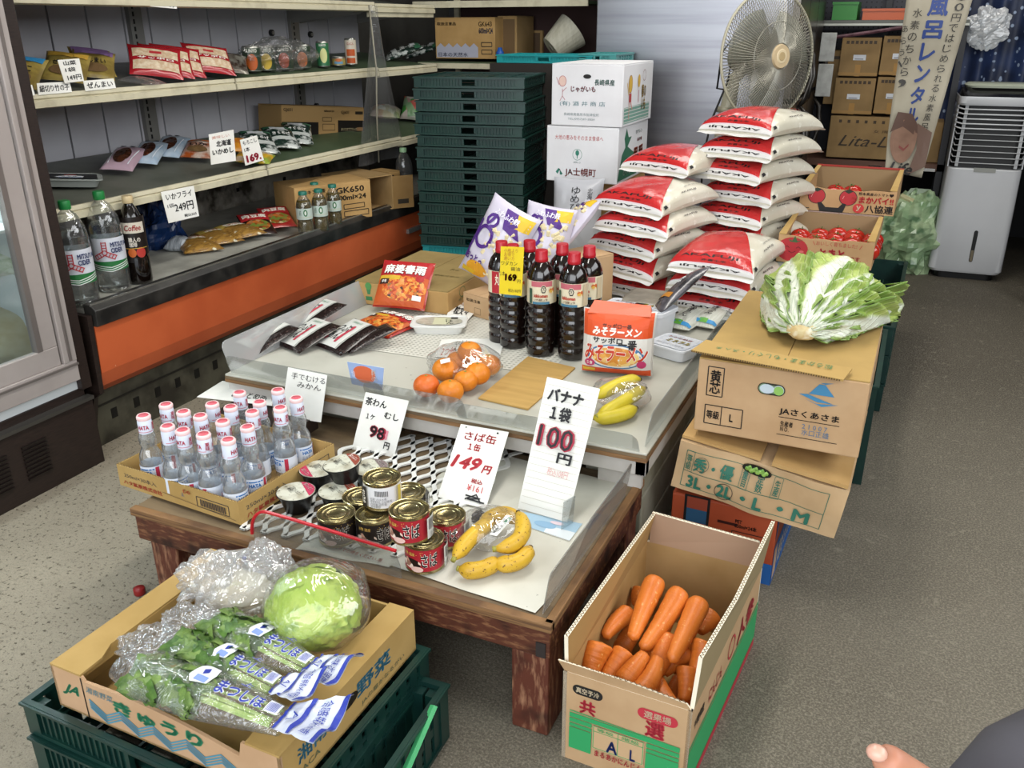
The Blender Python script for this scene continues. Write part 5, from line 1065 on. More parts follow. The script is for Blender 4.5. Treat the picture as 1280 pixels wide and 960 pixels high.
# slips lying on the upper table
pxcard('paper_slip', 'white handwritten slip lying beside the rice cup, upper table', [(571, 370), (606, 376), (583, 402), (556, 398)], [dict(z=Z+.012)], dict(z=Z+.008), lambda d: (d.text('ごはん', .4, .75, .6, .25, 'b88a6a', .02), d.text('粒文々', .5, .4, .6, .35, K, .04)))
pxcard('paper_slip', 'white handwritten slip lying behind the mandarins', [(552, 424), (631, 423), (624, 448), (543, 446)], [dict(z=Z+.006)], dict(z=Z+.004), lambda d: (d.text('2つ他', .18, .3, .2, .5, 'b8503a', .01), d.text('いよか\nんも', .35, .6, .2, .6, K, .02)))
pxcard('paper_slip', 'white handwritten papers lying behind the bottle tray', [(278, 476), (345, 486), (340, 507), (246, 496)], [dict(z=.315)], dict(z=.31), lambda d: d.text('おつとめ品', .65, .4, .5, .4, K, .02))
stp = thing('low_ledge', 'hidden ledge carrying loose papers between the two tables', 'ledge', (-1.50, 1.50, 0)); MB().box(0, 0, .27, .25, .09, .305).build('body', DARKWOOD, stp); MB().box(.02, .01, 0, .06, .05, .27).build('leg', DARKWOOD, stp); MB().box(.2, .01, 0, .24, .05, .27).build('leg', DARKWOOD, stp)
def leaf2(d): d.rect(0, 0, 1, 1, '8fa3c9'); d.ell(.45, .55, .33, .38, 'c9603a'); d.text('産地\nみかん', .75, .6, .18, .5, 'e0d8d0', .02); d.text('北越', .12, .5, .1, .3, 'd8d8e8', 0)
pxcard('leaflet', 'blue and orange leaflet tucked behind the front guard, above the custard card', [(434, 452), (480, 460), (478, 488), (440, 480)], [dict(y=1.63)], dict(y=1.625), leaf2, cat='leaflet', group=None)
# ---------------------------------------------------------------- bean paste packs
BEAN = M('bean_dark', '1d1211', .25, c2='4a3a36', sc=160, rng=(.6, .66), coat=.5, bump=.6, bs=150)
def f_bean(d, W, L):
    d.rect(-W*.47, -L*.44, W*.20, L*.46, 'c9c8c2'); d.rect(W*.21, -L*.44, W*.25, L*.46, '9f9f98'); d.text('つぶ\nあん', -W*.22, -L*.03, W*.42, L*.50, K, .03, .1); d.text('北海道産小豆', -W*.1, L*.34, W*.35, .010, '3a7a58', 0); d.rect(-W*.02, -L*.32, W*.06, L*.22, 'b03a4a'); d.ell(-W*.38, -L*.26, .008, .008, 'b03a4a')
BP = 'black bean paste packs on the upper table'
for i, (px, py, rz, lab) in enumerate(((334, 426, -.25, 'bean paste pack at the far left, partly behind the guard'), (386, 424, -.25, 'bean paste pack second from the left in the front row'), (436, 426, -.25, 'bean paste pack at the right end of the front row'), (396, 402, -.2, 'bean paste pack in the back row'), (462, 428, -.5, 'bean paste pack showing its plain dark side, rightmost'))):
    p = at(px, py, z=Z+.015); pack('bean_paste_pack', lab, 'food pack', (p.x, p.y, Z+.024+(.012 if i in (3,) else 0)), (.30, -.03*(i % 2), rz-.1), .125 if i < 4 else .07, .15, .016, BEAN, f_bean if i != 4 else None, BP, i, pinch=.02)
# glass noodle packs
MAPO = food('mapo_pic', ['a83c14', 'd0742c', 'c9551c', 'e0a04a', '3a2014', 'd88a3c'], 110)
def f_mapo(d, W, L):
    d.rect(-W*.48, L*.10, W*.48, L*.48, 'a81e22'); d.rect(-W*.48, -L*.48, W*.48, L*.12, 'b8501c'); d.ell(.01, -L*.13, W*.42, L*.26, MAPO); d.rect(-W*.46, L*.04, -W*.05, L*.13, 'c9a22c'); d.rect(-W*.44, -L*.06, -W*.26, L*.06, '3a2014')
    d.text('麻婆春雨', 0, L*.27, W*.80, L*.22, K, .16); d.text('麻婆春雨', 0, L*.275, W*.80, L*.21, 'e8e2da', .05); d.ell(W*.33, L*.08, .014, .010, 'a81e22'); d.rect(W*.26, -L*.36, W*.42, -L*.26, 'e0ddd6'); d.text('中辛', -W*.35, 0, .018, .012, 'e8e2da', .03)
MATM = M('mapo_pack', 'a8281e', .3, coat=.4)
p = at(503, 388, z=Z+.004); pack('glass_noodle_pack', 'red and orange noodle pack propped against the long carton', 'food pack', (p.x-.005, p.y+.03, Z+.075), (math.radians(48), 0, math.radians(8)), .175, .165, .028, MATM, f_mapo, 'red glass noodle packs', 1, pinch=.02)
p = at(484, 405, z=Z+.01); pack('glass_noodle_pack', 'orange noodle pack lying flat in front of the propped one', 'food pack', (p.x, p.y, Z+.001), (.04, 0, math.radians(-14)), .17, .16, .028, MATM, f_mapo, 'red glass noodle packs', 2, pinch=.02)
# ---------------------------------------------------------------- plastic trays
def tray(name, label, loc, rz, w, d_, h, deco, group=None, matc='d6d6d2', cat='food tray', lid=None, rot=None):
    t = thing(name, label, cat, loc, rot or (0, 0, rz), group); m = MB(); m.prism([(-w/2*.85, -d_/2*.85), (w/2*.85, -d_/2*.85), (w/2*.85, d_/2*.85), (-w/2*.85, d_/2*.85)], 0, .001, 'z')
    N = 32
    def ro(s, k): 
        a = 2*pi*k/N; c, q = math.cos(a), math.sin(a); e = .28; return (s*w/2*math.copysign(abs(c)**e, c), s*d_/2*math.copysign(abs(q)**e, q))
    m = MB(); pr = [(.82, 0), (.90, h*.75), (.92, h*.85), (1, h*.86), (1.0, h), (.97, h+.001), (.955, h-.001)]
    vs = [(*ro(s*(1+.012*(k % 2)*(i in (1,))), k), z) for i, (s, z) in enumerate(pr) for k in range(N)]
    fs = [(j*N+i, j*N+(i+1) % N, (j+1)*N+(i+1) % N, (j+1)*N+i) for j in range(len(pr)-1) for i in range(N)]+[list(range(N-1, -1, -1)), list(range((len(pr)-1)*N, len(pr)*N))]
    m.add(vs, fs); o = m.build('tray', M('tray_'+matc, matc, .35), t, True, sharp=45)
    d = Decal(lambda x, y, tt: Vector((x, y, h+.0002+tt))); deco(d, w, d_); d.build(o, 'lid_print'); return t
def f_ric(d, w, l): d.ell(0, 0, w*.42, l*.38, M('rice_see', 'b9b5a6', .3, c2='9d9888', sc=60)); d.rect(-w*.1, -l*.28, w*.2, l*.3, 'c9c8a8'); d.text('ご\nは\nん', .03, .0, .022, .055, K, .02, 0, .2); d.rect(w*.2, l*.2, w*.32, l*.34, '1c1b19')
p = at(549, 404, z=Z+.02); tray('rice_tray', 'oval white tray of packed rice in front of the noodle packs', p-Vector((0, 0, .02)), math.radians(22), .165, .105, .026, f_ric)
def f_nat(d, w, l):
    d.rect(-w*.44, -l*.42, w*.44, l*.42, M('lid_pale', 'c9ccd2', .4, c2='b3b8c2', sc=70)); d.text('おかめ納豆', -.005, l*.26, w*.6, .014, 'a83428', .03); d.text('ミネラル', w*.06, l*.02, w*.6, .026, '1c1b19', .12); d.text('ミネラル', w*.06, l*.022, w*.58, .024, 'd9c02c', .04); d.text('原材料名 大豆 たれ 内容量 40g', 0, -l*.25, w*.7, .014, '8d8f96', 0)
for i, (px, py, z, rz, lab) in enumerate((((845), 428, .035, -20, 'square white natto pack at the front right, by the table edge'), (780, 382, .078, -12, 'square white natto pack standing behind the instant noodles, left one'), (815, 384, .078, -14, 'square white natto pack behind the instant noodles, right one'))):
    p = at(px, py, z=Z+z); tray('natto_pack', lab, (p.x, p.y, Z+.001), math.radians(rz), .125, .115, z, f_nat, 'white natto packs', 'd3d5da')
def f_udon(d, W, L):
    d.rect(-W*.49, L*.40, W*.49, L*.47, '3a8ac0'); d.rect(-W*.49, -L*.47, W*.49, -L*.40, '3a8ac0'); d.rect(-W*.15, -L*.47, W*.15, -L*.38, '5fa23c'); d.rect(-W*.15, L*.38, W*.15, L*.47, '5fa23c'); d.text('さ\nぬ\nき\nう\nど\nん', -.0, 0, .026, L*.55, K, .02)
NOO = M('noodle_white', 'cfd0c6', .35, c2='bdbeb0', sc=60, st=(4, .3, 1), bump=.5, bs=60, bst=(4, .2, 1))
for i, (px, py, lab) in enumerate(((862, 392, 'flat white noodle pack with blue edge, left of the two by the cabbage carton'), (893, 390, 'flat white noodle pack with blue edge, right of the two by the cabbage carton'))):
    p = at(px, py, z=Z+.03); pack('noodle_pack', lab, 'food pack', (p.x, p.y, Z+.004), math.radians(-10), .085, .20, .035, NOO, f_udon, 'white noodle packs', i, pinch=.0)
p = at(845, 378, z=Z+.03); pack('dark_pouch', 'dark grey pouch leaning between the natto and the rice bags', 'food pack', at(850, 368, y=2.42), (math.radians(35), math.radians(-25), math.radians(-50)), .10, .22, .03, M('pouch_dark', '2b2a2c', .25, c2='57545a', sc=30, coat=.4), lambda d, W, L: (d.rect(-W*.4, -.05, W*.4, -.03, 'b87a2a'), d.text('そば', 0, .03, .04, .03, 'c9c9c9', .03)))
p = at(765, 378, z=Z); m = MB(); m.box(-.03, 0, 0, .03, .004, .075); o = m.build('blank_card', M('greenish_card', '9fa184', .7), None); o.location = (-.66, 2.34, Z); tag(o, 'small blank greenish card standing right of the soy sauce', 'card')
# instant noodle bag
def f_ram(d, W, L):
    OR = 'c94a1c'; d.rect(-W*.48, L*.12, W*.48, L*.49, OR); d.rect(-W*.48, -L*.48, W*.48, -L*.38, OR); d.rect(-W*.48, -L*.38, W*.48, L*.12, 'cfcbc4'); d.ell(0, -L*.18, W*.40, L*.20, '3f6f9a'); d.ell(0, -L*.18, W*.37, L*.18, 'd6d2c8'); d.ell(0, -L*.18, W*.33, L*.155, food('ramen_pic', ['c9802c', 'd8a04a', 'b8621c', 'e0c07a'], 60))
    d.text('みそラーメン', .0, L*.21, W*.68, .022, 'e6ded4', .06, .15); d.text('サッポロ一番', .0, L*.30, W*.4, .012, '2a1a10', .02); d.text('サッポロ', -W*.12, L*.075, W*.42, .017, '17130f', .04); d.text('一番', W*.16, L*.02, W*.26, .028, '17130f', .04); d.text('みそラーメン', .0, -L*.13, W*.90, .046, 'e6ded4', .14, .1); d.text('みそラーメン', .0, -L*.13, W*.88, .044, 'b8341c', .04, .1)
    d.ell(-W*.36, -L*.30, .014, .010, 'b03060'); d.ell(W*.36, -L*.28, .012, .010, 'b03060'); d.text('５食', -W*.36, -L*.30, .016, .010, 'e6ded4', .02); d.rect(-W*.46, -L*.44, -W*.28, -L*.39, 'c9a22c')
p0 = at(722, 467, z=Z); p1 = at(812, 468, z=Z); cx = (p0+p1)/2
t = pack('instant_noodle_bag', 'orange and white five-pack bag of miso noodles standing at the table front', 'noodle bag', (cx.x, cx.y+.045, Z+.082), (math.radians(83), 0, math.radians(10)), .185, .168, .085, M('ramen_white', 'cfcbc4', .3, coat=.3), f_ram, None, 2, pinch=.03, ze=.45, p=3, wr=.04)
m = MB(); m.add([(-.080, .074, .062), (.080, .074, .062), (-.066, .104, .040), (.076, .099, .040), (-.080, .074, .014), (.080, .074, .014)], [(0, 1, 3, 2), (5, 4, 2, 3), (4, 0, 2), (1, 5, 3)]); m.build('top_fold', M('ramen_orange', 'c94a1c', .3), t)
# ---------------------------------------------------------------- Chinese cabbage
def cab_mat():
    b = NB('napa_leaf'); p = b.n('ShaderNodeBsdfPrincipled'); p.inputs['Roughness'].default_value = .38
    sep = b.n('ShaderNodeSeparateXYZ'); b.l(b.co.outputs['UV'], sep.inputs[0]); U, V = sep.outputs[0], sep.outputs[1]
    def mt(op, a, c, cl=False):
        x = b.n('ShaderNodeMath', operation=op, use_clamp=cl)
        for i, q in enumerate((a, c)):
            if isinstance(q, (int, float)): x.inputs[i].default_value = q
            elif q is not None: b.l(q, x.inputs[i])
        return x.outputs[0]
    au = mt('ABSOLUTE', mt('SUBTRACT', U, .5), None)
    width = mt('MULTIPLY', mt('POWER', mt('SUBTRACT', 1.0, V, True), .9), .46)
    rib = b.ramp(mt('ADD', mt('SUBTRACT', width, au), mt('MULTIPLY', mt('SUBTRACT', b.noise(22, 3), .5), .08)), -.05, .03)
    # side veins run out from the rib
    wv = mt('SINE', mt('ADD', mt('ADD', mt('MULTIPLY', V, 60), mt('MULTIPLY', b.noise(9, 3), 9)), mt('MULTIPLY', au, -45)), None); vein = b.ramp(wv, .72, .98)
    green = b.mix(b.ramp(b.noise(14, 3), .35, .65), lin('8ea348'), lin('b4c06c')); green = b.mix(b.ramp(au, .28, .5), green, lin('6c8a3a'))
    green = b.mix(mt('MULTIPLY', vein, .22), green, lin('dbe0b0'))
    c = b.mix(rib, green, b.mix(b.ramp(b.noise(50, 2, (6, .5, 1), 'UV'), .4, .6), lin('dfe2d4'), lin('cdd3bd')))
    b.l(c, p.inputs['Base Color']); bn = b.n('ShaderNodeBump'); bn.inputs['Strength'].default_value = .8; bn.inputs['Distance'].default_value = .004
    b.l(mt('ADD', b.noise(70, 3), mt('MULTIPLY', vein, .5)), bn.inputs['Height']); b.l(bn.outputs[0], p.inputs['Normal']); b.l(p.outputs[0], b.out.inputs[0]); return b.m
NAPA = cab_mat()
o_ = at(1000, 425, z=.56); o_.z = .548
cb_ = thing('chinese_cabbage', 'large pale Chinese cabbage head with white ribs on the tan carton', 'cabbage', o_, (0, 0, math.radians(-4))); cb_.scale = (.95, .95, .90)
def napa_leaf(k, a0, hw, L, r0, flare, seed, frill=.02, tw=0):
    def fn(u, v):
        s = (u-.5)*2; vv = v**.95; prof = .012+(r0+.012)*math.sin(pi*min(1, (.02+.62*vv)))**.75
        wdt = hw*(.30+.70*math.sin(pi*min(.62, .12+.62*vv)))
        a = a0+s*wdt+tw*v; n = noise.noise(Vector((u*4.5, v*5, seed))); n2 = noise.noise(Vector((u*13, v*15, seed+3)))
        edge = max(0, abs(s)-.35)*1.4+max(0, v-.6)*1.2
        r = prof*(1+flare*v*v)+.008*n*(.3+edge)+.008*n2*edge+frill*edge*math.sin((v*7+abs(s)*2+seed)*4.1)*.6-.004*(1-abs(s))*(1 if v < .6 else .3)
        x = r*math.sin(a); z = r*math.cos(a)*.86
        y = L*vv*(1-.12*s*s)-.02*flare*v+.006*n2*edge
        return Vector((x, y, max(-.03, z)+.035))
    m = MB(); m.grid(fn, 26, 34); o = m.build('leaf', NAPA, cb_, True); sm = o.modifiers.new('thick', 'SOLIDIFY'); sm.thickness = .0016; return o
for i, a in enumerate(((0.0, .95, .33, .078, -.15, 1, .006, 0), (.35, .9, .34, .085, -.1, 2, .010, -.1), (-.45, .9, .33, .086, -.1, 3, .010, .1), (-1.15, .62, .29, .094, .10, 4, .016, -.1), (1.0, .60, .33, .098, .05, 5, .016, .35),
                       (.25, .7, .37, .100, .05, 6, .020, 0), (-.7, .6, .35, .105, .15, 7, .022, -.15), (1.45, .62, .30, .100, .25, 8, .028, .1), (-1.5, .6, .26, .100, .2, 9, .024, -.1), (1.75, .6, .32, .104, .45, 10, .034, .05), (.75, .55, .35, .100, .10, 11, .026, .15), (1.6, .5, .36, .096, .6, 12, .036, 0))): napa_leaf(i, *a)
m = MB(); m.ico((0, .012, .034), .030, 3, (1.2, .6, .8), .12, 4); m.build('stem_butt', M('napa_butt', 'cbbd92', .6, c2='b89a62', sc=40, c3='e0dcc6', sc3=30, rng3=(.5, .6)), cb_, True)
# ---------------------------------------------------------------- tomato trays
def open_tray(name, label, loc, rz, w, d_, h, matf, mati, front=None, right=None, group=None, wavy=True):
    t = thing(name, label, 'box', loc, rz, group); T = .005
    top = [(w-.0*k, h) for k in (0,)]
    m = MB(); pts = [(0, 0), (w, 0), (w, h)]+[(w*(1-k/12), h-.007*math.sin(pi*k/12)-.002*math.sin(k*1.7)) for k in range(1, 12)]+[(0, h)]; m.prism(pts, 0, T); f_ = m.build('front_panel', matf, t)
    m = MB(); m.prism([(0, 0), (w, 0), (w, h+.012), (0, h+.012)], d_-T, d_); m.build('back_panel', mati, t)
    m = MB(); m.prism([(T, 0), (d_-T, 0), (d_-T, h+.012), (T, h)], 0, T, 'x'); m.build('side_panel', matf, t); m = MB(); m.prism([(T, 0), (d_-T, 0), (d_-T, h+.012), (T, h)], w-T, w, 'x'); r_ = m.build('side_panel', matf, t)
    MB().box(T, T, 0, w-T, d_-T, .004).build('base_panel', mati, t)
    slab(t, 'corner_rim', [(w-.022, 0, h), (w, 0, h), (w, d_, h+.012), (w-.014, d_, h+.012)], .003, CKT); slab(t, 'corner_rim', [(0, 0, h), (.022, 0, h), (.014, d_, h+.012), (0, d_, h+.012)], .003, CKT)
    if front: d = Decal(plane_map((0, 0, 0), (1, 0, 0), (0, 0, 1))); front(d, w, h); d.build(f_, 'front_printing')
    if right: d = Decal(plane_map((w, 0, 0), (0, 1, 0), (0, 0, 1), (1, 0, 0))); right(d, d_, h); d.build(r_, 'side_printing')
    return t
INS = M('tray_inside', '8d7555', .85)
KP2 = M('kraft_tray', 'b38f66', .75, c2='a9855c', sc=9)
TR_ = 'a8252c'
def tom_pic(d, x, y, r): d.ell(x, y, r*1.08, r, '161312'); d.ell(x, y, r, r*.92, TR_); d.poly([(x-r*.5, y+r*.75), (x, y+r*.5), (x+r*.5, y+r*.8), (x, y+r*1.05)], '1f2a1a'); d.line([(x-r*.5, y+r*.2), (x-r*.65, y-r*.2)], .002, 'd88a8a')
def f_t1(d, w, h):
    tom_pic(d, .055, h*.62, .027); tom_pic(d, .158, h*.62, .027); d.poly([(.07, 0), (.06, h*.35), (.072, h*.38), (.088, h*.18), (.13, h*.18), (.143, h*.38), (.155, h*.35), (.146, 0)], '151313')   # plain dark arms holding the tomatoes up
    d.text('熊本県産のトマト♥', .245, h*.82, .11, .011, '2a1a14', .02); d.text('うまかバイ!!', .235, h*.58, .135, .024, 'b5302c', .06); d.ell(.195, h*.22, .018, .016, 'b5302c'); d.text('ｙ', .195, h*.22, .014, .018, 'd9c7a8', .06); d.text('八協連', .26, h*.23, .09, .027, '1a1716', .03); d.rect(.01, .006, .035, .009, '3a2c20')
a = at(998, 262, y=3.19); b_ = at(1117, 268, y=3.19)
t1 = open_tray('tomato_tray', 'upper open tan tomato tray with red tomatoes printed either side of dark arms', (a.x, 3.19, a.z+.002), math.radians(-1), b_.x-a.x, .42, .082, KP2, INS, f_t1)
MB().box(0, .415, .092, b_.x-a.x, .421, .1).build('red_edge', M('red_edge', '9a3026', .6), t1)
def f_t2(d, w, h):
    d.ell(.045, h*.48, .048, h*.44, TR_); d.rect(0, 0, .0, .0, TR_); d.poly([(.03, h*.86), (.042, h*.80), (.05, h*.98), (.058, h*.80), (.075, h*.86), (.056, h*.74), (.036, h*.76)], '3f5a34'); d.line([(.022, h*.55), (.029, h*.60), (.036, h*.54)], .0018, '5a1216'); d.line([(.056, h*.54), (.063, h*.60), (.07, h*.54)], .0018, '5a1216'); d.line([(.034, h*.42), (.045, h*.36), (.056, h*.43)], .002, '5a1216'); d.ell(.02, h*.44, .007, .004, 'c9605f'); d.ell(.074, h*.43, .007, .004, 'c9605f')
    d.text('おいしく育ちました!', .175, h*.80, .12, .014, 'a83a34', .0); d.line([(.105, h*.85), (.112, h*.72)], .0016, 'a83a34'); d.line([(.250, h*.85), (.243, h*.70)], .0016, 'a83a34'); d.text('とまと', .165, h*.44, .075, .034, 'b02c34', .06); d.text('です.', .235, h*.34, .035, .015, 'b02c34', .02); d.text('神奈川県産', .235, h*.1, .05, .008, '5a7a4a', 0)
a = at(970, 327, y=2.83); b_ = at(1089, 335, y=2.83)
t2 = open_tray('tomato_tray', 'lower open tan tomato tray with a smiling red tomato on the front', (a.x, 2.83, a.z+.002), math.radians(-1), b_.x-a.x, .34, .088, KP2, INS, f_t2, lambda d, w, h: d.text('とまと', .12, h*.5, .12, .04, 'a83a34', .03)); t2z = a.z; t2x = a.x
carton('flat_carton', 'pale flat carton between the two tomato trays', (a.x+.01, 3.185, a.z+.002), 0, b_.x-a.x-.01, .40, at(998, 262, y=3.19).z-a.z-.002, M('pale_pinkish_card', 'a58b80', .7), front=lambda d, w, h: (d.frame(.03, .02, .11, h-.02, .002, '4a2c24'), d.frame(.15, .02, .25, h-.02, .002, '4a2c24'), d.rect(.1, h-.012, .14, h-.005, 'e0e0e4')))
carton('white_carton', 'pale grey-green carton with a green dot under the lower tomato tray', (a.x+.003, 2.80, .305), 0, .255, .38, a.z-.306, M('pale_green_card', '9fa79d', .7, c2='8f998f', sc=6), front=lambda d, w, h: (d.ell(.21, h*.72, .018, .018, '2f8a5a'), d.line([(.06, h*.6), (.08, h*.7), (.1, h*.55)], .003, '4a9aa0')))
TOM = M('tomato_skin', 'a31d16', .2, c2='b02a1a', sc=14, coat=.4)
def tomato(x, y, z, r, lab, ex=[None]):
    if ex[0] is None:
        t = thing('tomato', '', 'tomato', (0, 0, 0), 0, 'tomatoes in the trays'); m = MB(); N = 24; vs = []; pr = []
        pf_ = [(math.cos(e*pi/180), math.sin(e*pi/180)) for e in range(-80, 81, 16)]
        m.lathe([(.002, -.76)]+[(c, s*.8) for c, s in pf_]+[(.08, .74), (.002, .70)], 24, True); m.T = Matrix.Identity(4); m.v = [(p[0]*.034*(1+.03*math.cos(5*math.atan2(p[1], p[0]))), p[1]*.034*(1+.03*math.cos(5*math.atan2(p[1], p[0]))), p[2]*.034) for p in m.v]; m.build('fruit', TOM, t, True)
        m = MB()
        for k in range(5): a_ = k*1.257; m.add([(0, 0, .0262), (.010*math.cos(a_-.3), .010*math.sin(a_-.3), .0275), (.017*math.cos(a_), .017*math.sin(a_), .027), (.010*math.cos(a_+.3), .010*math.sin(a_+.3), .0275)], [(0, 1, 2, 3)])
        m.tube([(0, 0, .024), (.002, 0, .033)], .0018, 6); m.build('calyx', M('calyx_green', '3f5f28', .6), t); ex[0] = t; o = t
    else: o = dup(ex[0])
    o.location = (x, y, z); o.rotation_euler = (random.uniform(-.3, .3), random.uniform(-.3, .3), random.uniform(0, 6)); o['label'] = lab
for j, (bx, by, bz, nx_, ny_, nm) in enumerate(((t2.location.x, 2.83, t2.location.z, 5, 4, 'lower'), (t1.location.x, 3.19, t1.location.z, 5, 4, 'upper'))):
    for r_ in range(ny_):
        for q in range(nx_):
            if j == 1 and not (r_ in (1, 2) and q in (1, 2)): continue
            if j == 0 and q == 0 and r_ > 2: continue
            tomato(bx+.045+q*(.056), by+.055+r_*.075, bz+.036+.005*math.sin(q*2+r_), .034, 'tomato in the '+nm+' tray, '+['front', 'second', 'third', 'back'][r_]+' row, '+['leftmost', 'second from left', 'in the middle', 'second from right', 'rightmost'][q])
# ---------------------------------------------------------------- steel fridge and fan
yaw = math.radians(-6.8)
sf = thing('steel_refrigerator', 'tall brushed stainless steel two-row refrigerator behind the fan', 'refrigerator', (-1.385, 4.0, 0), 0)
STEEL = M('stainless', 'a8a8ae', .30, .9, c2='96969d', sc=3, st=(.3, 1, 8), bump=.02, bs=200, bst=(.02, 1, 1)); STDK = M('steel_door', '7c7671', .28, .9, c2='6c6661', sc=6, st=(1, 1, 6))
MB().box(0, 0, .06, .83, .95, 1.95).build('cabinet', STEEL, sf, bevel=.004)
sp = MB().box(.828, .0, .06, .845, .004, 1.95).build('corner_strip', STEEL, sf)
for k, (y0, y1) in enumerate(((.005, .32), (.325, .64), (.645, .95))):
    for z0, z1, nm in ((.90, 1.93, 'upper'), (.12, .885, 'lower')):
        dr = MB().box(.832, y0, z0, .875, y1, z1).build('door', STDK, sf, bevel=.006)
        if k < 2 or 1:
            yy = y1-.05 if k != 1 else y0+.05; m = MB(); zc = .98 if nm == 'upper' else .72; hl = .13
            m.tube([(.875, yy, zc+hl), (.905, yy, zc+hl*.7), (.915, yy, zc), (.905, yy, zc-hl*.7), (.875, yy, zc-hl)], [.006, .012, .014, .012, .006], 8); m.build('handle', M('handle_dark', '45423f', .3, .7), dr, True)
sf.rotation_euler = (0, 0, 0)
m = MB(); 
for x, y in ((.05, .05), (.78, .05), (.05, .88), (.78, .88)): m.lathe([(.025, 0), (.025, .06)], 12); 
m.v = []; m.f = []; m.mi = []
for x, y in ((.05, .05), (.78, .05), (.05, .88), (.78, .88)): m.box(x-.02, y-.02, 0, x+.02, y+.02, .06)
m.build('feet', BLACK, sf)
# papers clipped to the far side of the fridge
p = at(1027, 100, y=4.6); 
for k, (x0, z0, z1) in enumerate(((1022, 1.03, 1.16), (1018, .87, 1.02))):
    m = MB(); m.box(0, 0, z0, .07, .012, z1); o = m.build('clipboard', M('clip_paper', 'a8a9a6', .6, c2='8f908c', sc=20), None, bevel=.003); o.location = (-.49+.006*k, 4.72-.03*k, 0); tag(o, ['upper', 'lower'][k]+' pale folder hanging at the side of the steel refrigerator', 'folder')
fan = thing('pedestal_fan', 'beige pedestal fan with round wire guard, behind the rice bags', 'fan', (-.70, 3.60, 0))
FB = M('fan_beige', 'a5a08c', .4, c2='99947f', sc=6); WIRE = M('guard_wire', '8a877c', .35, .4)
hc = Vector((.145, -.02, 1.085)); nrm = Vector((.80, -.58, .05)).normalized(); sd = Vector((0, 0, 1)).cross(nrm).normalized(); up = nrm.cross(sd)
def G(a, r, dz): return hc+(sd*math.cos(a)+up*math.sin(a))*r+nrm*dz
RG = .232
def guardmesh(sign, nm):
    m = MB(); N = 112
    def pz(s): return sign*(.005+.060*(1-s**2.2))
    for k in range(N):
        a = 2*pi*k/N
        m.tube([G(a+.10*(1-s), RG*s, pz(s)) for s in (.2, .4, .6, .78, .9, .97, 1.0)], .0014, 4, False)
    o = m.build(nm, WIRE, fan); 
    for s in (.52, .2): m2 = MB(); m2.tube([G(2*pi*k/48, RG*s, pz(s)) for k in range(49)], .0016, 5, False); m2.build('ring', WIRE, o)
    return o
guardmesh(1, 'front_guard'); guardmesh(-1, 'rear_guard')
m = MB(); m.tube([G(2*pi*k/64, RG, 0) for k in range(65)], .0055, 8, False); m.build('rim_ring', FB, fan, True)
m = MB(); n = 24
def disc(m, r, d0, d1): m.add([G(2*pi*k/n, r, d0) for k in range(n)]+[G(2*pi*k/n, r*.9, d1) for k in range(n)], [list(range(n)), list(range(2*n-1, n-1, -1))]+[(k, k+n, (k+1) % n+n, (k+1) % n) for k in range(n)])
disc(m, .045, .060, .070); cp = m.build('centre_cap', M('cap_beige', 'b9a482', .4), fan); m = MB(); disc(m, .026, .070, .0715); m.build('cap_disc', M('cap_disc', 'c9b795', .4), cp); m = MB(); disc(m, .016, .0715, .0725); m.build('badge', M('badge_beige', 'a8936c', .4), cp)
for k in range(3):
    m = MB(); a0_ = k*2*pi/3+.5
    m.grid(lambda u, v: G(a0_+(u-.5)*(1.5-.2*v), .04+.155*v*(1-.12*(2*u-1)**2), (.5-u)*.05), 10, 8); bl = m.build('blade', M('blade_dark', '8a8a7c', .25, c2='7c7c6e', sc=5, alpha=.6), fan, True); bl.modifiers.new('t', 'SOLIDIFY').thickness = .002
m = MB(); pts = [hc-nrm*q for q in (.02, .06, .07, .12, .165, .175)]; m.tube(pts, [.03, .035, .062, .062, .05, .02], 20); m.build('motor_housing', FB, fan, True)
m = MB(); m.tube([(0, 0, .03), (0, 0, .5), (.0, 0, .82), (.02, -.0, 1.0), hc-nrm*.11-Vector((0, 0, .03))], [.045, .038, .034, .026, .022], 16); m.build('pole', FB, fan, True)
m = MB(); m.tube([(0, 0, .88), (0, 0, .90)], .037, 16); m.build('collar', M('collar_beige', '8d8874', .4), fan, True)
m = MB(); m.lathe([(.20, 0), (.205, .01), (.19, .025), (.06, .045), (.04, .06)], 32); m.build('base', FB, fan, True)
m = MB(); m.tube([hc-nrm*.12+Vector((0, 0, -.05)), hc-nrm*.14+Vector((-.01, -.05, -.12)), Vector((-.03, -.05, .97)), Vector((-.02, -.06, 1.10)), Vector((.02, -.05, 1.16)), Vector((.01, -.05, 1.0)), Vector((-.04, -.06, .85)), Vector((-.06, -.07, .70)), Vector((-.055, -.06, .5))], .0045, 6); m.build('cord', flat('151515', .5), fan, True)
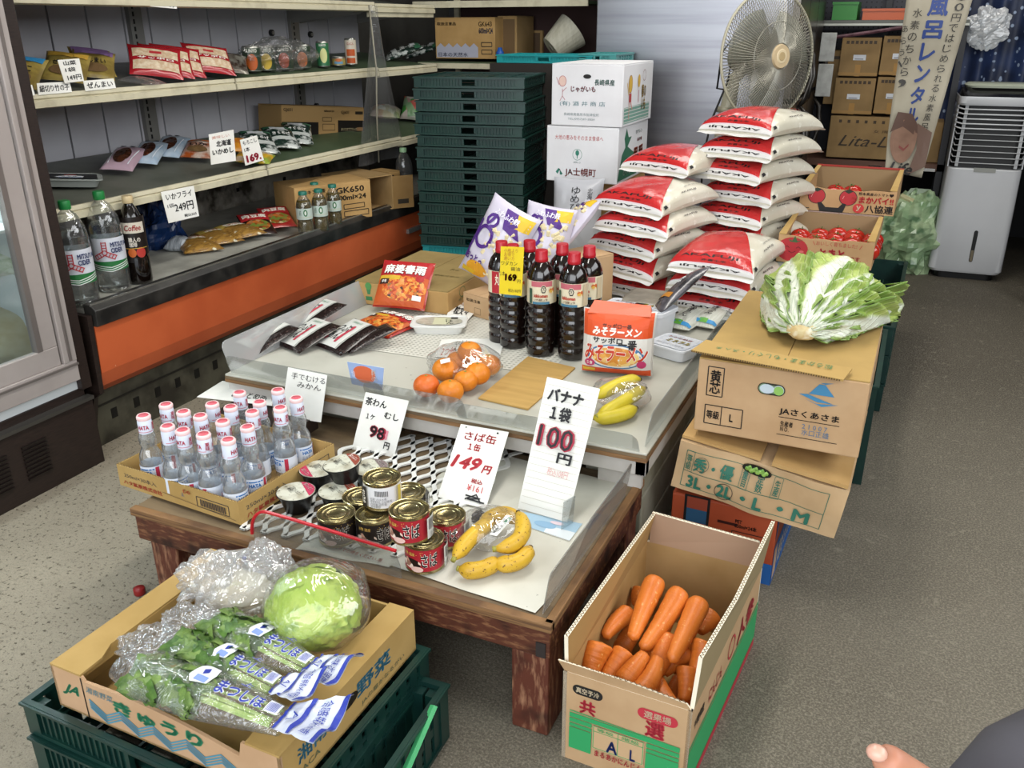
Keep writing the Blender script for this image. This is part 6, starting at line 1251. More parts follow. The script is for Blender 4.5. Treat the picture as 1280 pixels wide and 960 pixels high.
# ---------------------------------------------------------------- far right: boxes, shelf, banner, cloth, cooler
BB_ = M('far_kraft', '8a6f48', .8, c2='7d643f', sc=8)
YB = 5.0
rack = thing('steel_rack', 'dark steel rack behind the brown cartons, with a grey shelf above', 'rack', (-.62, 5.0, 0))
MB().box(0, .0, .50, .77, .5, .535).build('shelf', M('rack_wood', '5a3d30', .6), rack); MB().box(0, -.02, 1.195, .77, .35, 1.215).build('shelf', M('rack_grey', '55564f', .4, .3), rack); MB().box(0, -.022, 1.19, .77, -.018, 1.20).build('shelf_edge', M('rack_lip', '9a9a90', .35, .5), rack)
for x in (0, .37, .74): MB().box(x, .36, 0, x+.03, .39, 1.9).build('post', M('rack_dark', '26262a', .5), rack)
for x in (0, .74): MB().box(x, .0, 0, x+.03, .03, 1.19).build('post', M('rack_dark', '26262a', .5), rack)
pb = MB().box(0, .40, .5, .77, .41, 1.9); pb = pb.build('pegboard', M('peg_dark', '3b3b42', .6), rack); m = MB()
for i in range(30):
    for j in range(12): m.cbox((.02+i*.025, .399, 1.03+j*.025), .007, .002, .007)
tag(m.build('peg_hole', flat('101012'), pb), None, None, None, 'stuff')
for nm, lab, px0, px1, z0, z1, col in (('green_crate', 'bright green crate on the grey shelf, top right', 1040, 1071, 1.216, 1.30, '2a7a2a'), ('orange_bin', 'orange bin wrapped in film on the grey shelf', 1078, 1136, 1.216, 1.268, 'b8552a')):
    x0 = at(px0, 20, y=YB).x; x1 = at(px1, 20, y=YB).x; t = thing(nm, lab, 'crate', (x0, YB+.0, z0)); w = x1-x0; h = z1-z0
    mt_ = M(nm, col, .4); MB().box(0, 0, 0, w, .004, h).build('front_panel', mt_, t); MB().box(0, .2, 0, w, .204, h).build('back_panel', mt_, t); MB().box(0, .004, 0, .004, .2, h).build('side_panel', mt_, t); MB().box(w-.004, .004, 0, w, .2, h).build('side_panel', mt_, t); MB().box(.004, .004, 0, w-.004, .2, .004).build('base_panel', mt_, t)
    MB().box(-.004, -.006, h-.012, w+.004, 0, h).build('rim', mt_, t)
def bc(label, px0, px1, py0, py1, y, text=None, tape=True, dpt=.25, slip=True):
    a = at(px0, py1, y=y); b_ = at(px1, py1, y=y); top = at(px0, py0, y=y).z; w = b_.x-a.x; h = top-a.z
    def fn(d, w, h):
        for k in range(7): d.rect(w*(.12+k*.115), h*.84, w*(.12+k*.115)+.014, h*.84+.015, '3a2a16')
        if slip: d.rect(w*.34, h*.42, w*.66, h*.56, 'c3c6cc'); d.rect(w*.38, h*.44, w*.6, h*.46, '55565c')
        if text: d.text(text, w*.62, h*.42, w*.95, h*.26, '2a2014', .0, .4); d.text('女 用 品', w*.75, h*.66, w*.3, h*.07, '3a2a16', 0)
        if tape: d.rect(w*.42, 0, w*.56, h*(.3 if not text else 0)+.001, '9a7236'); 
        if tape and slip: d.rect(w*.0, h*.02, w, h*.1, '93703a')
    return carton('brown_carton', label, (a.x, y, a.z), 0, w, dpt, h, BB_, 'brown cartons at the back', fn)
bc('wide brown carton with flowing script lettering, bottom of the back stack', 1032, 1125, 144, 196, YB, 'Lita-Life', False, slip=False)
bc('brown carton with white slip, left one in the middle row at the back', 1039, 1089, 97, 142, YB); bc('brown carton with white slip, right one in the middle row at the back', 1091, 1130, 96, 142, YB)
bc('brown carton with white slip, left one in the top row at the back', 1047, 1096, 47, 95, YB); bc('brown carton with white slip, right one in the top row, partly behind the banner', 1098, 1140, 45, 94, YB)
bc('narrow brown carton squeezed against the steel refrigerator', 1028, 1044, 63, 130, YB+.05, None, False, slip=False)
o = MB().tube([at(1040, 47, y=4.9), at(1090, 40, y=4.93), at(1136, 33, y=4.96)], .009, 6).build('wrapped_stick', M('maroon_stick', '4a2a33', .5, c2='6a4650', sc=40), None); tag(o, 'dark maroon wrapped stick lying across the top brown cartons', 'stick')
carton('brown_carton', 'brown carton low behind the banner, beside the air cooler', (-.12, 5.05, .537), 0, .24, .25, .20, BB_, cat='box')
t = rack
for k in range(4): MB().box(.42+k*.085, -.012, .50, .48+k*.085, 0, .515).build('chrome_bar', M('chrome', 'c8c8c8', .15, 1), t)
# banner
bn_ = thing('banner', 'hanging beige fabric banner with blue Japanese lettering for bath rental', 'banner', at(1140, 215, y=4.2))
BO = bn_.location.copy()
TLp, TRp = at(1137, -30, y=4.2), at(1224, -30, y=4.2)
ML, MR = at(1110, 165, y=4.2), at(1168, 165, y=4.2); BLp, BRp = at(1106, 214, y=4.2), at(1152, 222, y=4.2)
def bf(x, y, t=0):
    y_ = max(0, min(1, y)); s = .2
    if y_ < s: a = BLp.lerp(ML, y_/s); b_ = BRp.lerp(MR, y_/s)
    else: a = ML.lerp(TLp, (y_-s)/(1-s)); b_ = MR.lerp(TRp, (y_-s)/(1-s))
    p = a.lerp(b_, x)-BO; p.y += .010*math.sin(x*4+y*3)+.006*math.sin(y*14)-t; return p
m = MB(); m.grid(lambda u, v: bf(u, v), 14, 40); cl_ = m.build('cloth', M('banner_cloth', 'a29b8a', .8, c2='948c7b', sc=5), bn_, True); cl_.modifiers.new('t', 'SOLIDIFY').thickness = .0008
d = Decal(bf, .08, .002)
NAVY = '233a78'
for i, ch in enumerate('風呂レンタル'): d.text(ch, .52-.012*i, .850-i*.113, .32 if i < 2 else .26, .094, NAVY, .04)
for i, ch in enumerate('00円ではじめられる水素風呂'): d.text(ch, .84-.006*i, .90-i*.0515, .14, .040, '2a2622', .01)
for i, ch in enumerate('水素のちから,'): d.text(ch, .21-.012*i, .82-i*.060, .15, .044, '2a2622', .01)
for i, ch in enumerate('あらう、'): d.text(ch, .05, .74-i*.06, .09, .035, '2a2622', .01)
SKN = M('print_skin', '8a6a58', .8, c2='7a5c4c', sc=14); d.ell(.36, .16, .30, .11, SKN); d.poly([(.05, .20), (.15, .31), (.45, .30), (.72, .20), (.55, .19), (.3, .23)], '5a4238'); d.poly([(.6, .25), (.95, .2), (1, .05), (.6, .0), (.7, .12)], '6a5348'); d.text('Life', .40, .028, .62, .055, '1c1816', .03, .35)
d.line([(.28, .13), (.4, .115), (.5, .14)], .012, '7a3a34'); d.build(cl_, 'banner_lettering')
rod = MB(); rod.tube([TLp-BO+Vector((-.02, 0, .002)), TRp-BO+Vector((.02, 0, .002))], .006, 8); rod.build('rod', M('rod_white', 'b0b0ac', .4), bn_)
# star-patterned cloth
def star_mat():
    b = NB('star_cloth'); p = b.n('ShaderNodeBsdfPrincipled'); p.inputs['Roughness'].default_value = .55
    v = b.n('ShaderNodeTexVoronoi'); v.inputs['Scale'].default_value = 26; b.l(b.co.outputs['Object'], v.inputs[0]); f = b.ramp(v.outputs['Distance'], .26, .20)
    b.l(b.mix(f, b.mix(b.ramp(b.noise(6, 3), .4, .65), lin('131c34'), lin('24345a')), lin('8d9cb4')), p.inputs['Base Color']); b.l(p.outputs[0], b.out.inputs[0]); return b.m
C0 = at(1165, 165, y=5.2); C1 = at(1262, 100, y=5.2)
st2 = thing('star_cloth', 'dark navy cloth with white star pattern hanging behind the air cooler', 'cloth', (C0.x-.02, 5.2, .60))
m = MB(); m.grid(lambda u, v: Vector((.02+u*.56, .03*math.sin(u*16+v)+.015*math.sin(u*37), v*1.0-.06*(1-v)*(1-u))), 50, 30); m.build('cloth', star_mat(), st2, True)
o = crumple('plastic_bag', 'folded translucent bag hung on the navy star cloth', at(1234, 35, y=5.08), .085, .03, .085, 21, mat=film('hang_bag', 'b8c4d0', .15, .35, .4, 20, .2, .4))
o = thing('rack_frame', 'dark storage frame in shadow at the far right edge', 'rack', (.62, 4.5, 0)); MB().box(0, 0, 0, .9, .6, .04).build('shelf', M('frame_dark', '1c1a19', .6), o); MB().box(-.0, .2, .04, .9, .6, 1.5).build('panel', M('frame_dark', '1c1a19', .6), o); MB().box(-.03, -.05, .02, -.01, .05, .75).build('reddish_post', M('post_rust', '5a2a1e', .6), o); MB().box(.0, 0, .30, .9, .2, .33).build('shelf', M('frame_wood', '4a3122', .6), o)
hs = thing('garden_hose', 'coiled teal-green hose at the right edge beside the air cooler', 'hose', (.72, 4.5, .47)); m = MB(); pts = []
for k in range(120): a_ = k/14*2*pi; pts.append(((.10+.012*math.sin(k*.7))*math.cos(a_), -.03-.008*(k % 5), .10*math.sin(a_)+.0))
m.tube(pts, .009, 7); m.build('hose', M('hose_green', '0f4f40', .35), hs, True)
m = MB(); 
for k in range(5): m.tube([(-.12+.02*k, -.05, -.05-.02*k), (0, -.08, -.13-.012*k), (.14, -.05, -.08-.01*k)], .006, 6)
m.build('dark_cable', flat('15171a', .4), hs, True)
gb = crumple('garbage_bag', 'translucent pale green bag full of packaging, between the tomatoes and the air cooler', (at(1140, 275, y=4.9).x, 4.95, .17), .17, .15, .22, 31, mat=M('green_film', '7f9b74', .3, c2='a3b58f', sc=9, c3='5c7a58', sc3=14, rng3=(.55, .65), bump=.6, bs=22, coat=.5))
for k in range(7):
    m = MB(); m.T = Matrix.Rotation(k*.9, 4, (k % 3-1, .5, 1)); m.cbox((0, 0, 0), .12, .10, .03); o = m.build('packaging', M('pack_pale'+str(k % 3), ['9fb09c', '8a9a80', 'b3ae86'][k % 3], .6), gb, bevel=.004); o.location = (.05*math.sin(k*2.1), .03*math.cos(k*3), -.10+.05*k)
# air cooler
A = at(1158, 346, z=0); B_ = at(1250, 348, z=0)
ac = thing('air_cooler', 'tall white evaporative air cooler with dark louvres, right side', 'air cooler', (A.x, A.y, 0), math.radians(2))
W = .335; Dp = .30; WG = M('cooler_white', 'c3c4c6', .22, coat=.4, c2='b9babd', sc=2); DG = flat('0c0b0b', .5)
def rrect(w0, w1, d0, d1, z, r=.035, n=5):
    P = []
    for cx_, cy_, a0_ in ((w1-r, d1-r, 0), (w0+r, d1-r, pi/2), (w0+r, d0+r, pi), (w1-r, d0+r, 1.5*pi)):
        for k in range(n+1): a_ = a0_+k*pi/2/n; P.append((cx_+r*math.cos(a_), cy_+r*math.sin(a_), z))
    return P
def loft(m, rings):
    n = len(rings[0]); vs = [p for r in rings for p in r]; m.add(vs, [(j*n+i, j*n+(i+1) % n, (j+1)*n+(i+1) % n, (j+1)*n+i) for j in range(len(rings)-1) for i in range(n)]+[list(range(n-1, -1, -1)), list(range((len(rings)-1)*n, len(rings)*n))])
m = MB(); loft(m, [rrect(.01, W-.01, .01, Dp, .035), rrect(0, W, 0, Dp, .05), rrect(.002, W-.002, 0, Dp, .30), rrect(.006, W-.006, .0, Dp, .545), rrect(.008, W-.008, .004, Dp, .55)]); m.build('tank_body', WG, ac, True, sharp=35)
m = MB(); loft(m, [rrect(.03, W-.03, .03, Dp-.02, .0), rrect(.03, W-.03, .03, Dp-.02, .036)]); m.build('foot', BLACK, ac)
m = MB(); loft(m, [rrect(.02, W-.02, .03, Dp-.02, .548), rrect(.024, W-.024, .04, Dp-.02, .84)]); m.build('core', DG, ac)
for k in range(6): z = .575+k*.027; m = MB(); m.tube([(.012, .05, z+.01), (.018, .014, z), (.05, .006, z), (W-.05, .006, z), (W-.018, .014, z), (W-.012, .05, z+.01)], .0032, 6, flatn=.7); m.build('grille_bar', M('louvre_grey', 'b0b1b2', .3), ac, True)
for k in range(5): z = .735+k*.022; m = MB(); m.tube([(.006, .10, z+.012), (.008, .03, z+.004), (.03, -.002, z), (W-.03, -.002, z), (W-.008, .03, z+.004), (W-.006, .10, z+.012)], .006, 6, flatn=.6); m.build('louvre', WG, ac, True)
for x in (.035, W-.045): MB().box(x, .018, .555, x+.014, .03, .84).build('louvre_post', M('louvre_grey', 'b0b1b2', .3), ac)
for x in (.0, W-.012): MB().box(x+.004, .05, .55, x+.010, Dp-.02, .85).build('side_panel', WG, ac)
m = MB(); loft(m, [rrect(.004, W-.004, .0, Dp, .840), rrect(.0, W, -.006, Dp, .85), rrect(.0, W, -.004, Dp, .880)]); m.build('head', WG, ac, True, sharp=35)
m = MB(); loft(m, [rrect(.006, W-.006, .002, Dp-.004, .880), rrect(.012, W-.012, .075, Dp-.01, .918)]); m.build('black_top', flat('131213', .15), ac, True, sharp=35)
m = MB(); loft(m, [rrect(.03, W-.02, .06, Dp-.03, .916, .05), rrect(.025, W-.015, .055, Dp-.03, .926, .05), rrect(.04, W-.03, .08, Dp-.04, .934, .05)]); m.build('lid', M('lid_greenish', 'bcc2ae', .4), ac, True, sharp=35)
m = MB(); m.prism([(.185+.009*math.cos(a_*pi/8), (.245 if 0 <= a_ <= 8 else .105)+.009*math.sin(a_*pi/8)) for a_ in range(16)], -.003, .001); wg = m.build('water_gauge', DG, ac); m = MB(); m.box(.179, -.005, .10, .191, -.003, .155); m.build('water_level', M('gauge_bronze', '6b6250', .3), wg)
m = MB(); m.box(.12, -.003, .535, .215, .0, .555); m.build('badge', M('cooler_badge', '8a8b85', .4), ac)
# ---------------------------------------------------------------- behind the crates: more stock
def px_box(name, label, px0, px1, py0, py1, y, dpt, mat, fn=None, cat='box', rz=0):
    a = at(px0, py1, y=y); b_ = at(px1, py1, y=y); top = at(px0, py0, y=y).z
    return carton(name, label, (a.x, y, a.z), rz, b_.x-a.x, dpt, top-a.z, mat, front=fn, cat=cat)
def shelf_carton(name, label, P0, rz, w, d_, h, mat, fn=None, right=None): return carton(name, label, P0, rz, w, d_, h, mat, front=fn, right=right)
def f_gk(d, w, h):
    d.text('GK643', w*.84, h*.84, w*.22, h*.12, '3c3428', .02); d.text('600ml×24', w*.85, h*.68, w*.23, h*.14, '2f4468', .05); d.rect(w*.02, h*.03, w*.72, h*.28, 'a9aab8'); d.poly([(w*.02, h*.28)]+[(w*(.02+.07*k), h*(.28+.10*(k % 2))) for k in range(1, 10)]+[(w*.72, h*.28)], 'a9aab8'); d.text('日本の天然水', w*.3, h*.1, w*.5, h*.11, '3c4468', .02)
    for k in range(2): d.frame(w*.78, h*(.12+.18*k), w*.95, h*(.22+.18*k), .004, '3c3428')
    d.text('取扱注意品', w*.2, h*.85, w*.32, h*.08, '3c3428', .02)
BACKSH = thing('back_shelving', 'cream metal shelving in the back left corner behind the crates', 'shelving', (-2.42, 4.18, 0))
MB().box(0, 0, 1.01, .92, .45, 1.025).build('shelf_board', SHELF_G, BACKSH); MB().box(-.01, -.01, .995, .93, .0, 1.02).build('shelf_lip', CREAM_METAL, BACKSH); MB().box(0, 0, 1.29, .92, .45, 1.305).build('shelf_board', SHELF_G, BACKSH); MB().box(-.01, -.01, 1.28, .93, .0, 1.31).build('shelf_lip', CREAM_METAL, BACKSH); MB().box(-.01, -.01, 1.36, .93, .0, 1.39).build('shelf_lip', CREAM_METAL, BACKSH)
for x in (0, .89): MB().box(x, .42, 0, x+.03, .45, 1.8).build('post', CREAM_METAL, BACKSH)
MB().box(.03, .44, .9, .89, .45, 1.8).build('back_panel', M('maroon_dark', '3a2422', .7), BACKSH)
def gk(px0, px1, py0, py1, y): 
    return px_box('water_carton', 'tan water carton marked GK643 with a mountain print, behind the crates', px0, px1, py0, py1, y, .28, KRAFT, f_gk)
gk(545, 619, 22, 73, 4.25)
px_box('open_carton', 'open tan carton lying on its side just right of the GK643 carton', 622, 646, 20, 70, 4.35, .22, KRAFT_IN, lambda d, w, h: (d.rect(w*.12, h*.06, w*.9, h*.92, '6e5638')))
px_box('open_carton', 'smaller open tan carton beside the paper roll, behind the crates', 648, 678, 38, 68, 4.6, .2, KRAFT_IN, lambda d, w, h: (d.rect(w*.15, h*.08, w*.9, h*.9, '5c4630')))
c = at(628, 62, y=4.3); t = MB(); t.lathe([(.018, 0), (.02, .004), (.02, .018), (.014, .026), (.01, .04)], 14); o = t.build('blue_bottle', M('cap_blue', '1f55a8', .4), None, True); o.location = (at(625, 68, y=4.22).x, 4.22, at(625, 70, y=4.22).z); tag(o, 'blue-capped bottle end showing in the open carton', 'bottle cap')
rl_ = thing('paper_roll', 'big cream roll of wrapping paper leaning behind the crates', 'roll', at(700, 52, y=4.3), (math.radians(0), 0, 0)); ax_ = Vector((.55, .45, .55)).normalized(); m = MB(); q = Vector((0, 0, 0)); m.tube([q-ax_*.055, q+ax_*.085], [.062, .092], 28); m.build('roll', M('roll_cream', 'c3bfae', .55, c2='b3af9c', sc=60, st=(1, 1, .2)), rl_, False); m = MB(); m.tube([q-ax_*.058, q-ax_*.052], [.018, .018], 16); m.build('core', M('core_grey', '8d8a80', .6), rl_)
t = crate('shallow_crate', 'teal shallow crate on top of the stock behind the green crates', (at(621, 80, y=3.72).x, 3.72, 1.045), 0, at(740, 80, y=3.72).x-at(621, 80, y=3.72).x, .25, .034, CYANCR, 'cy2')
t = crate('shallow_crate', 'teal shallow crate right of the other one, against the steel refrigerator', (at(741, 80, y=3.90).x, 3.72, 1.05), 0, .165, .25, .036, M('teal_pale', '3f8a88', .4), 'cy3')
s_ = thing('stock_pile', 'dark pile of stock under the teal crates', 'stock', (-1.78, 3.71, 0)); MB().box(0, 0, 0, .60, .27, 1.043).build('body', M('stock_dark', '2a2420', .8), s_)
# ---------------------------------------------------------------- goods on the display case
def sp(px, py, k):
    p = at(px, py, z=.73 if k == 1 else (1.03 if k == 0 else .452))
    if k == 2: return p
    xf, a, sl = (-2.2, .712, .09) if k == 1 else (-2.3, 1.015, .13)
    if k == 0: x = -2.33-.0042*max(0, 106-py); p = at(px, py, x=x); p.z = a+(xf-x)*sl+.003; return p
    w = ray(px, py); t = (a+xf*sl-HC)/(w[2]+sl*w[0]); return Vector((w[0]*t, w[1]*t, w[2]*t+HC))
def on(px, py, k, label, name, cat, W, L, T, mat, deco, rz, rx=0, ry=0, dz=0, group=None, seed=0, **kw):
    p = sp(px, py, k); tz = {1: .09, 0: .14, 2: 0}[k]
    if name == 'vegetable_pack': p += Vector((-.09, -.02, .012))
    return pack(name, label, cat, p+Vector((0, 0, .004+dz)), (rx, ry+math.atan(tz), rz), W, L, T, mat, deco, group, seed, **kw)
def f_san(col, txt): return lambda d, W, L: (d.rect(-W*.45, L*.25, W*.45, L*.46, col), d.text(txt, 0, .0, W*.6, L*.2, K, .03), d.ell(0, -L*.25, W*.35, L*.15, '6a5234'))
SG = 'packs of boiled mountain vegetables on the upper shelf'
for px, py, rz, c_, tx, lab in ((30, 100, 1.2, '7a8a2c', '竹', 'yellow-green vegetable pack at the left end of the upper shelf'), (62, 108, 1.0, '2f7fb0', 'たけのこ', 'yellow vegetable pack with a blue corner on the upper shelf'), (118, 98, 1.1, 'c9a040', 'ぜんまい', 'golden vegetable pack just right of the handwritten 149 card'), (150, 92, 1.2, '8a6a9a', 'ぜんまい', 'golden pack with purple corner, upper shelf, rightmost lying one'), (146, 80, 1.4, '8a6a9a', 'わらび', 'golden pack with purple corner lying at the back of the upper shelf')):
    on(px, py, 0, lab, 'vegetable_pack', 'food pack', .13, .15, .022, M('pack_olive', 'a08c48', .35, c2='7d6a34', sc=25, coat=.3), f_san(c_, tx), rz-.4, .55, 0, group=SG, seed=px, dz=.035)
on(178, 104, 0, 'empty clear tray at the front of the upper shelf', 'clear_tray', 'food tray', .12, .1, .02, BAGFILM, None, .3, seed=5)
def f_red(d, W, L): d.rect(-W*.44, L*.02, W*.44, L*.30, M('crack', 'bfa283', .4, c2='d8c9b0', sc=60)); d.rect(-W*.44, -L*.38, W*.44, -L*.10, M('crack', 'bfa283', .4)); d.text('サッポロ', 0, -L*.03, W*.7, L*.08, 'e2d8d2', .05); d.rect(-.02, L*.12, .02, L*.2, 'a8242c')
for i, px in enumerate((196, 210, 224, 262)):
    on(px, 92, 0, ['leftmost thin red snack pack standing on the upper shelf', 'second red snack pack from the left on the upper shelf', 'third red snack pack from the left, facing the aisle', 'rightmost red snack pack on the upper shelf, showing pale crackers'][i], 'red_snack_pack', 'snack bag', .17, .14, .025, M('snack_red', 'a31f28', .25, coat=.5), f_red, math.radians(50+i*4), math.radians(42), 0, dz=.05, group='red snack packs on the upper shelf', seed=i)
on(288, 92, 0, 'silver and brown crinkled pack beside the red snack packs', 'silver_pack', 'food pack', .13, .14, .03, M('silverish', '8d8a80', .25, .4, c2='3c2a20', sc=30), None, .8, math.radians(25), dz=.03)
def tincan(px, py, k, r, h, col, label, deco=None, rzz=0, z0=0):
    p = sp(px, py, k); t = thing('drink_can', label, 'can', p+Vector((0, 0, z0)), -math.atan2(p.x, p.y)+rzz); m = MB(); m.lathe([(r*.85, 0), (r, .004), (r, h-.006), (r*.88, h), (r*.85, h-.002), (.0005, h-.002)], 24); m.build('tin', M('tin_rim', '9a9a94', .3, .8), t, True, sharp=40)
    m = MB(); m.lathe([(r+.0004, .006), (r+.0004, h-.008)], 24, False); lb = m.build('label', M('lab_'+col, col, .35), t, True)
    if deco: d = Decal(cyl_map(r+.0006, 0), .01, .0002); deco(d, h); d.build(lb, 'label_print')
    return t
for i, (px, fc) in enumerate(((316, 'b0541c'), (334, 'b89a2c'), (356, 'a8452c'), (379, 'b5622c'))):
    tincan(px, 86, 0, .036, .095, '2c3a2c', ['leftmost fruit tin in a plastic bag, upper shelf', 'yellow-fruit tin, second from the left on the upper shelf', 'third fruit tin from the left on the upper shelf', 'rightmost of the four dark fruit tins on the upper shelf'][i], lambda d, h, fc=fc: (d.text('SUNYO', 0, h*.82, .045, .014, 'c9c9bd', .05), d.ell(0, h*.38, .022, .030, fc)))
tincan(405, 87, 0, .027, .105, '2f6a44', 'tall green drink can on the upper shelf', lambda d, h: (d.ell(.004, h*.45, .016, .03, 'c9c98a'), d.text('SUNYO', 0, h*.85, .03, .009, 'd9d9cf', .04)))
tincan(424, 88, 0, .030, .04, '9a8a50', 'small flat tin between the green and the orange can', lambda d, h: (d.rect(-.02, .01, .02, .02, '5f8aa8'), d.ell(.0, .026, .014, .007, 'b5622c')))
tincan(440, 88, 0, .026, .115, 'c9bfae', 'tall white and orange drink can on the upper shelf', lambda d, h: (d.rect(-.02, h*.35, .02, h*.60, 'b8521c'), d.rect(-.02, h*.08, .02, h*.28, 'b8521c'), d.text('にんじん', 0, h*.8, .03, .012, 'a8322a', .03)))
crumple('clear_bag', 'clear bag round the four fruit tins on the upper shelf', sp(348, 82, 0)+Vector((0, 0, .055)), .07, .22, .06, 41)
DGP = M('dried_pack', '20302a', .22, c2='b9bdb9', sc=30, rng=(.5, .6), coat=.4)
def f_dr(d, W, L): d.rect(-W*.47, L*.30, W*.47, L*.47, '2f5f44'); d.rect(-W*.3, L*.22, W*.2, L*.36, 'c3c6c9'); d.text('きくらげ', 0, 0, W*.6, L*.14, 'd8d8d4', .05); d.rect(-W*.4, -L*.3, W*.4, -L*.16, 'b9bdb9')
for i, (px, py, k, rz, lab) in enumerate(((505, 78, 0, -.9, 'dark green and silver dried food pack, left one by the GK643 carton'), (530, 76, 0, -1.1, 'dark green and silver dried food pack, right one by the GK643 carton'), (325, 190, 1, .9, 'dark green and silver pack on the middle shelf, left of the three'), (352, 184, 1, .9, 'dark green and silver pack on the middle shelf, in front of the long black carton'), (372, 178, 1, .7, 'dark green and silver pack tucked against the long black carton'))):
    on(px, py, k, lab, 'dried_food_pack', 'food pack', .13, .2, .03, DGP, f_dr, rz, math.radians(18), dz=.025, group='dark green and silver dried food packs', seed=i)
# middle shelf
SQ = M('squid_pack', '9fb6cc', .25, c2='b8c6d4', sc=20, coat=.5)
def f_sq(d, W, L): d.ell(0, -L*.08, W*.26, L*.30, M('squid_brown', '2a160f', .2, c2='5a3220', sc=40, coat=.6)); d.ell(-W*.18, L*.34, .012, .008, '1c2430'); d.ell(W*.1, L*.36, .010, .012, '1c2430'); d.line([(-W*.4, L*.2), (-W*.3, -L*.4)], .003, 'd5dbe2'); d.line([(W*.4, L*.2), (W*.32, -L*.4)], .003, 'd5dbe2')
for i, (px, py) in enumerate(((158, 212), (188, 204), (215, 196))):
    on(px, py, 1, ['pinkish-topped squid pack, leftmost of three on the middle shelf', 'pale blue squid pack in the middle of three on the middle shelf', 'pale blue squid pack, rightmost of three on the middle shelf'][i], 'squid_pack', 'food pack', .105, .23, .03, SQ if i else M('squid_pink', 'b59aa8', .25, coat=.5), f_sq, math.radians(32), math.radians(11), dz=.025, group='squid packs on the middle shelf', seed=i)
def f_blk(d, w, l): d.rect(-w*.42, -l*.40, w*.42, l*.40, '16181a'); d.poly([(-w*.22, -l*.1), (0, l*.2), (w*.22, l*.0), (w*.2, -l*.2), (-w*.15, -l*.22)], 'cfd3d8'); d.text('うなぎ', 0, -l*.02, w*.25, l*.12, K, .03); d.rect(-w*.15, -l*.22, w*.18, -l*.18, '3a6aa8'); d.rect(-w*.08, l*.12, w*.1, l*.2, 'a8322a')
p = sp(88, 232, 1); tray('clear_tray', 'clear lidded tray with a black insert at the left end of the middle shelf', p+Vector((0, 0, .004)), 0, .19, .14, .025, f_blk, matc='8f9490', rot=(0, .09, math.radians(50)))
for i, (px, py, rz, s_) in enumerate(((95, 185, .2, 1), (135, 178, .4, 1.1))):
    p = sp(px, py, 1); t = thing('plastic_dome', ['flat clear plastic dome at the back left of the middle shelf', 'clear plastic dome just behind the squid packs'][i], 'plastic lid', p+Vector((0, 0, .003)), rz); m = MB(); m.lathe([(.08, 0), (.08, .004), (.07, .02), (.05, .032), (.0005, .035)], 24, False); m.build('dome', PET, t, True)
on(250, 198, 1, 'orange and clear pack just left of the Hokkaido card', 'orange_pack', 'food pack', .11, .18, .03, M('orangepk', '9a4a1c', .3, c2='c9bdb0', sc=22, coat=.4), f_san('b5622c', 'いか'), .6, .2, dz=.02)
on(318, 205, 1, 'colourful yellow and green vegetable pack on the middle shelf edge', 'mixed_vegetable_pack', 'food pack', .14, .13, .03, food('mixveg', ['c9a02c', '3f7a34', 'b5562c', 'c9c4a8', '8a9a3c'], 30), None, .5, .1, dz=.01)
on(300, 196, 1, 'orange pack behind the handwritten corn card', 'orange_pack', 'food pack', .10, .14, .03, food('orng', ['b8621c', 'd0902c', '8a4a1c'], 30), None, .9, .2, dz=.03)
on(482, 150, 1, 'clear bag with red and yellow contents on the far middle shelf', 'mixed_bag', 'food pack', .16, .14, .05, food('mix2', ['a8a890', 'b5b08a', 'a85a3c', 'c9c9bd', '7a8a5c'], 25), None, .5, .2, dz=.02)
on(515, 150, 1, 'green and red pack half hidden by the crates on the middle shelf', 'mixed_bag', 'food pack', .10, .14, .04, food('mix3', ['3f8a3c', 'b5b0a8', 'a83a2c', 'c9c4b8'], 22), None, .3, .9, dz=.05)
# long black and tan carton on the middle shelf
BXT = M('kraft_long', '9f7f50', .8)
def place_box(name, label, px, py, k, rz, w, d_, h, mat, fn, right=None, ry=None):
    p = sp(px, py, k); return carton(name, label, p+Vector((0, 0, .002)), 0, w, d_, h, mat, front=fn, right=right, rot=(0, ry if ry is not None else {1: .09, 0: .14, 2: 0}[k], rz))
def f_gj(d, w, h):
    d.rect(w*.0, 0, w*.42, h*.48, '191512'); d.rect(w*.66, 0, w, h*.55, '191512'); d.text('GJ601', w*.07, h*.85, w*.10, h*.13, '2a2218', .02); d.text('GJ601', w*.75, h*.80, w*.10, h*.14, '2a2218', .02); d.text('キリマオブブラック', w*.80, h*.25, w*.2, h*.12, 'c3b890', .03)
    for k in range(2): d.frame(w*.47, h*(.22+.30*k), w*.62-.02*k, h*(.42+.22*k), .002, '2a2218')
    d.text('600ml×24', w*.55, h*.85, w*.12, h*.07, '2a2218', .03); d.rect(w*.9, h*.2, w*.98, h*.32, '8a6a4a'); d.rect(w*.88, h*.76, w*.98, h*.86, '2a2218')
place_box('coffee_carton', 'long tan and black drinks carton lying on the middle shelf', 353, 172, 1, math.radians(78), .50, .16, .135, BXT, f_gj)
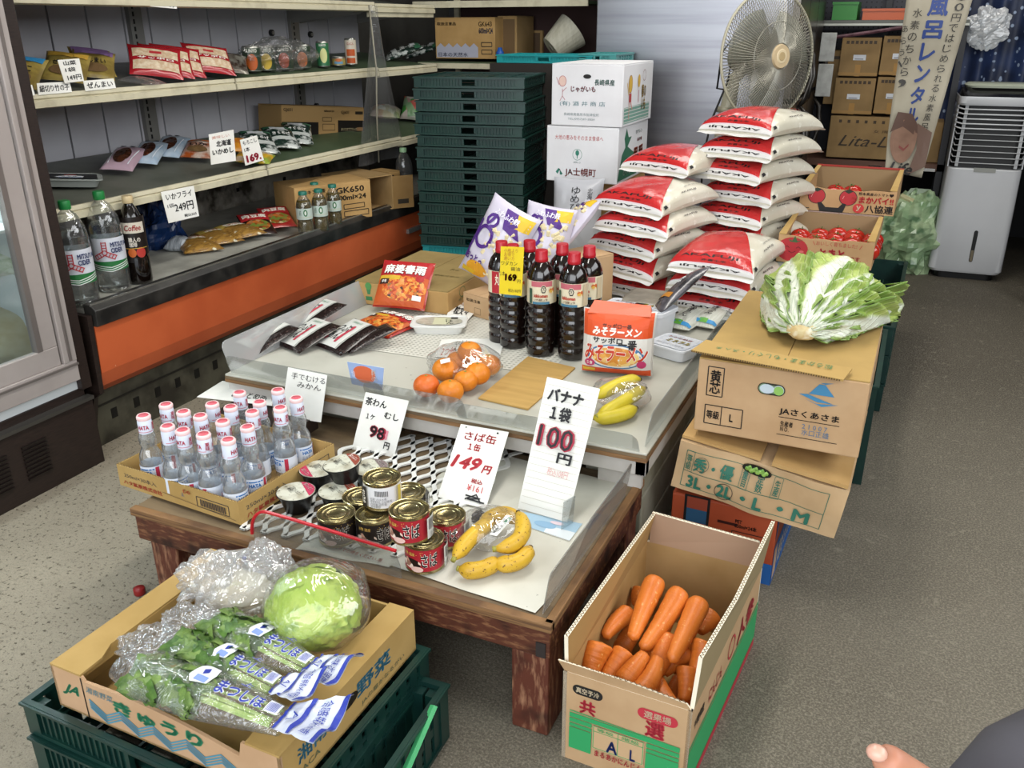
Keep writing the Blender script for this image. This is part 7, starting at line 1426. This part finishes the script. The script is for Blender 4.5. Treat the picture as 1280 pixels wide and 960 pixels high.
# lower deck: cartons and bottles
def f_650(d, w, h): d.text('GK650', w*.72, h*.80, w*.38, h*.16, '2f281c', .04); d.text('500ml×24', w*.72, h*.60, w*.42, h*.14, '2f281c', .05); d.text('カテキン緑茶', w*.22, h*.85, w*.35, h*.12, '2f281c', .03); d.frame(w*.62, h*.30, w*.9, h*.42, .003, '2f281c'); d.frame(w*.62, h*.10, w*.95, h*.24, .003, '2f281c')
place_box('tea_carton', 'tan carton marked GK650 500ml on the lower deck, behind the tea bottles', 372, 285, 2, math.radians(62), .34, .20, .155, KRAFT, f_650, ry=0)
t = thing('open_carton', 'open tan carton lying on its side beside the GK650 one', 'box', sp(446, 270, 2)+Vector((0, 0, .002)), math.radians(70)); w, d_, h = .20, .24, .15
for nm, b_ in (('bottom_panel', (0, 0, 0, w, d_, .004)), ('top_panel', (0, 0, h-.004, w, d_, h)), ('side_panel', (0, 0, .004, .004, d_, h-.004)), ('side_panel', (w-.004, 0, .004, w, d_, h-.004)), ('back_panel', (.004, d_-.004, .004, w-.004, d_, h-.004))): MB().box(*b_).build(nm, KRAFT_IN, t)
slab(t, 'flap', [(w, 0, 0), (w+.09, -.03, 0), (w+.09, -.03, .001), (w, 0, .001)], h-.01, KRAFT); d = Decal(plane_map((w, -.0, 0), (.95, -.32, 0), (0, 0, 1), (-.3, -1, 0)), None, .003); d.rect(.02, .02, .07, .04, '2a2218'); d.build(t, 'flap_print')
place_box('narrow_carton', 'narrow tan carton with dark print, right of the open carton', 488, 257, 2, math.radians(75), .07, .12, .145, KRAFT, lambda d, w, h: (d.rect(w*.15, h*.3, w*.45, h*.9, '2a2218'),), ry=0)
def petb(name, label, px, py, z, h, r, fill, capc, deco, labc, group=None, rz=0, fillto=.8, body=None):
    p = at(px, py, z=z); t = thing(name, label, 'bottle', p, -math.atan2(p.x, p.y)+rz, group)
    pr = [(r*.6, 0), (r*.95, .003), (r, .012), (r, h*.30), (r*.94, h*.33), (r, h*.36), (r, h*.66), (r*.9, h*.76), (r*.55, h*.87), (.013, h*.91), (.013, h*.93)]
    m = MB(); m.lathe(pr, 28); m.build('bottle', body or PET, t, True)
    if fill: m = MB(); m.lathe([(a*.96, z_*1.0+.001) for a, z_ in pr if z_ <= h*fillto]+[(pr[[q for q, (a, z_) in enumerate(pr) if z_ <= h*fillto][-1]][0]*.9, h*fillto)], 24); m.build('drink', fill, t, True)
    m = MB(); m.lathe([(.0155, h*.92), (.0165, h*.925), (.0165, h*.985), (.015, h), (.0005, h)], 20); m.build('cap', M('cap_'+capc, capc, .4), t, True, sharp=40)
    m = MB(); m.lathe([(r+.0008, h*labc[0]), (r+.0008, h*labc[1])], 28, False); lb = m.build('label', M('lab_'+labc[2], labc[2], .4), t, True)
    d = Decal(cyl_map(r+.0012, 0), .01, .0002); deco(d, h, r); d.build(lb, 'label_print'); return t
TEA = M('green_tea', '6b5a1c', .05, trans=.5, ior=1.33); WATER = M('water_fill', 'e8eceb', .02, trans=1, ior=1.33)
def f_tea(d, h, r): d.ell(.004, h*.53, .008, .013, '2f6a3c'); d.ell(.004, h*.53, .004, .008, 'd0d4cc'); d.rect(-r, h*.42, r, h*.445, 'b9bfae'); d.text('緑茶', -.016, h*.53, .008, .02, '5a6a5a', .01)
for px, py, lab in ((383, 293, 'green tea bottle, leftmost of four on the lower deck'), (402, 289, 'green tea bottle in the middle of the front ones, lower deck'), (419, 282, 'green tea bottle, rightmost of the four on the lower deck'), (397, 279, 'green tea bottle behind the other three on the lower deck')): petb('tea_bottle', lab, px, py, .453, .165, .030, TEA, '1f6a5a', f_tea, (.38, .63, 'b5c2ba'), 'green tea bottles on the lower deck')
petb('large_bottle', 'large clear bottle with pale green cap beside the crates, lower deck', 507, 250, .453, .235, .038, M('pale_liquid', '9a8f6c', .1, trans=.6), '8fb58a', lambda d, h, r: (d.rect(-r, h*.1, r, h*.30, 'a8b0a0'), d.rect(-.01, h*.16, .02, h*.26, '4a6a3c')), (.10, .30, 'a8b0a0'), fillto=.33)
def f_ms(d, h, r):
    d.rect(-r*1.4, h*.235, r*1.4, h*.33, '1f6a34')
    for k in range(3): d.line([(-r*1.3, h*(.30-.02*k)), (0, h*(.27-.02*k)), (r*1.3, h*(.315-.02*k))], .0025, 'd8dcd8')
    for a_ in (pi/2, pi*7/6, pi*11/6):
        c_, s_ = math.cos(a_), math.sin(a_); cx_, cy_ = -.012, h*.42
        for q in (-.006, .006): d.line([(cx_-s_*q, cy_+c_*q), (cx_+c_*.032-s_*q, cy_+s_*.032+c_*q)], .003, 'a8323a')
        for q in range(4): d.line([(cx_+c_*(.006+.008*q)-s_*.006, cy_+s_*(.006+.008*q)+c_*.006), (cx_+c_*(.006+.008*q)+s_*.006, cy_+s_*(.006+.008*q)-c_*.006)], .0025, 'a8323a')
    d.text('MITSUYA\nCIDER', .028, h*.47, .046, .032, '1c2a5a', .05)
for px, py, lab in ((105, 380, 'large clear soda bottle with green cap, left one at the end of the case'), (145, 362, 'large clear soda bottle with green cap, right one beside the black bottle')): petb('large_soda_bottle', lab, px, py, .453, .30, .046, WATER, '1f7a3c', f_ms, (.235, .56, 'c9ccd4'), 'large soda bottles on the lower deck', .0, .72)
def f_cf(d, h, r): d.rect(-r, h*.60, r, h*.72, 'c9c0b0'); d.text('Coffee', 0, h*.66, .05, .018, '8a1c1c', .03, .2); d.text('職人の\n珈琲', 0, h*.50, .035, .03, 'd8d0c4', .03); d.ell(-.012, h*.38, .012, .014, 'b85a1c'); d.ell(.014, h*.38, .014, .016, 'a8322a'); d.line([(-r, h*.43), (r, h*.43)], .002, 'b8923c')
petb('coffee_bottle', 'tall black coffee bottle with beige cap at the left of the lower deck', 177, 353, .453, .272, .036, None, 'c9b48a', f_cf, (.35, .78, '1a1210'), body=M('coffee', '0d0705', .1, coat=.6))
tincan(84, 380, 2, .022, .10, '8a5a2c', 'small orange-brown can squeezed behind the left soda bottle', lambda d, h: (d.rect(-.02, h*.2, .02, h*.3, 'a8322a'), d.rect(-.02, h*.85, .02, h*.93, '3f8a3c'), d.text('なめ茸', 0, h*.55, .025, .02, 'd8b05a', .04)))
crumple('blue_bag', 'crumpled dark blue plastic bag behind the black coffee bottle', at(195, 300, y=2.35), .09, .11, .13, 51, mat=M('blue_bag_plastic', '14264a', .25, c2='1f3a6a', sc=10, coat=.4))
on(225, 312, 2, 'small clear striped box at the back of the lower deck', 'clear_box', 'box', .08, .10, .045, M('stripebox', '8d939a', .3, c2='c3c8ce', sc=40, st=(6, .2, 1)), None, .4, seed=3)
def f_fr(d, W, L): d.rect(-W*.42, L*.06, W*.42, L*.36, 'b59a4a'); d.rect(-W*.25, L*.08, W*.35, L*.26, 'cfcabb'); d.text('いかフライ', .0, L*.17, W*.5, L*.08, 'a8242c', .05)
FRY = M('fried', 'a8803c', .4, c2='6b4a22', sc=70, st=(1, 4, 1), c3='d9d2b8', sc3=30, rng3=(.66, .72), coat=.5, bump=.8, bs=60)
for i, (px, py, rz) in enumerate(((248, 312, 1.0), (272, 305, 1.1), (298, 300, 1.3))): on(px, py, 2, ['fried squid snack pack, leftmost on the lower deck', 'fried squid snack pack in the middle on the lower deck', 'fried squid snack pack, rightmost, touching the curry packs'][i], 'fried_squid_pack', 'snack bag', .14, .19, .03, FRY, f_fr, rz, .03, dz=.004+.008*i, group='fried squid packs on the lower deck', seed=i)
def f_cu(d, W, L): d.rect(-W*.48, L*.05, W*.48, L*.48, 'a01f24'); d.text('肉豆腐', 0, L*.26, W*.8, L*.2, 'e2dccf', .05); d.ell(0, -L*.18, W*.4, L*.24, food('curry', ['8a4a1c', 'c9b48a', '5a2a14', 'b5622c', '6a7a34'], 70))
for i, (px, py) in enumerate(((322, 293), (347, 286))): on(px, py, 2, ['dark red packet with a meal picture, left one on the lower deck', 'bright red packet with a meal picture, right one beside the tea bottles'][i], 'meal_packet', 'food pack', .12, .17, .02, M('meal'+str(i), ['2a1614', '9a2420'][i], .3, coat=.3), f_cu, .9, .30, dz=.03+.006*i, group='meal packets on the lower deck', seed=i)
# crumpled paper liner on the deck
m = MB(); m.grid(lambda u, v: Vector((-2.12-.34*u+.01*math.sin(v*30), 1.68+v*.95, .4535+.003*abs(noise.noise(Vector((u*5, v*14, 0)))))), 20, 60); o = m.build('paper_liner', M('liner_pale', 'a9a89f', .5, c2='8f8e86', sc=9, bump=.4, bs=30), None, True); tag(o, 'crumpled pale plastic liner lying on the lower deck', 'liner')
# handwritten cards on the shelves
def shcard(label, pts, k, deco, dy=0.0):
    pb_ = at(*pts[3], x=(-2.19 if k == 1 else -2.29)+dy); x_ = pb_.x
    card('price_card', label, at(*pts[0], x=x_-.012), at(*pts[1], x=x_-.012), at(*pts[2], x=x_), at(*pts[3], x=x_), deco)
shcard('white shelf card reading bamboo shoot, at the left end of the upper shelf', [(17, 108), (40, 106), (44, 119), (20, 122)], 0, lambda d: d.text('けの子', .45, .5, .85, .6, K, .03))
shcard('white shelf card reading thin-cut bamboo shoot on the upper shelf', [(46, 104), (87, 102), (90, 115), (48, 119)], 0, lambda d: d.text('細切り竹の子', .5, .5, .9, .6, K, .03))
shcard('white shelf card for mountain vegetables, 149 yen, upper shelf', [(72, 75), (99, 73), (105, 101), (81, 104)], 0, lambda d: (d.text('山菜', .5, .84, .6, .2, K, .03), d.text('1袋', .45, .55, .5, .2, K, .02), d.text('149円', .55, .2, .7, .24, K, .02)))
shcard('white shelf card reading royal fern, upper shelf, right of the 149 card', [(104, 101), (142, 98), (145, 110), (107, 114)], 0, lambda d: d.text('ぜんまい', .5, .5, .85, .6, K, .03))
shcard('white card hanging from the top shelf with a red price', [(187, -12), (222, -12), (221, 11), (188, 8)], 0, lambda d: (d.text('50', .6, .3, .4, .3, 'a83040', .03), d.text('円', .8, .15, .15, .2, K, .02)))
shcard('white card reading Hokkaido squid rice on the middle shelf', [(261, 168), (292, 162), (295, 201), (264, 206)], 1, lambda d: (d.text('美味しい', .45, .86, .7, .1, 'c98a7a', .0), d.text('北海道', .55, .64, .6, .2, K, .04), d.text('いかめし', .5, .38, .85, .18, K, .04)))
shcard('white card for corn, 169 yen in red, on the middle shelf', [(300, 175), (321, 169), (330, 200), (307, 207)], 1, lambda d: (d.text('もろこし', .5, .84, .8, .16, K, .02), d.text('1本', .25, .58, .3, .18, K, .02), d.text('169.', .5, .22, .8, .30, 'a02038', .08)))
shcard('white card for fried squid, 249 yen, hanging below the middle shelf', [(201, 240), (242, 232), (249, 270), (211, 279)], 1, lambda d: (d.text('いかフライ', .5, .80, .8, .2, K, .02), d.text('1袋', .18, .52, .2, .14, K, .01), d.text('249円', .58, .42, .6, .28, K, .02), d.text('税込265', .72, .12, .4, .1, K, .02)), .025)
# red cap fallen on the floor
p = at(175, 742, z=0); t = MB(); t.lathe([(.012, 0), (.013, .002), (.013, .014), (.012, .016), (.0005, .016)], 18); o = t.build('litter', M('cap_red_floor', '8a1f1f', .4), None, True); o.location = p; tag(o, 'small red cap on the concrete floor left of the cucumber carton', 'litter')
# ---------------------------------------------------------------- person at the lower right corner
def dp(px, py, d_=.5): return at(px, py, d=d_)
SKIN = M('skin', 'b98268', .5, c2='a86e58', sc=18, sub=.15); CLOTH = M('grey_cloth', '4c4a50', .85, c2='413f45', sc=6, bump=.1, bs=60)
pe = thing('person', 'person at the lower right corner, only a fingertip and a grey sleeve in view', 'person', dp(1290, 1060, .5)); O_ = pe.location.copy()
def skin_chain(name, chains, mat, parent, sub=2):
    me = D.meshes.new(name); vs, es, rs = [], [], []
    for ch in chains:
        prev = ch[0] if isinstance(ch[0], int) else None
        for it in (ch[1:] if prev is not None else ch):
            vs.append(tuple(it[0]-O_)); rs.append(it[1])
            if prev is not None: es.append((prev, len(vs)-1))
            prev = len(vs)-1
    me.from_pydata(vs, es, []); o = D.objects.new(name, me); COL.objects.link(o); o.parent = parent; me.materials.append(mat)
    sk = o.modifiers.new('skin', 'SKIN'); sk.use_smooth_shade = True
    for i, v in enumerate(me.skin_vertices[0].data): v.radius = (rs[i], rs[i]); v.use_root = (i == 0)
    s = o.modifiers.new('sub', 'SUBSURF'); s.levels = sub; s.render_levels = sub; return o
wr = dp(1330, 1075, .53)
hand = skin_chain('body', [[(wr, .024), (dp(1275, 1070, .53), .027), (dp(1220, 1045, .515), .026)],
    [2, (dp(1180, 1000, .49), .012), (dp(1140, 972, .47), .0105), (dp(1112, 952, .46), .0095), (dp(1101, 946, .457), .0082)],
    [2, (dp(1160, 1020, .50), .011), (dp(1118, 1018, .50), .0095), (dp(1105, 1030, .505), .0085)],
    [2, (dp(1165, 1045, .51), .011), (dp(1125, 1050, .51), .0095), (dp(1112, 1062, .515), .0085)],
    [2, (dp(1175, 1070, .52), .010), (dp(1140, 1080, .525), .009), (dp(1128, 1090, .53), .008)],
    [1, (dp(1235, 1050, .49), .012), (dp(1195, 1040, .475), .0105), (dp(1165, 1050, .465), .0095)],
    [0, (dp(1420, 1100, .56), .034), (dp(1560, 1120, .62), .045)]], SKIN, pe)
nail = MB(); c = dp(1096, 941, .452)-O_; nail.ico(c, .0055, 2, (1, .9, .8)); nail.build('fingernail', M('nail', 'cf9f8c', .3), pe, True)
m = MB(); cen = [dp(1195, 985, .60), dp(1260, 968, .60), dp(1350, 960, .62), dp(1500, 960, .66)]; m.tube([p_-O_ for p_ in cen], [.012, .032, .050, .065], 24); sl = m.build('sleeve', CLOTH, pe, True)
# ---------------------------------------------------------------- finish
for me in D.meshes: me.validate()
D.objects.remove(_fo)
